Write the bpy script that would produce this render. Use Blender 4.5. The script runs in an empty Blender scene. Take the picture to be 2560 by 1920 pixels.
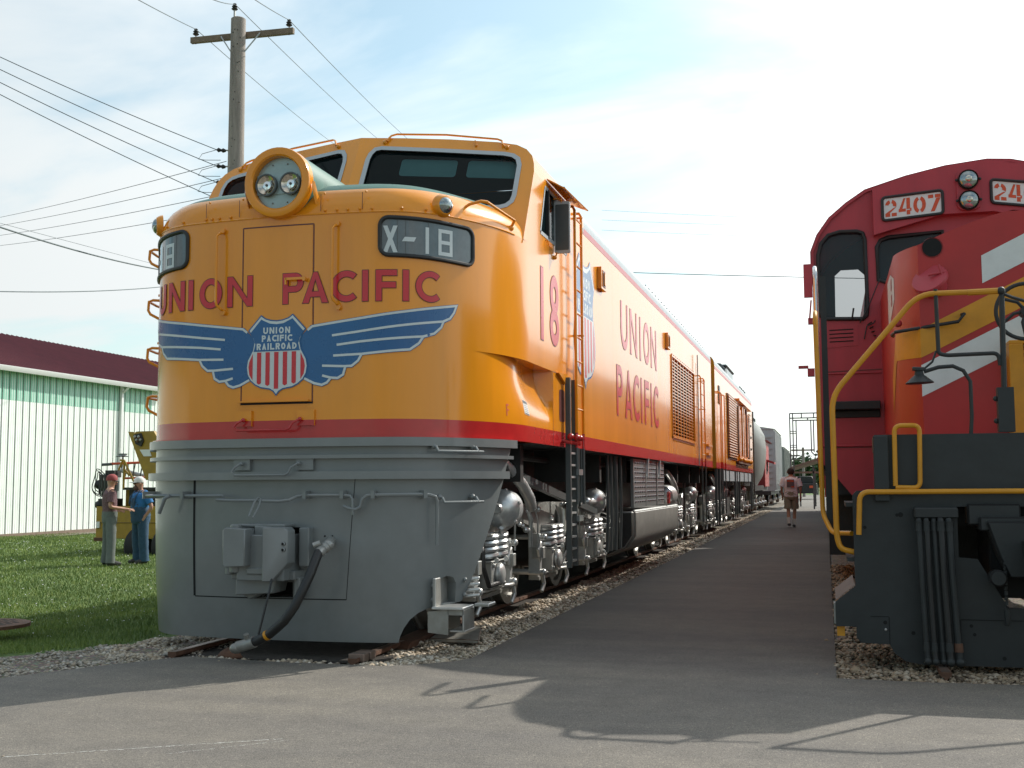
import bpy, bmesh, math, random
import numpy as np
from mathutils import Vector, Matrix
random.seed(7); rng = np.random.default_rng(7)
SC = bpy.context.scene
# ---------------------------------------------------------------- camera, sky, sun, exposure
cam_d = bpy.data.cameras.new('camera'); cam = bpy.data.objects.new('camera', cam_d)
SC.collection.objects.link(cam); SC.camera = cam
cam_d.lens = 40.6; cam_d.sensor_width = 36; cam_d.clip_start = 0.05; cam_d.clip_end = 4000
RT = [[0.9647829, 0.0283324, 0.2615172], [0.2629883, -0.0828080, -0.9612388], [-0.0055785, 0.9961627, -0.0873429]]
cam.matrix_world = Matrix.Translation((0, 0, 1.32)) @ Matrix(RT).to_4x4()
SUN = Vector((0.76, 1.05, 1.0)).normalized()          # towards the sun
elev = math.asin(SUN.z); azim = math.atan2(SUN.x, SUN.y)
W = bpy.data.worlds.new('World'); SC.world = W; W.use_nodes = True
nt = W.node_tree; nt.nodes.clear()
def N(t, **k):
    n = nt.nodes.new(t)
    for a, b in k.items(): setattr(n, a, b)
    return n
def LK(a, b): nt.links.new(a, b)
out = N('ShaderNodeOutputWorld'); bg = N('ShaderNodeBackground'); LK(bg.outputs[0], out.inputs[0])
sky = N('ShaderNodeTexSky', sky_type='NISHITA', sun_disc=False, sun_elevation=elev, sun_rotation=azim, air_density=1.0, dust_density=1.2, ozone_density=1.5)
SKY_S = 0.115
bg.inputs[1].default_value = SKY_S
tc = N('ShaderNodeTexCoord'); sep = N('ShaderNodeSeparateXYZ'); LK(tc.outputs['Generated'], sep.inputs[0])
def M(op, a, b=None, c=None):
    m = N('ShaderNodeMath', operation=op)
    for i, v in enumerate((a, b, c)):
        if v is None: continue
        if isinstance(v, (int, float)): m.inputs[i].default_value = v
        else: LK(v, m.inputs[i])
    return m.outputs[0]
zz = M('ADD', M('MAXIMUM', sep.outputs[2], 0.0), 0.22)
cmb = N('ShaderNodeCombineXYZ'); LK(M('DIVIDE', sep.outputs[0], zz), cmb.inputs[0]); LK(M('DIVIDE', sep.outputs[1], zz), cmb.inputs[1])
n1 = N('ShaderNodeTexNoise'); n1.inputs['Scale'].default_value = 0.9; n1.inputs['Detail'].default_value = 7; n1.inputs['Roughness'].default_value = 0.52; n1.inputs['Distortion'].default_value = 0.5
mp = N('ShaderNodeMapping'); mp.inputs['Location'].default_value = (0.0, 0.0, 0); mp.inputs['Scale'].default_value = (1.0, 1.5, 1); mp.inputs['Rotation'].default_value = (0, 0, 0.5)
LK(cmb.outputs[0], mp.inputs[0]); LK(mp.outputs[0], n1.inputs[0])
mr = N('ShaderNodeMapRange', interpolation_type='SMOOTHSTEP'); mr.inputs[1].default_value = 0.37; mr.inputs[2].default_value = 0.62; LK(n1.outputs[0], mr.inputs[0])
dp = N('ShaderNodeVectorMath', operation='DOT_PRODUCT'); LK(tc.outputs['Generated'], dp.inputs[0]); dp.inputs[1].default_value = SUN
sunw = M('POWER', M('MAXIMUM', dp.outputs['Value'], 0.0), 3.0)
back = N('ShaderNodeMapRange', interpolation_type='SMOOTHSTEP'); back.inputs[1].default_value = -0.75; back.inputs[2].default_value = 0.15; back.inputs[3].default_value = 0.50; back.inputs[4].default_value = 1.0; LK(dp.outputs['Value'], back.inputs[0])
cl = M('MULTIPLY', M('ADD', 7.6, M('MULTIPLY', sunw, 13.0)), back.outputs[0])
low = N('ShaderNodeMapRange'); low.inputs[1].default_value = 0.0; low.inputs[2].default_value = 0.30; low.inputs[3].default_value = 0.55; low.inputs[4].default_value = 0.0; LK(sep.outputs[2], low.inputs[0])
fac = M('MINIMUM', M('ADD', M('ADD', M('MULTIPLY', mr.outputs[0], 0.80), low.outputs[0]), M('MULTIPLY', sunw, 0.5)), 0.96)
fac = M('MAXIMUM', fac, 0.20)
clc = N('ShaderNodeCombineColor'); LK(M('MULTIPLY', cl, 0.965), clc.inputs[0]); LK(cl, clc.inputs[1]); LK(M('MULTIPLY', cl, 1.0), clc.inputs[2])
tint = N('ShaderNodeMixRGB', blend_type='MULTIPLY'); tint.inputs[0].default_value = 1; tint.inputs[2].default_value = (1.45, 1.75, 1.50, 1); LK(sky.outputs[0], tint.inputs[1])
mx = N('ShaderNodeMixRGB'); LK(fac, mx.inputs[0]); LK(tint.outputs[0], mx.inputs[1]); LK(clc.outputs[0], mx.inputs[2]); LK(mx.outputs[0], bg.inputs[0])
sd = bpy.data.lights.new('sun', 'SUN'); sd.energy = 4.8; sd.angle = math.radians(0.55); sd.color = (1.0, 0.95, 0.86)
so = bpy.data.objects.new('sun', sd); SC.collection.objects.link(so); so.rotation_euler = SUN.to_track_quat('Z', 'Y').to_euler(); so.location = (20, 30, 40)
SC.view_settings.view_transform = 'Standard'; SC.view_settings.look = 'None'; SC.view_settings.gamma = 1; SC.view_settings.use_curve_mapping = False
SC.view_settings.exposure = 0.0
SC.cycles.max_bounces = 6; SC.cycles.transparent_max_bounces = 8

# ---------------------------------------------------------------- materials
def mat(name, col, rough=0.5, metal=0.0, var=0.12, scale=6.0, bump=0.0, bscale=60.0, coat=0.0, col2=None, spec=0.5, streak=False, emit=None, alpha=None, dirt=None):
    m = bpy.data.materials.new(name); m.use_nodes = True; t = m.node_tree; nd = t.nodes; b = nd['Principled BSDF']
    def nn(ty, **k):
        n = nd.new(ty)
        for a, v in k.items(): setattr(n, a, v)
        return n
    tc = nn('ShaderNodeTexCoord'); mp = nn('ShaderNodeMapping'); t.links.new(tc.outputs['Object'], mp.inputs[0])
    if streak: mp.inputs['Scale'].default_value = (1, 1, 0.12)
    no = nn('ShaderNodeTexNoise'); no.inputs['Scale'].default_value = scale; no.inputs['Detail'].default_value = 6; no.inputs['Roughness'].default_value = 0.62
    t.links.new(mp.outputs[0], no.inputs[0])
    rp = nn('ShaderNodeValToRGB'); rp.color_ramp.elements[0].position = 0.3; rp.color_ramp.elements[1].position = 0.7
    c = Vector(col[:3]); c2 = Vector(col2[:3]) if col2 else c * (1 - var)
    c1 = c if col2 else c * (1 + var)
    rp.color_ramp.elements[0].color = (*c2, 1); rp.color_ramp.elements[1].color = (*c1, 1)
    t.links.new(no.outputs[0], rp.inputs[0]); cout = rp.outputs[0]
    if dirt:                                   # (height z0, z1, colour, amount): road dirt that gathers low on the thing
        z0, z1, dc, amt = dirt
        gp = nn('ShaderNodeNewGeometry'); sp = nn('ShaderNodeSeparateXYZ'); t.links.new(gp.outputs['Position'], sp.inputs[0])
        mr = nn('ShaderNodeMapRange'); mr.inputs[1].default_value = z0; mr.inputs[2].default_value = z1; mr.inputs[3].default_value = amt; mr.inputs[4].default_value = 0
        t.links.new(sp.outputs[2], mr.inputs[0])
        n3 = nn('ShaderNodeTexNoise'); n3.inputs['Scale'].default_value = 9; n3.inputs['Detail'].default_value = 8; t.links.new(tc.outputs['Object'], n3.inputs[0])
        mu = nn('ShaderNodeMath', operation='MULTIPLY'); t.links.new(mr.outputs[0], mu.inputs[0]); t.links.new(n3.outputs[0], mu.inputs[1])
        mi = nn('ShaderNodeMixRGB'); mi.inputs[2].default_value = (*dc, 1); t.links.new(mu.outputs[0], mi.inputs[0]); t.links.new(cout, mi.inputs[1]); cout = mi.outputs[0]
    t.links.new(cout, b.inputs['Base Color'])
    b.inputs['Metallic'].default_value = metal; b.inputs['Specular IOR Level'].default_value = spec
    r2 = nn('ShaderNodeMapRange'); r2.inputs[3].default_value = max(0.02, rough * 0.8); r2.inputs[4].default_value = min(1, rough * 1.25); t.links.new(no.outputs[0], r2.inputs[0]); t.links.new(r2.outputs[0], b.inputs['Roughness'])
    b.inputs['Coat Weight'].default_value = coat; b.inputs['Coat Roughness'].default_value = 0.08
    if bump:
        n2 = nn('ShaderNodeTexNoise'); n2.inputs['Scale'].default_value = bscale; n2.inputs['Detail'].default_value = 4; t.links.new(tc.outputs['Object'], n2.inputs[0])
        bp = nn('ShaderNodeBump'); bp.inputs['Strength'].default_value = bump; bp.inputs['Distance'].default_value = 0.02; t.links.new(n2.outputs[0], bp.inputs['Height']); t.links.new(bp.outputs[0], b.inputs['Normal'])
    if emit: b.inputs['Emission Color'].default_value = (*emit[:3], 1); b.inputs['Emission Strength'].default_value = emit[3]
    if alpha is not None: b.inputs['Alpha'].default_value = alpha
    return m
MT = {}
MT['yellow'] = mat('yellow_paint', (0.79, 0.285, 0.011), 0.20, var=0.09, scale=2.2, coat=0.42, spec=.4, bump=0.10, bscale=1.6, streak=True)
MT['stripe'] = mat('red_stripe_paint', (0.46, 0.022, 0.022), 0.22, var=0.08, coat=0.35)
MT['grey'] = mat('grey_paint', (0.185, 0.20, 0.20), 0.33, var=0.09, scale=3, coat=0.35, bump=0.04, bscale=3, dirt=(0.1, 0.9, (0.10, 0.09, 0.07), 0.35))
MT['dgrey'] = mat('dark_grey_paint', (0.075, 0.085, 0.085), 0.38, var=0.1)
MT['green'] = mat('green_antiglare', (0.05, 0.15, 0.12), 0.5, var=0.15)
MT['roofgrey'] = mat('roof_grey_paint', (0.33, 0.38, 0.40), 0.4, var=0.1)
MT['pinkstripe'] = mat('narrow_red_stripe', (0.45, 0.05, 0.06), 0.3, var=0.05)
MT['silver'] = mat('aluminium_paint', (0.66, 0.67, 0.66), 0.30, metal=0.6, var=0.18, scale=9, bump=0.1, bscale=30, dirt=(0.1, 0.8, (0.16, 0.13, 0.10), 0.7))
MT['silver2'] = mat('flat_silver', (0.36, 0.36, 0.34), 0.38, metal=0.4, var=0.2, scale=7, bump=0.1, bscale=25, dirt=(0.1, 0.9, (0.14, 0.12, 0.09), 0.8))
MT['dark'] = mat('black_underframe', (0.022, 0.022, 0.021), 0.6, var=0.3, bump=0.15, bscale=20)
MT['black'] = mat('black_rubber', (0.018, 0.018, 0.018), 0.45, var=0.2)
MT['lred'] = mat('letter_red', (0.58, 0.018, 0.028), 0.28, var=0.04, coat=0.2)
MT['lline'] = mat('letter_outline', (0.11, 0.025, 0.02), 0.4, var=0.05)
MT['blue'] = mat('emblem_blue', (0.010, 0.10, 0.27), 0.27, var=0.05, coat=0.2)
MT['white'] = mat('emblem_white', (0.58, 0.63, 0.63), 0.3, var=0.04, coat=0.2)
MT['pwhite'] = mat('white_paint', (0.72, 0.73, 0.71), 0.45, var=0.06)
MT['glassgrey'] = mat('number_glass', (0.10, 0.125, 0.135), 0.08, var=0.15, scale=14, coat=0.6)
MT['lens'] = mat('lens_glass', (0.32, 0.36, 0.36), 0.07, metal=0.85, var=0.25, scale=30)
MT['lampplate'] = mat('lamp_plate', (0.34, 0.43, 0.42), 0.35, metal=0.3, var=0.1)
MT['bulb'] = mat('lamp_reflector', (0.55, 0.50, 0.42), 0.1, metal=0.95, var=0.3, scale=40)
MT['chrome'] = mat('chrome', (0.8, 0.8, 0.78), 0.05, metal=1.0, var=.1)
MT['steel'] = mat('bright_steel', (0.6, 0.6, 0.6), 0.2, metal=0.9)
MT['winframe'] = mat('window_frame_grey', (0.42, 0.45, 0.47), 0.35, var=0.05)
MT['rust'] = mat('rusty_steel', (0.13, 0.065, 0.04), 0.75, metal=0.2, var=0.4, scale=12, bump=0.3, bscale=50)
MT['teal'] = mat('sun_visor', (0.30, 0.80, 0.80), 0.5, var=0.05)
MT['cabin'] = mat('cab_interior', (0.05, 0.06, 0.055), 0.7)
MT['interior_dark'] = mat('opening_dark', (0.008, 0.008, 0.008), 0.9)
def glass(name, tint, tr, rough=0.03):
    m = bpy.data.materials.new(name); m.use_nodes = True; t = m.node_tree; nd = t.nodes; b = nd['Principled BSDF']
    b.inputs['Base Color'].default_value = (*tint, 1); b.inputs['Roughness'].default_value = rough
    tr_ = nd.new('ShaderNodeBsdfTransparent'); tr_.inputs[0].default_value = (*[0.6 + 0.4 * x for x in tint], 1)
    mixs = nd.new('ShaderNodeMixShader'); fr = nd.new('ShaderNodeFresnel'); fr.inputs[0].default_value = 1.45
    ad = nd.new('ShaderNodeMath'); ad.operation = 'ADD'; ad.inputs[1].default_value = 1 - tr; t.links.new(fr.outputs[0], ad.inputs[0])
    t.links.new(ad.outputs[0], mixs.inputs[0]); t.links.new(tr_.outputs[0], mixs.inputs[1]); t.links.new(b.outputs[0], mixs.inputs[2])
    t.links.new(mixs.outputs[0], nd['Material Output'].inputs[0]); return m
MT['glass'] = glass('cab_glass', (0.01, 0.03, 0.035), 0.80)
MT['glass2'] = glass('red_cab_glass', (0.05, 0.07, 0.08), 0.55)
MT['rred'] = mat('faded_red_paint', (0.43, 0.040, 0.055), 0.42, var=0.14, scale=3, streak=True, bump=0.08, bscale=6)
MT['rstripe'] = mat('bright_red_paint', (0.43, 0.024, 0.022), 0.42, var=0.1, scale=3)
MT['ryellow'] = mat('rail_yellow', (0.62, 0.27, 0.012), 0.4, var=0.1)
MT['hwhite'] = mat('hood_white', (0.68, 0.70, 0.68), 0.4, var=0.08)
MT['orange'] = mat('stencil_orange', (0.62, 0.09, 0.03), 0.6, var=0.2, scale=40)
MT['rblack'] = mat('worn_black', (0.022, 0.025, 0.025), 0.55, var=0.25, scale=5, bump=0.1, bscale=12)
MT['maroon'] = mat('barn_roof', (0.19, 0.052, 0.062), 0.6, var=0.12, scale=1.5)
MT['barn'] = mat('barn_wall', (0.80, 0.84, 0.80), 0.55, var=0.04, scale=2)
MT['barngreen'] = mat('translucent_panel', (0.16, 0.46, 0.33), 0.5, var=0.3, scale=25, col2=(0.24, 0.46, 0.37))
MT['gutter'] = mat('gutter_white', (0.70, 0.70, 0.70), 0.4, var=0.03)
MT['wood'] = mat('weathered_pole', (0.27, 0.235, 0.21), 0.85, var=0.3, scale=8, streak=True, bump=0.5, bscale=30)
MT['wood2'] = mat('crossarm_wood', (0.20, 0.15, 0.11), 0.85, var=0.25, scale=8)
MT['tie'] = mat('creosote_tie', (0.035, 0.028, 0.022), 0.9, var=0.4, scale=10, bump=0.5, bscale=30)
MT['wire'] = mat('cable_black', (0.06, 0.09, 0.10), 0.6)
MT['tractor'] = mat('machine_yellow', (0.33, 0.20, 0.015), 0.5, var=0.2, scale=5)
MT['tyre'] = mat('tyre', (0.02, 0.02, 0.02), 0.85, var=0.2)
MT['hopper'] = mat('hopper_grey', (0.18, 0.20, 0.185), 0.5, var=0.15, streak=True, scale=3)
MT['boxcar'] = mat('boxcar_grey', (0.42, 0.44, 0.44), 0.5, var=0.15, streak=True, scale=3)
MT['cabred'] = mat('caboose_red', (0.42, 0.06, 0.06), 0.5, var=0.12)
MT['dkgreen'] = mat('dark_roof', (0.03, 0.05, 0.05), 0.6)
MT['lettergrey'] = mat('faded_letter', (0.40, 0.10, 0.10), 0.5)
# ---------------------------------------------------------------- mesh helper
class MB:
    def __init__(s): s.v = []; s.f = []; s.m = []; s.mats = []
    def mi(s, m):
        m = MT[m] if isinstance(m, str) else m
        if m not in s.mats: s.mats.append(m)
        return s.mats.index(m)
    def add(s, vs, fs, m):
        o = len(s.v); k = s.mi(m); s.v += [tuple(v) for v in vs]
        for f in fs: s.f.append([i + o for i in f]); s.m.append(k)
        return s
    def box(s, x0, x1, y0, y1, z0, z1, m, rot=None):
        vs = [Vector((x, y, z)) for z in (z0, z1) for y in (y0, y1) for x in (x0, x1)]
        if rot is not None:
            c = Vector(((x0 + x1) / 2, (y0 + y1) / 2, (z0 + z1) / 2)); vs = [c + rot @ (v - c) for v in vs]
        return s.add(vs, [(0, 2, 3, 1), (4, 5, 7, 6), (0, 1, 5, 4), (2, 6, 7, 3), (0, 4, 6, 2), (1, 3, 7, 5)], m)
    def cyl(s, p0, p1, r0, m, r1=None, n=16, cap=True):
        return s.lathe([(r0, 0), (r0 if r1 is None else r1, 1)], p0, p1, m, n, cap)
    def lathe(s, prof, p0, p1, m, n=20, cap=True):     # prof: (radius, t along p0->p1)
        p0 = Vector(p0); p1 = Vector(p1); d = p1 - p0; q = d.normalized().to_track_quat('Z', 'Y')
        vs = []
        for r, t in prof:
            for i in range(n):
                a = 2 * math.pi * i / n; vs.append(p0 + d * t + q @ Vector((r * math.cos(a), r * math.sin(a), 0)))
        fs = []
        for k in range(len(prof) - 1):
            for i in range(n):
                j = (i + 1) % n; fs.append((k * n + i, k * n + j, (k + 1) * n + j, (k + 1) * n + i))
        if cap: fs.append(tuple(reversed(range(n)))); fs.append(tuple(range((len(prof) - 1) * n, len(prof) * n)))
        return s.add(vs, fs, m)
    def tube(s, pts, r, m, n=8, closed=False, rs=None):
        P = [Vector(p) for p in pts]; k = len(P); vs = []; up = None
        for i in range(k):
            a = P[(i - 1) % k] if (closed or i > 0) else P[i]; b = P[(i + 1) % k] if (closed or i < k - 1) else P[i]
            d = (b - a).normalized()
            if up is None: up = d.orthogonal().normalized()
            up = (up - d * up.dot(d)); up = up.normalized() if up.length > 1e-6 else d.orthogonal().normalized()
            w = d.cross(up); rr = rs[i] if rs else r
            for j in range(n):
                t = 2 * math.pi * j / n; vs.append(P[i] + (up * math.cos(t) + w * math.sin(t)) * rr)
        fs = []
        for i in range(k if closed else k - 1):
            for j in range(n): fs.append((i * n + j, i * n + (j + 1) % n, ((i + 1) % k) * n + (j + 1) % n, ((i + 1) % k) * n + j))
        if not closed: fs.append(tuple(reversed(range(n)))); fs.append(tuple(range((k - 1) * n, k * n)))
        return s.add(vs, fs, m)
    def sph(s, c, r, m, n=12, k=8, sx=1, sy=1, sz=1):
        vs = []; c = Vector(c)
        for i in range(k + 1):
            a = math.pi * i / k
            for j in range(n):
                t = 2 * math.pi * j / n; vs.append(c + Vector((sx * r * math.sin(a) * math.cos(t), sy * r * math.sin(a) * math.sin(t), sz * r * math.cos(a))))
        return s.add(vs, [(i * n + j, (i + 1) * n + j, (i + 1) * n + (j + 1) % n, i * n + (j + 1) % n) for i in range(k) for j in range(n)], m)
    def prism(s, poly, f0, f1, m):       # poly 2-D, f0/f1 map (a,b)->3-D for the two faces
        n = len(poly); vs = [f0(*p) for p in poly] + [f1(*p) for p in poly]
        t = tess([poly]); fs = [tuple(reversed(q)) for q in t] + [tuple(i + n for i in q) for q in t]
        fs += [(i, (i + 1) % n, n + (i + 1) % n, n + i) for i in range(n)]
        return s.add(vs, fs, m)
    def build(s, name, parent=None, loc=None, smooth=35, bev=0.0):
        me = bpy.data.meshes.new(name); L = Vector(loc) if loc is not None else (Vector(parent['_o']) if parent and '_o' in parent else Vector((0, 0, 0)))
        me.from_pydata([Vector(v) - L for v in s.v], [], s.f)
        for m in s.mats: me.materials.append(m)
        me.polygons.foreach_set('material_index', s.m)
        bm = bmesh.new(); bm.from_mesh(me); bmesh.ops.recalc_face_normals(bm, faces=bm.faces)
        if bev:
            es = [e for e in bm.edges if len(e.link_faces) == 2 and e.calc_face_angle(0) > 0.7]
            bmesh.ops.bevel(bm, geom=es, offset=bev, segments=1, affect='EDGES', clamp_overlap=True)
        bm.to_mesh(me); bm.free()
        if smooth:
            me.polygons.foreach_set('use_smooth', [True] * len(me.polygons)); me.set_sharp_from_angle(angle=math.radians(smooth))
        o = bpy.data.objects.new(name, me); SC.collection.objects.link(o)
        if parent: o.parent = parent; o.location = (0, 0, 0)
        else: o.location = L
        o['_o'] = tuple(L)
        return o
from mathutils.geometry import tessellate_polygon
def tess(loops):
    return [tuple(t) for t in tessellate_polygon([[Vector((a, b, 0)) for a, b in l] for l in loops])]
def thing(name, label, cat, loc, group=None):
    o = bpy.data.objects.new(name, None); SC.collection.objects.link(o); o.location = loc; o['_o'] = tuple(loc); o.empty_display_size = 0.2
    o['label'] = label; o['category'] = cat
    if group: o['group'] = group
    return o
def tag(o, label, cat, group=None):
    o['label'] = label; o['category'] = cat
    if group: o['group'] = group
    return o
def struct(o, kind='structure'): o['kind'] = kind; return o
def ccopy(o, parent=None, off=None):
    c = o.copy(); SC.collection.objects.link(c)
    if parent: c.parent = parent
    if off is not None: c.location = Vector(o.location) + Vector(off)
    for ch in list(o.children): ccopy(ch, c)
    return c
def arc(cx, cy, rx, ry, a0, a1, n=10):
    return [(cx + rx * math.cos(math.radians(a0 + (a1 - a0) * i / n)), cy + ry * math.sin(math.radians(a0 + (a1 - a0) * i / n))) for i in range(n + 1)]
def rrect(x0, x1, y0, y1, r, n=5):
    return arc(x1 - r, y1 - r, r, r, 0, 90, n) + arc(x0 + r, y1 - r, r, r, 90, 180, n) + arc(x0 + r, y0 + r, r, r, 180, 270, n) + arc(x1 - r, y0 + r, r, r, 270, 360, n)
# ---- flat decals wrapped on a surface: sf(a, b, off) -> 3-D point `off` metres proud of the surface
def wrap(mb, loops, sf, off, m, step=0.04):
    bm = bmesh.new(); pts = [p for l in loops for p in l]
    vs = [bm.verts.new((a, b, 0)) for a, b in pts]
    for t in tess(loops):
        if len(set(t)) == 3:
            try: bm.faces.new([vs[i] for i in t])
            except ValueError: pass
    if step:
        x0 = min(p[0] for p in pts); x1 = max(p[0] for p in pts); x = x0 + step
        while x < x1:
            bmesh.ops.bisect_plane(bm, geom=bm.verts[:] + bm.edges[:] + bm.faces[:], plane_co=(x, 0, 0), plane_no=(1, 0, 0), dist=1e-5); x += step
    bm.verts.index_update()
    mb.add([sf(v.co.x, v.co.y, off) for v in bm.verts], [[v.index for v in f.verts] for f in bm.faces], m); bm.free()
def dense(pts, d=.04):
    P = [Vector(p) for p in pts]; Q = []
    for i in range(len(P)):
        a, b = P[i], P[(i + 1) % len(P)]; n = max(1, int((b - a).length / d))
        for j in range(n): Q.append(tuple(a + (b - a) * j / n))
    return Q
def ribbon(mb, pts, w, sf, off, m, closed=False, step=0.05):
    P = [Vector(p) for p in pts]; Q = []
    k = len(P)
    for i in range(k if closed else k - 1):
        a, b = P[i], P[(i + 1) % k]; n = max(1, int((b - a).length / step)) if step else 1
        for j in range(n): Q.append(a + (b - a) * j / n)
    if not closed: Q.append(P[-1])
    k = len(Q); L = []; Rr = []
    for i in range(k):
        a = Q[(i - 1) % k] if (closed or i > 0) else Q[i]; b = Q[(i + 1) % k] if (closed or i < k - 1) else Q[i]
        d1 = (Q[i] - a); d2 = (b - Q[i])
        d1 = d1.normalized() if d1.length > 1e-9 else d2.normalized(); d2 = d2.normalized() if d2.length > 1e-9 else d1
        t = (d1 + d2); t = t.normalized() if t.length > 1e-6 else d1
        nn_ = Vector((-t.y, t.x)); s = 1 / max(0.5, nn_.dot(Vector((-d1.y, d1.x))))
        L.append(Q[i] + nn_ * w / 2 * s); Rr.append(Q[i] - nn_ * w / 2 * s)
    vs = [sf(p.x, p.y, off) for p in L] + [sf(p.x, p.y, off) for p in Rr]
    fs = [(i, (i + 1) % k, k + (i + 1) % k, k + i) for i in range(k if closed else k - 1)]
    mb.add(vs, fs, m)
def offpoly(p, o):
    k = len(p); A = sum(p[i][0] * p[(i + 1) % k][1] - p[(i + 1) % k][0] * p[i][1] for i in range(k)); sgn = 1 if A > 0 else -1; r = []
    for i in range(k):
        a = Vector(p[i - 1]); b = Vector(p[i]); c = Vector(p[(i + 1) % k]); d1 = (b - a).normalized(); d2 = (c - b).normalized()
        n1 = Vector((d1.y, -d1.x)) * sgn; n2 = Vector((d2.y, -d2.x)) * sgn; n = (n1 + n2).normalized(); r.append(tuple(b + n * o / max(0.35, n.dot(n1))))
    return r
def glyph(ch, w, h, t):          # primitives of one block letter in a w x h cell, stroke t
    R = lambda a, b, c, d: ('p', [(a, c), (b, c), (b, d), (a, d)])
    A = lambda cx, cy, rx, ry, a0, a1: ('a', cx, cy, rx - t / 2, ry - t / 2, a0, a1)
    if ch == 'I': return [R(0, t, 0, h)]
    if ch == '1': return [R(w / 2 - t / 2, w / 2 + t / 2, 0, h)]
    if ch == 'U': return [R(0, t, w / 2, h), R(w - t, w, w / 2, h), A(w / 2, w / 2, w / 2, w / 2, 180, 360)]
    if ch == 'N': return [R(0, t, 0, h), R(w - t, w, 0, h), ('p', [(0.001, h), (t * 1.05, h), (w - .001, 0), (w - t * 1.05, 0)])]
    if ch == 'O': return [A(w / 2, h / 2, w / 2, h / 2, 0, 360)]
    if ch == 'C': return [A(h * .5, h / 2, h * .5, h / 2, 48, 312)]
    if ch == 'P': return [R(0, t, 0, h), R(t, w - h * .28, h - t, h), R(t, w - h * .28, h * .44 - t * .3, h * .44 + t * .7), A(w - h * .28, h * .72 - t * .15, h * .28, (h * .56 + t * .3) / 2, -90, 90)]
    if ch == 'R': return glyph('P', w, h, t) + [('p', [(w * .38, h * .42), (w * .38 + t * 1.1, h * .42), (w, 0), (w - t * 1.15, 0)])]
    if ch == 'A': return [('p', [(0, 0), (t * 1.1, 0), (w / 2 + t * .35, h), (w / 2 - t * .35, h)]), ('p', [(w - t * 1.1, 0), (w, 0), (w / 2 + t * .35, h), (w / 2 - t * .35, h)]), R(w * .24, w * .76, h * .2, h * .2 + t * .9)]
    if ch == 'F': return [R(0, t, 0, h), R(t, w, h - t, h), R(t, w * .95, h * .42, h * .42 + t)]
    if ch == 'L': return [R(0, t, 0, h), R(t, w, 0, t)]
    if ch == 'D': return [R(0, t, 0, h), R(t, w - h * .5 + .001, 0, t), R(t, w - h * .5 + .001, h - t, h), A(w - h * .5, h / 2, h * .5, h / 2, -90, 90)]
    if ch == 'X': return [('p', [(0, 0), (t * 1.15, 0), (w, h), (w - t * 1.15, h)]), ('p', [(w - t * 1.15, 0), (w, 0), (t * 1.15, h), (0, h)])]
    if ch == '-': return [('p', [(0, h * .42), (w * .85, h * .42), (w, h * .42 + t * 1.2), (w * .2, h * .42 + t * 1.2)])]
    if ch == '8': return [A(w / 2, h * .26, w / 2, h * .26, 0, 360), A(w / 2, h * .74 - t * .1, w / 2 * .92, h * .26 + t * .1, 0, 360)]
    if ch == '#': return [R(0, w, 0, t), R(0, w, h - t, h), R(0, w, h / 2 - t / 2, h / 2 + t / 2), R(0, t, t, h - t), R(w - t, w, t, h - t)]
    if ch == '2': return [A(w / 2, h - w / 2, w / 2, w / 2, -25, 75), A(w / 2, h - w / 2, w / 2, w / 2, 105, 175), ('p', [(0, t), (t * 1.2, t), (w, h * .55), (w - t * .8, h * .5)]), R(0, w * .42, 0, t), R(w * .55, w, 0, t)]
    if ch == '4': return [R(w * .62, w * .62 + t, 0, h * .27), R(w * .62, w * .62 + t, h * .33, h), ('p', [(0, h * .27), (t * .9, h * .27), (w * .56, h), (w * .4, h)]), R(0, w * .56, h * .2, h * .2 + t * .9), R(w * .62 + t, w, h * .2, h * .2 + t * .9)]
    if ch == '0': return [A(w / 2, h / 2, w / 2, h / 2, -75, 75), A(w / 2, h / 2, w / 2, h / 2, 105, 255)]
    if ch == '7': return [R(0, w * .42, h - t, h), R(w * .55, w, h - t, h), ('p', [(w * .18, 0), (w * .18 + t * 1.1, 0), (w, h - t * 1.1), (w - t * 1.2, h - t * 1.1)])]
    return []
def text(mb, chars, y0, h, t, sf, m, line=None, lw=0.006, step=0.04, off=0.003):
    """chars: list of (char, x, width)"""
    k = 0
    for ch, x, w in chars:
        for pr in glyph(ch, w, h, t):
            k += 1; o = off + (k % 4) * 0.0002
            if pr[0] == 'p':
                p = [(a + x, b + y0) for a, b in pr[1]]; wrap(mb, [p], sf, o, m, step)
                if line: wrap(mb, [offpoly(p, lw)], sf, off - 0.0014 + (k % 4) * 0.0001, line, step)
            else:
                _, cx, cy, rx, ry, a0, a1 = pr; full = abs(a1 - a0) >= 359
                e = 0 if full else math.degrees(lw / max(rx, .01))
                pts = arc(cx + x, cy + y0, rx, ry, a0, a1, 28)
                if full: pts = pts[:-1]
                ribbon(mb, pts, t, sf, o, m, closed=full, step=step)
                if line:
                    pts = arc(cx + x, cy + y0, rx, ry, a0 - e, a1 + e, 28); pts = pts[:-1] if full else pts
                    ribbon(mb, pts, t + 2 * lw, sf, off - 0.0014 + (k % 4) * 0.0001, line, closed=full, step=step)
# ================================================================ yellow locomotive
XC = -4.23; AW = 1.68; BW = 1.70; XS = XC + AW; Y0 = 8.38
def se_y(u, a=AW, b=BW): return b * (1 - max(0.0, (1 - (min(abs(u), a) / a) ** 3)) ** (1 / 3))
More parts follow.
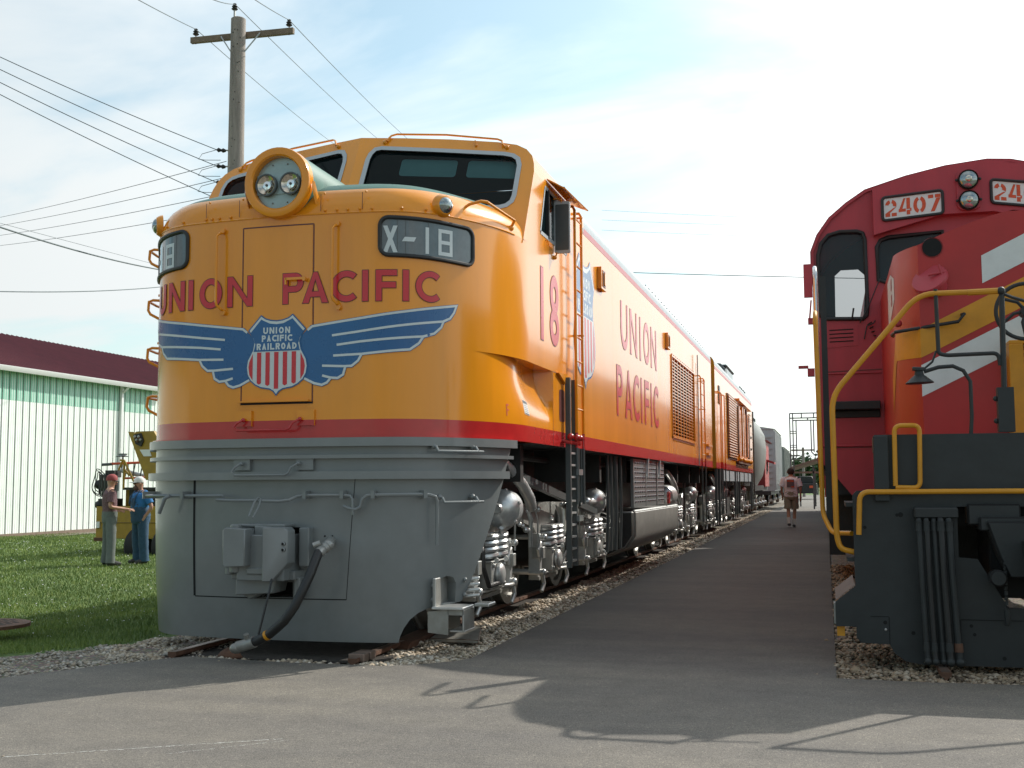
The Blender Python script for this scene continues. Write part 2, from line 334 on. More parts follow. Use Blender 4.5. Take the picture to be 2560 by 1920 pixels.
# outline of the nose: nearly flat front, a tight cheek, then a long easy curve into the flank
_ds = .002; _S = np.arange(0, 3.8, _ds); _r = np.where(_S < .83, 1 / 6.2, np.where(_S < 1.36, 1 / .66, 1 / 2.1)); _k = np.ones(101) / 101
_r = np.convolve(np.concatenate([_r[50:0:-1], _r, _r[-50:]]), _k, 'valid'); _th = np.minimum(np.cumsum(_r) * _ds, math.pi / 2)
_u = np.concatenate([[0], np.cumsum(np.cos(_th)) * _ds]); _y = Y0 + np.concatenate([[0], np.cumsum(np.sin(_th)) * _ds]); _u = _u * AW / _u[-1]
_u = np.append(_u, AW); _y = np.append(_y, 60.0); _s = np.concatenate([[0], np.cumsum(np.hypot(np.diff(_u), np.diff(_y)))])
def peri(s):                      # arc length along the nose outline from the centre -> x, y, nx, ny
    a = abs(s); f = 1 if s >= 0 else -1
    u = float(np.interp(a, _s, _u)); y = float(np.interp(a, _s, _y))
    u2 = float(np.interp(a + .01, _s, _u)); y2 = float(np.interp(a + .01, _s, _y)); u1 = float(np.interp(max(a - .01, 0), _s, _u)); y1 = float(np.interp(max(a - .01, 0), _s, _y))
    dx, dy = u2 - u1, y2 - y1; l = math.hypot(dx, dy) or 1
    return XC + f * u, y, f * dy / l, -dx / l
def s_at_y(y): return float(np.interp(y, _y, _s))
def inset(y): t = min(1, max(0, (y - 8.95) / 1.75)); return 0.17 * t * t * (3 - 2 * t) * min(1, max(0, (10.87 - y) / .08))
def scoop(z): t = min(1, max(0, (z - 1.86) / .52)); return t * t * (3 - 2 * t)
def nsf(s, z, off=0.0, low=False):        # decal map on the nose (centre line measured 3 cm right of s = 0)
    x, y, nx, ny = peri(s + .03)
    o = off - (inset(y) * scoop(z) if low or z < 2.42 else 0)
    return (x + nx * o, y + ny * o, z)
def psf(s, z, off=0.0):                   # pilot surface, tucks in slightly towards the rail
    x, y, nx, ny = peri(s); t = max(0, (1.3 - z) / 1.3); o = off - 0.06 * t * t
    return (x + nx * o, y + ny * o, z)
def ssf(y, z, off=0.0): return (XS + off, y, z)
def ssl(y, z, off=0.0): return (XC - AW - off, y, z)
def G_(y): return y * .975
LOCO = thing('turbine_locomotive', 'big yellow locomotive with blunt rounded nose, blue winged shield, red lettering and grey front skirt', 'locomotive', (XC, 8.4, 0))
S_DOME = s_at_y(10.6); S_SEAM = s_at_y(10.87)
def grid(mb, rows, m, mf=None, closed=False):
    k = len(rows[0]); vs = [p for r in rows for p in r]
    for i in range(len(rows) - 1):
        pass
    o = len(mb.v); mb.v += [tuple(v) for v in vs]
    for i in range(len(rows) - 1):
        for j in range(k if closed else k - 1):
            j2 = (j + 1) % k
            mm = mf(i, j) if mf else m
            mb.f.append([o + i * k + j, o + i * k + j2, o + (i + 1) * k + j2, o + (i + 1) * k + j]); mb.m.append(mb.mi(mm))
# nose shell
mb = MB(); ss = np.concatenate([[-S_SEAM, -S_SEAM + .03, -S_SEAM + .06, -S_SEAM + .085], np.linspace(-S_SEAM + .12, S_SEAM - .12, 131), [S_SEAM - .085, S_SEAM - .06, S_SEAM - .03, S_SEAM]])
grid(mb, [[nsf(s - .03, z, 0) for s in ss] for z in (2.4201, 2.8, 3.2, 3.5)], 'yellow')
def low(z): return [nsf(s - .03, z, 0, True) for s in ss]
grid(mb, [low(z) for z in (1.70, 1.845, 1.9, 1.96, 2.02, 2.08, 2.14, 2.20, 2.26, 2.32, 2.38, 2.42)], 'yellow', lambda i, j: 'stripe' if i == 0 else 'yellow')
grid(mb, [[nsf(s - .03, 2.4201, -.0) for s in ss], low(2.4199)], 'yellow')
nose = mb.build('nose_shell', LOCO, smooth=40)
# dome over the nose
mb = MB(); rows = []
RINGS = [(0, 3.5), (.012, 3.56), (.035, 3.62), (.07, 3.67), (.12, 3.715), (.19, 3.755), (.30, 3.80), (.48, 3.85), (.75, 3.90), (1.1, 3.935), (1.5, 3.96)]
for ins, z in RINGS:
    kx, ky = (AW - ins) / AW, (2.2 - ins * .95) / 2.2; r = []
    for t in np.linspace(-1, 1, 81):
        x_, y_, _a, _b = peri(t * s_at_y(10.58)); r.append((XC + (x_ - XC) * kx, 10.58 - (10.58 - y_) * ky, z))
    rows.append(r)
grid(mb, rows, 'yellow', lambda i, j: 'green' if i >= 4 and 12 < j < 67 else 'yellow')
mb.build('nose_top', LOCO, smooth=50)
# raised seam and rivets of the brow
mb = MB()
mb.tube([nsf(s, 3.497, 0.001) for s in np.linspace(-2.3, 2.3, 80)], 0.007, 'yellow', 6)
for s in (-1.45, -1.2, -.95, -.71, -.65, -.58, -.47, .37, .47, .56, .66, .76, 1.0, 1.2):
    mb.sph(nsf(s, 3.525, .002), .012, 'yellow', 8, 4)
for s in (-.71, -.39, .333, .68):
    mb.add([nsf(s, 3.52, .0025), nsf(s + .005, 3.52, .0025), nsf(s + .005, 3.66, .0), nsf(s, 3.66, .0)], [(0, 1, 2, 3)], 'lline')
    mb.sph(nsf(s + .03, 3.665, -.01), .010, 'yellow', 8, 4)
mb.build('brow_seam', LOCO)
# door in the nose
mb = MB()
for pts in ([(-.347, 1.99), (-.347, 3.42)], [(.279, 1.99), (.279, 3.42)], [(-.347, 3.42), (.279, 3.42)]): ribbon(mb, pts, .010, nsf, .0015, 'lline')
ribbon(mb, [(-.352, 1.982), (.284, 1.982)], .016, nsf, .0015, 'interior_dark')
wrap(mb, [[(-.338, 1.993), (.27, 1.993), (.27, 3.412), (-.338, 3.412)]], nsf, .003, 'yellow', .1)
mb.box(XC - .33, XC + .29, 8.35, 8.38, 1.992, 2.004, 'yellow')
door = mb.build('nose_door', LOCO)
mb = MB(); hx = nsf(.21, 2.97, 0)
mb.cyl(nsf(.215, 2.968, 0), nsf(.215, 2.968, .05), .016, 'yellow'); mb.box(hx[0] - .15, hx[0] + .02, hx[1] - .05, hx[1] - .03, 2.965, 2.985, 'yellow'); mb.box(hx[0] - .16, hx[0] - .145, hx[1] - .05, hx[1] - .03, 2.93, 2.985, 'yellow')
mb.build('door_handle', door)
# lettering on the nose
mb = MB(); t = .046
text(mb, [('U', -1.345, .175), ('N', -1.115, .205), ('I', -.868, t), ('O', -.755, .215), ('N', -.485, .232)], 2.778, .247, t, nsf, 'lred', 'lline', .005, .04, .0065)
mb.build('nose_lettering', LOCO, smooth=0); mb = MB()
text(mb, [('P', .018, .175), ('A', .190, .215), ('C', .433, .2), ('I', .688, t), ('F', .797, .165), ('I', 1.010, t), ('C', 1.113, .2)], 2.778, .247, t, nsf, 'lred', 'lline', .005, .04, .0065)
mb.build('nose_lettering', LOCO, smooth=0)
# winged shield
def shield(mb, sf, cx, zt, sx, sz, off, step, words=True):
    # design units: x in -.30...30 about 0, z 2.04..2.70 (as painted on the nose)
    f = lambda p: (cx + p[0] * sx, zt + (p[1] - 2.37) * sz)
    L = [(0, 2.650), (-.05, 2.655), (-.10, 2.670), (-.139, 2.699), (-.255, 2.575), (-.225, 2.53), (-.205, 2.475), (-.217, 2.415), (-.262, 2.335), (-.272, 2.275), (-.262, 2.215), (-.235, 2.167), (-.188, 2.129), (-.14, 2.106), (-.06, 2.093), (-.028, 2.075), (0, 2.040)]
    P = L[::-1] + [(-x, z) for x, z in L[1:-1]]
    P = [f(p) for p in P]
    wrap(mb, [P], sf, off, 'blue', step); wi = .010 * sx
    wrap(mb, [offpoly(P, -wi)], sf, off + .0012, 'white', step)
    inn = [(0, 2.618), (-.06, 2.625), (-.12, 2.652), (-.136, 2.661), (-.232, 2.555), (-.205, 2.51), (-.188, 2.46), (-.2, 2.41), (-.205, 2.401)]
    I = [f(p) for p in inn[::-1]] + [f((-x, z)) for x, z in inn[1:]]
    wrap(mb, [I], sf, off + .0024, 'blue', step)
    for x, zb in ((-.152, 2.135), (-.076, 2.122), (0, 2.098), (.076, 2.122), (.152, 2.135)):
        wrap(mb, [[f((x - .019, zb + (.012 if x else 0))), f((x if x else 0, zb)), f((x + .019, zb + (.012 if x else 0))), f((x + .019, 2.394)), f((x - .019, 2.394))]], sf, off + .0024, 'lred', step)
    for g in (-1, 1):
        pl = [(.209, 2.385), (.240, 2.32), (.247, 2.275), (.238, 2.215), (.209, 2.17)]
        wrap(mb, [[f((g * x, z)) for x, z in pl]], sf, off + .0024, 'lred', step)
    hh = .052 * sz; tt = .0125 * min(sx, sz)
    for word, z0, x0, x1 in (('UNION', 2.542, -.118, .118), ('PACIFIC', 2.479, -.130, .132), ('RAILROAD', 2.414, -.175, .175)):
        ws = {'I': .35, 'M': 1.1}; tot = sum(ws.get(c, 1) for c in word) + .28 * (len(word) - 1); uw = (x1 - x0) / tot; x = x0; ch = []
        for c in word:
            w = ws.get(c, 1) * uw; ch.append((c, cx + x * sx, max(w * sx, tt))); x += w + .28 * uw
        text(mb, ch, f((0, z0))[1], hh, tt, sf, 'white', None, step=step, off=off + .0026)
mb = MB()
wing = [(.225, 2.56), (.262, 2.60), (.673, 2.655), (1.049, 2.709), (1.508, 2.785), (1.474, 2.703), (1.43, 2.648), (1.366, 2.62), (1.344, 2.575), (1.278, 2.515), (1.185, 2.487), (1.148, 2.432), (1.070, 2.379), (.9, 2.365), (.693, 2.347), (.664, 2.295), (.61, 2.252), (.563, 2.252), (.543, 2.186), (.493, 2.158), (.441, 2.163), (.408, 2.124), (.360, 2.106), (.294, 2.121), (.214, 2.160), (.15, 2.25), (.12, 2.45)]
wl = [(.235, 2.560), (.276, 2.590), (.673, 2.642), (1.049, 2.696), (1.487, 2.769), (1.459, 2.709), (1.419, 2.661), (1.356, 2.633), (1.333, 2.582), (1.269, 2.528), (1.174, 2.499), (1.138, 2.444), (1.065, 2.392), (.9, 2.378), (.686, 2.358), (.656, 2.306), (.604, 2.265), (.553, 2.264), (.535, 2.198), (.489, 2.171), (.434, 2.176), (.401, 2.137), (.358, 2.120), (.294, 2.135), (.21, 2.175)]
fe = [[(1.358, 2.631), (.67, 2.538), (.441, 2.511)], [(1.17, 2.498), (.671, 2.457), (.48, 2.435)], [(.684, 2.358), (.452, 2.35)], [(.553, 2.263), (.361, 2.272)], [(.434, 2.175), (.362, 2.194)]]
for g in (-1, 1):
    q = lambda p: (-.03 + g * (p[0] + .03), p[1])
    wrap(mb, [[q(p) for p in wing]], nsf, .0065, 'blue', .05)
    ribbon(mb, [q(p) for p in wl], .0185, nsf, .008, 'white')
    for k_, l in enumerate(fe): ribbon(mb, [q(p) for p in l], .0185, nsf, .0085 + k_ * .0001, 'white')
shield(mb, nsf, -.03, 2.37, 1.0, 1.0, .0095, .05)
mb.build('winged_shield_emblem', LOCO, smooth=0)
# number boards
for g in (-1, 1):
    mb = MB(); c0, c1 = (.857, 1.70); P = rrect(c0, c1, 0, .305, .07)
    def bz(a, b): return 3.145 - (a - c0) * .03 + b
    P3 = [(g * a - .03, bz(a, b)) for a, b in P]
    mb.tube([nsf(a, b, .008) for a, b in dense(P3)], .017, 'black', 8, closed=True)
    fr_ = mb.build('number_board', LOCO)
    mb = MB(); wrap(mb, [P3], nsf, .004, 'glassgrey', .05)
    for a in (.865 + .13, 1.06, 1.25): ribbon(mb, [(g * (a) - .03, bz(a, .01)), (g * a - .03, bz(a, .295))], .004, nsf, .0055, 'dgrey')
    mb.build('number_glass', fr_)
    mb = MB()
    chs = [('X', .882, .115), ('-', 1.03, .115), ('1', 1.222, .03), ('#', 1.337, .14)]
    if g > 0: text(mb, [(a, b - .03, w) for a, b, w in chs], 3.165, .215, .030, nsf, 'white', None, off=.0065)
    else: text(mb, [(a, b - .03, w) for a, b, w in (('X', -1.62, .115), ('-', -1.47, .115), ('1', -1.27, .03), ('#', -1.16, .14))], 3.150, .215, .030, nsf, 'white', None, off=.0065)
    mb.build('number_digits', fr_, smooth=0)
# headlight in a drum
mb = MB(); HC = (-4.215, 3.765)
def hp(y): return (HC[0], y, HC[1])
mb.lathe([(.288, .02), (.284, .005), (.270, 0), (.228, 0), (.216, .012), (.214, .09)], hp(8.30), hp(9.3), 'yellow', 40, cap=False)
mb.lathe([(.288, .02), (.289, .08)], hp(8.30), hp(9.3), 'yellow', 40, cap=False)
mb.lathe([(.283, 0), (.275, .3), (.262, 1)], hp(8.38), hp(9.9), 'green', 40, cap=False)
hd = mb.build('headlight_drum', LOCO)
mb = MB(); mb.lathe([(.213, 0), (.001, .001)], hp(8.372), hp(8.40), 'lampplate', 40, cap=False)
mb.box(HC[0] - .2, HC[0] + .2, 8.362, 8.37, HC[1] - .085, HC[1] + .075, 'lampplate')
for a in range(8): mb.sph((HC[0] + .17 * math.cos(a * .785 + .4), 8.366, HC[1] + .17 * math.sin(a * .785 + .4)), .007, 'grey', 6, 4)
mb.build('headlight_plate', hd)
for dx in (-.105, .105):
    mb = MB(); c = (HC[0] + dx, 8.355, HC[1] - .012)
    mb.lathe([(.090, 1), (.092, .0), (.080, .0), (.078, .25)], (c[0], 8.325, c[2]), (c[0], 8.362, c[2]), 'dgrey', 28, cap=False)
    mb.lathe([(.078, 0), (.060, .55), (.036, .9), (.001, 1)], (c[0], 8.332, c[2]), (c[0], 8.358, c[2]), 'bulb', 28, cap=False)
    mb.lathe([(.040, 1), (.042, .6), (.034, .1), (.001, 0)], (c[0] + .012, 8.318, c[2] - .008), (c[0] + .012, 8.345, c[2] - .008), 'chrome', 20, cap=False); mb.sph((c[0] + .012, 8.316, c[2] - .008), .012, 'dgrey', 8, 5)
    mb.build('headlamp', hd)
# chin bracket under the drum
for g in (-1, 1):
    mb = MB(); mb.prism([(0, 3.76), (0, 3.70), (.25, 3.505), (.25, 3.60)], lambda a, b, g=g: (HC[0] + g * .296, 8.34 + a * .45, b), lambda a, b, g=g: (HC[0] + g * .31, 8.36 + a * .45, b), 'yellow')
    mb.build('headlight_bracket', LOCO)
# marker lights
for g in (-1, 1):
    mb = MB(); c = nsf(g * 1.383 - .03, 3.575, -.01); d = nsf(g * 1.383 - .03, 3.572, .06)
    mb.lathe([(.098, 0), (.092, .35), (.075, .75), (.066, .8)], c, d, 'yellow', 24, cap=False)
    ml = mb.build('marker_light', LOCO)
    mb = MB(); c = Vector(c); d = Vector(d); e = c + (d - c) * .78
    mb.lathe([(.066, 0), (.062, .3), (.045, .7), (.02, .97), (.001, 1)], e, e + (d - c).normalized() * .035, 'lens', 24, cap=False)
    mb.build('marker_lens', ml)
# vertical grab irons beside the door
for g in (-1, 1):
    s = g * .49 - .03 - (.03 if g < 0 else 0); mb = MB()
    mb.tube([nsf(s + .02, 3.40, 0), nsf(s + .01, 3.385, .05), nsf(s, 3.36, .075), nsf(s, 2.82, .075), nsf(s + .005, 2.79, .07), nsf(s + .03, 2.76, .05), nsf(s + .035, 2.745, 0)], .011, 'yellow')
    mb.cyl(nsf(s + .02, 3.41, 0), nsf(s + .02, 3.41, .03), .022, 'yellow'); mb.cyl(nsf(s + .035, 2.735, 0), nsf(s + .035, 2.735, .03), .022, 'yellow')
    mb.build('grab_iron', LOCO)
# side grab irons standing out from the left flank
for z in (3.44, 2.97, 2.53, 2.09):
    mb = MB(); s_ = -s_at_y(9.30); s2_ = -s_at_y(9.75)
    mb.tube([nsf(s_, z + .05, 0), nsf(s_, z + .055, .12), nsf(s_, z + .04, .155), nsf(s_, z - .04, .16), nsf(s_, z - .075, .14), nsf(s_, z - .15, .0)], .013, 'yellow')
    mb.tube([nsf(s_, z + .04, .155), nsf((s_ + s2_) / 2, z + .04, .16), nsf(s2_, z + .04, .155), nsf(s2_, z + .05, 0)], .013, 'yellow')
    mb.sph(nsf(s_, z + .09, .03), .026, 'yellow', 8, 6); mb.tube([nsf(s_, z + .09, 0), nsf(s_, z + .1, .07)], .012, 'yellow'); mb.build('grab_iron', LOCO)
# curved foot rail over the brow, right side
mb = MB(); a = nsf(1.50, 3.60, .02); b = nsf(1.70, 3.70, .06); c = nsf(1.93, 3.60, .10)
def dpt(x, y, z): return (x, y, z)
mb.tube([(-2.87, 8.98, 3.60), (-2.80, 8.98, 3.64), (-2.70, 8.98, 3.66), (-2.66, 9.02, 3.66), (-2.60, 9.35, 3.63), (-2.56, 9.52, 3.61), (-2.60, 9.55, 3.55)], .013, 'yellow')
mb.sph((-2.87, 8.98, 3.60), .028, 'yellow', 8, 6); mb.sph((-2.60, 9.55, 3.55), .028, 'yellow', 8, 6)
mb.build('brow_handrail', LOCO)
# lower and upper bracket handles at the bottom of the nose
for z0, m, o, nm in ((1.80, 'yellow', 0, 'drop_handle'), (1.45, 'grey', .02, 'drop_handle')):
    mb = MB()
    for s0 in (-.385, .158):
        P = [(s0, z0), (s0 + .145, z0), (s0 + .145, z0 + .12 if m == 'yellow' else z0 + .09), (s0, z0 + .12 if m == 'yellow' else z0 + .09)]
        if m == 'yellow':
            wrap(mb, [[(s0, z0), (s0 + .145, z0), (s0 + .145, 1.845), (s0, 1.845)]], nsf, .022, 'stripe', 0); wrap(mb, [[(s0, 1.845), (s0 + .145, 1.845), (s0 + .145, 1.925), (s0, 1.925)]], nsf, .022, 'yellow', 0)
            for e in ((s0, s0), (s0 + .145, s0 + .145)): mb.add([nsf(e[0], z0, 0), nsf(e[0], z0, .022), nsf(e[0], 1.925, .022), nsf(e[0], 1.925, 0)], [(0, 1, 2, 3)], 'yellow')
            mb.add([nsf(s0, z0, 0), nsf(s0, z0, .022), nsf(s0 + .145, z0, .022), nsf(s0 + .145, z0, 0)], [(0, 1, 2, 3)], 'stripe')
        else:
            wrap(mb, [P], nsf, .035, 'grey', 0); mb.add([nsf(P[0][0], P[0][1], .0), nsf(P[0][0], P[0][1], .035), nsf(P[1][0], P[1][1], .035), nsf(P[1][0], P[1][1], .0)], [(0, 1, 2, 3)], 'grey')
            for e in (s0, s0 + .145): mb.add([nsf(e, z0, 0), nsf(e, z0, .035), nsf(e, z0 + .09, .035), nsf(e, z0 + .09, 0)], [(0, 1, 2, 3)], 'grey')
    mm = 'stripe' if m == 'yellow' else 'grey'; zb = z0 - (.035 if m == 'yellow' else .04)
    mb.tube([nsf(-.30, z0 + .045, .03 + o), nsf(-.30, z0 + .045, .07 + o), nsf(-.335, z0 + .02, .085 + o), nsf(-.355, zb + .03, .09 + o), nsf(-.33, zb, .09 + o), nsf(.10, zb, .09 + o), nsf(.13, zb + .015, .09 + o), nsf(.15, z0 + .02, .085 + o), nsf(.19, z0 + .045, .07 + o), nsf(.19, z0 + .045, .03 + o)], .009, mm)
    for s0 in (-.30, .19): mb.sph(nsf(s0, z0 + .05, .04 + o), .018, mm, 8, 6)
    mb.build(nm, LOCO)
# stencilled F and data plate on the right cheek
lsf = lambda s, z, off=0: nsf(s, z, off, True)
mb = MB(); yF = s_at_y(9.40); text(mb, [('F', yF, .045)], 1.91, .10, .014, lsf, 'orange', None, off=.002); mb.build('stencilled_letter', LOCO, smooth=0)
mb = MB(); yP = s_at_y(9.80); wrap(mb, [[(yP, 1.945), (yP + .16, 1.935), (yP + .16, 2.06), (yP, 2.075)]], lsf, .002, 'pwhite', .03)
wrap(mb, [[(yP + .01, 2.045), (yP + .15, 2.035), (yP + .15, 2.058), (yP + .01, 2.070)]], lsf, .003, 'dgrey', .03)
wrap(mb, [[(yP + .01, 1.948), (yP + .15, 1.938), (yP + .15, 1.948), (yP + .01, 1.958)]], lsf, .003, 'dgrey', .03)
for k in range(4): ribbon(mb, [(yP + .02, 1.97 + k * .018), (yP + .14, 1.963 + k * .018)], .003, lsf, .003, 'lline')
mb.build('data_plate', LOCO, smooth=0)
# ---------------- cab
def cf(u, z, off=0.0): return (XC + u, 10.0 + .21 * abs(u) + .57 * (z - 4.5) - off, z)
ROOF = [(1.68, 3.46), (1.68, 4.22), (1.668, 4.31), (1.64, 4.40), (1.58, 4.475), (1.48, 4.53), (1.30, 4.565), (.85, 4.61), (.4, 4.637), (0, 4.652)]
WIN = [(.10, 3.82), (1.42, 3.82), (1.49, 3.84), (1.54, 3.89), (1.555, 3.96), (1.555, 4.30), (1.53, 4.38), (1.47, 4.425), (1.38, 4.447), (.80, 4.50), (.22, 4.545), (.155, 4.53), (.115, 4.47), (.10, 4.40)]
mb = MB()
for g in (-1, 1):
    O = [(0, 3.46)] + [(u, z) for u, z in ROOF]; wrap(mb, [[(g * u, z) for u, z in O], [(g * u, z) for u, z in WIN]], cf, 0, 'yellow', 0)
# roof + side walls of the cab
def roofrow(y): return [(XC - u, y if y is not None else cf(u, z)[1], z) for u, z in ROOF] + [(XC + u, y if y is not None else cf(u, z)[1], z) for u, z in ROOF[::-1][1:]]
rows = [roofrow(None), roofrow(12.0)]
k = len(rows[0]); o = len(mb.v); mb.v += rows[0] + rows[1]
for j in range(1, k - 2): mb.f.append([o + j, o + j + 1, o + k + j + 1, o + k + j]); mb.m.append(mb.mi('yellow'))
SW = [(10.42, 3.70), (11.55, 3.70), (11.55, 4.18), (10.62, 4.18)]
for sf in (ssf, ssl):
    wrap(mb, [[(cf(1.68, 3.5)[1], 3.5), (12.0, 3.5), (12.0, 4.22), (cf(1.68, 4.22)[1], 4.22)], SW], sf, 0, 'yellow', 0)
    wrap(mb, [[(10.87, 2.42), (12.0, 2.42), (12.0, 3.50), (10.87, 3.5)]], sf, 0, 'yellow', 0)
cab_ = mb.build('cab', LOCO, smooth=32)
for g in (-1, 1):
    mb = MB(); wrap(mb, [[(g * u, z) for u, z in offpoly(WIN, -.03)]], cf, -.03, 'glass', 0)
    wn = mb.build('windshield', LOCO, smooth=0)
    mb = MB(); Wc = [(g * u, z) for u, z in offpoly(WIN, -.018)]
    ribbon(mb, Wc, .042, cf, .006, 'winframe', closed=True, step=.1)
    ribbon(mb, [(g * u, z) for u, z in offpoly(WIN, -.036)], .014, cf, .004, 'black', closed=True, step=.1)
    mb.prism([(g * .02, -.001), (g * .02, .0)], lambda a, b: (0, 0, 0), lambda a, b: (0, 0, 0), 'black') if 0 else None
    mb.build('window_frame', wn)
mb = MB()                 # cab interior: floor, back wall, ceiling, console
mb.box(XC - 1.6, XC + 1.6, 11.85, 11.9, 3.5, 4.5, 'cabin'); mb.box(XC - 1.62, XC + 1.62, 10.3, 11.9, 3.44, 3.47, 'cabin'); mb.box(XC - 1.2, XC + 1.2, 10.3, 11.9, 4.52, 4.54, 'cabin')
mb.box(XC + .3, XC + 1.4, 10.4, 10.7, 3.47, 3.85, 'cabin'); mb.lathe([(.14, 0), (.14, .8), (.06, 1)], (XC + 1.0, 11.2, 3.47), (XC + 1.0, 11.2, 4.1), 'cabin', 12)
mb.build('cab_interior', LOCO)
mb = MB()
for u0, u1 in ((.40, .93), (1.03, 1.5)):
    P = rrect(u0, u1, 4.235, 4.425, .03, 3); P = [(u, z - (u - .4) * .055) for u, z in P]; wrap(mb, [P], cf, -.10, 'teal', 0)
mb.build('sun_visor', LOCO)
# roof edge handrails
for g in (-1, 1):
    mb = MB(); P = [cf(g * .26, 4.60, 0), cf(g * .26, 4.60, .03), cf(g * .29, 4.66, .02), cf(g * .33, 4.685, 0), cf(g * .8, 4.665, 0), cf(g * 1.29, 4.60, 0), cf(g * 1.34, 4.575, .01), cf(g * 1.355, 4.53, .03), cf(g * 1.38, 4.50, .0)]
    mb.tube(P, .010, 'yellow'); mb.sph(cf(g * .24, 4.59, .01), .022, 'yellow', 8, 6); mb.sph(cf(g * 1.395, 4.50, .01), .022, 'yellow', 8, 6)
    if g > 0: mb.tube([cf(1.10, 4.53, .01), cf(1.09, 4.585, .02)], .006, 'yellow'); mb.sph(cf(1.105, 4.53, .01), .014, 'yellow', 8, 6)
    mb.build('roof_handrail', LOCO)
# side window with sliding sashes, awning, wind deflector
mb = MB()
for a, b in (((10.42, 3.70), (11.55, 3.70)), ((11.55, 3.70), (11.55, 4.18)), ((11.55, 4.18), (10.62, 4.18)), ((10.62, 4.18), (10.42, 3.70))): ribbon(mb, [a, b], .035, ssf, .004, 'winframe', step=0)
for y in (10.75, 11.12, 11.3): mb.box(XS - .03, XS + .012, y - .018, y + .018, 3.70, 4.18, 'black' if y != 11.12 else 'winframe')
for y in (10.62, 10.68, 10.74): mb.tube([(XS, y, 3.66), (XS + .03, y, 3.65), (XS + .035, y, 3.60)], .007, 'yellow')
sw = mb.build('side_window', LOCO)
mb = MB(); wrap(mb, [offpoly(SW, -.01)], ssf, -.02, 'glass', 0); mb.build('side_glass', sw)
mb = MB(); mb.add([(XS, 10.7, 4.27), (XS, 11.75, 4.27), (XS + .20, 11.72, 4.18), (XS + .16, 10.78, 4.19), (XS, 10.7, 4.285), (XS, 11.75, 4.285), (XS + .205, 11.725, 4.19), (XS + .165, 10.775, 4.2)], [(0, 1, 2, 3), (7, 6, 5, 4), (3, 2, 6, 7), (2, 1, 5, 6), (0, 3, 7, 4)], 'yellow')
mb.tube([(XS, 11.1, 4.1), (XS + .05, 11.1, 4.08), (XS + .15, 11.15, 4.18)], .010, 'yellow'); mb.build('window_awning', LOCO)
mb = MB(); my = 10.98
mb.prism(rrect(XS + .005, XS + .165, 3.60, 4.12, .02, 3), lambda a, b: (a, my, b), lambda a, b: (a, my + .025, b), 'winframe')
mb.prism(rrect(XS + .018, XS + .152, 3.63, 4.09, .012, 3), lambda a, b: (a, my - .003, b), lambda a, b: (a, my + .003, b), 'dgrey')
mb.tube([(XS, my, 4.15), (XS + .08, my, 4.145), (XS + .08, my, 4.11)], .008, 'yellow'); mb.tube([(XS, my, 3.56), (XS + .02, my, 3.57), (XS + .03, my, 3.61)], .008, 'yellow'); mb.sph((XS + .01, my, 3.56), .022, 'yellow', 8, 6)
mb.build('wind_deflector', LOCO)
# ---------------- car body with the lettering
BE = 26.95; mb = MB(); LV = (G_(20.31), G_(23.85), 2.12, 3.52)
wrap(mb, [[(10.87, 1.845), (BE, 1.845), (BE, 4.09), (12.0, 4.09), (12.0, 2.42), (10.87, 2.42)], [(LV[0], LV[2]), (LV[1], LV[2]), (LV[1], LV[3]), (LV[0], LV[3])]], ssf, 0, 'yellow', 0)
wrap(mb, [[(10.87, 1.70), (BE, 1.70), (BE, 1.845), (10.87, 1.845)]], ssf, 0, 'stripe', 0)
wrap(mb, [[(10.87, 1.70), (BE, 1.70), (BE, 4.09), (12.0, 4.09), (12.0, 2.42), (10.87, 2.42)]], ssl, 0, 'yellow', 0)
wrap(mb, [[(12.0, 4.09), (BE, 4.09), (BE, 4.17), (12.0, 4.17)]], ssf, 0, 'yellow', 0)
BR = [(1.68, 4.17), (1.676, 4.23), (1.66, 4.29), (1.62, 4.35), (1.55, 4.40), (1.40, 4.46), (.9, 4.54), (0, 4.60)]
r0 = [(XC - u, 12.0, z) for u, z in BR] + [(XC + u, 12.0, z) for u, z in BR[::-1][1:]]
k = len(r0); grid(mb, [r0, [(a, 12.45, c) for a, b, c in r0], [(a, BE, c) for a, b, c in r0]], 'roofgrey', lambda i, j: 'yellow' if i == 0 else 'roofgrey')
mb.add([(XC - 1.68, BE, 1.7), (XC + 1.68, BE, 1.7), (XC + 1.68, BE, 4.17), (XC - 1.68, BE, 4.17)], [(0, 1, 2, 3)], 'dark')
mb.add([(XC - 1.68, 10.2, 1.7), (XC + 1.68, 10.2, 1.7), (XC + 1.68, BE, 1.7), (XC - 1.68, BE, 1.7)], [(0, 1, 2, 3)], 'dark')
mb.add([(XC - 1.6, 12.0, 4.1), (XC + 1.6, 12.0, 4.1), (XC + 1.5, 12.0, 4.5), (XC - 1.5, 12.0, 4.5)], [(0, 1, 2, 3)], 'yellow')
for y in (12.36, 14.2, 19.4, 19.75): ribbon(mb, [(y, 1.85), (y, 4.08)], .004, ssf, .001, 'yellow', step=0)
mb.build('car_body', LOCO, smooth=30)
mb = MB(); wrap(mb, [[(12.40, 4.10), (BE, 4.10), (BE, 4.17), (12.40, 4.17)]], ssf, .002, 'pinkstripe', 0)
wrap(mb, [[(12.38, 4.17), (12.40, 4.10), (12.46, 4.17)]], ssf, .003, 'roofgrey', 0)
ribbon(mb, [(10.88, 2.42), (10.88, 1.71)], .008, ssf, .0015, 'lline', step=0); ribbon(mb, [(11.5, 2.42), (11.5, 1.71)], .006, ssf, .0015, 'lline', step=0); ribbon(mb, [(10.88, 2.42), (11.55, 2.42)], .006, ssf, .0015, 'lline', step=0)
mb.build('roof_edge_stripe', LOCO, smooth=0)
mb = MB()                 # drip box at the end of the overhang, recessed hand hold
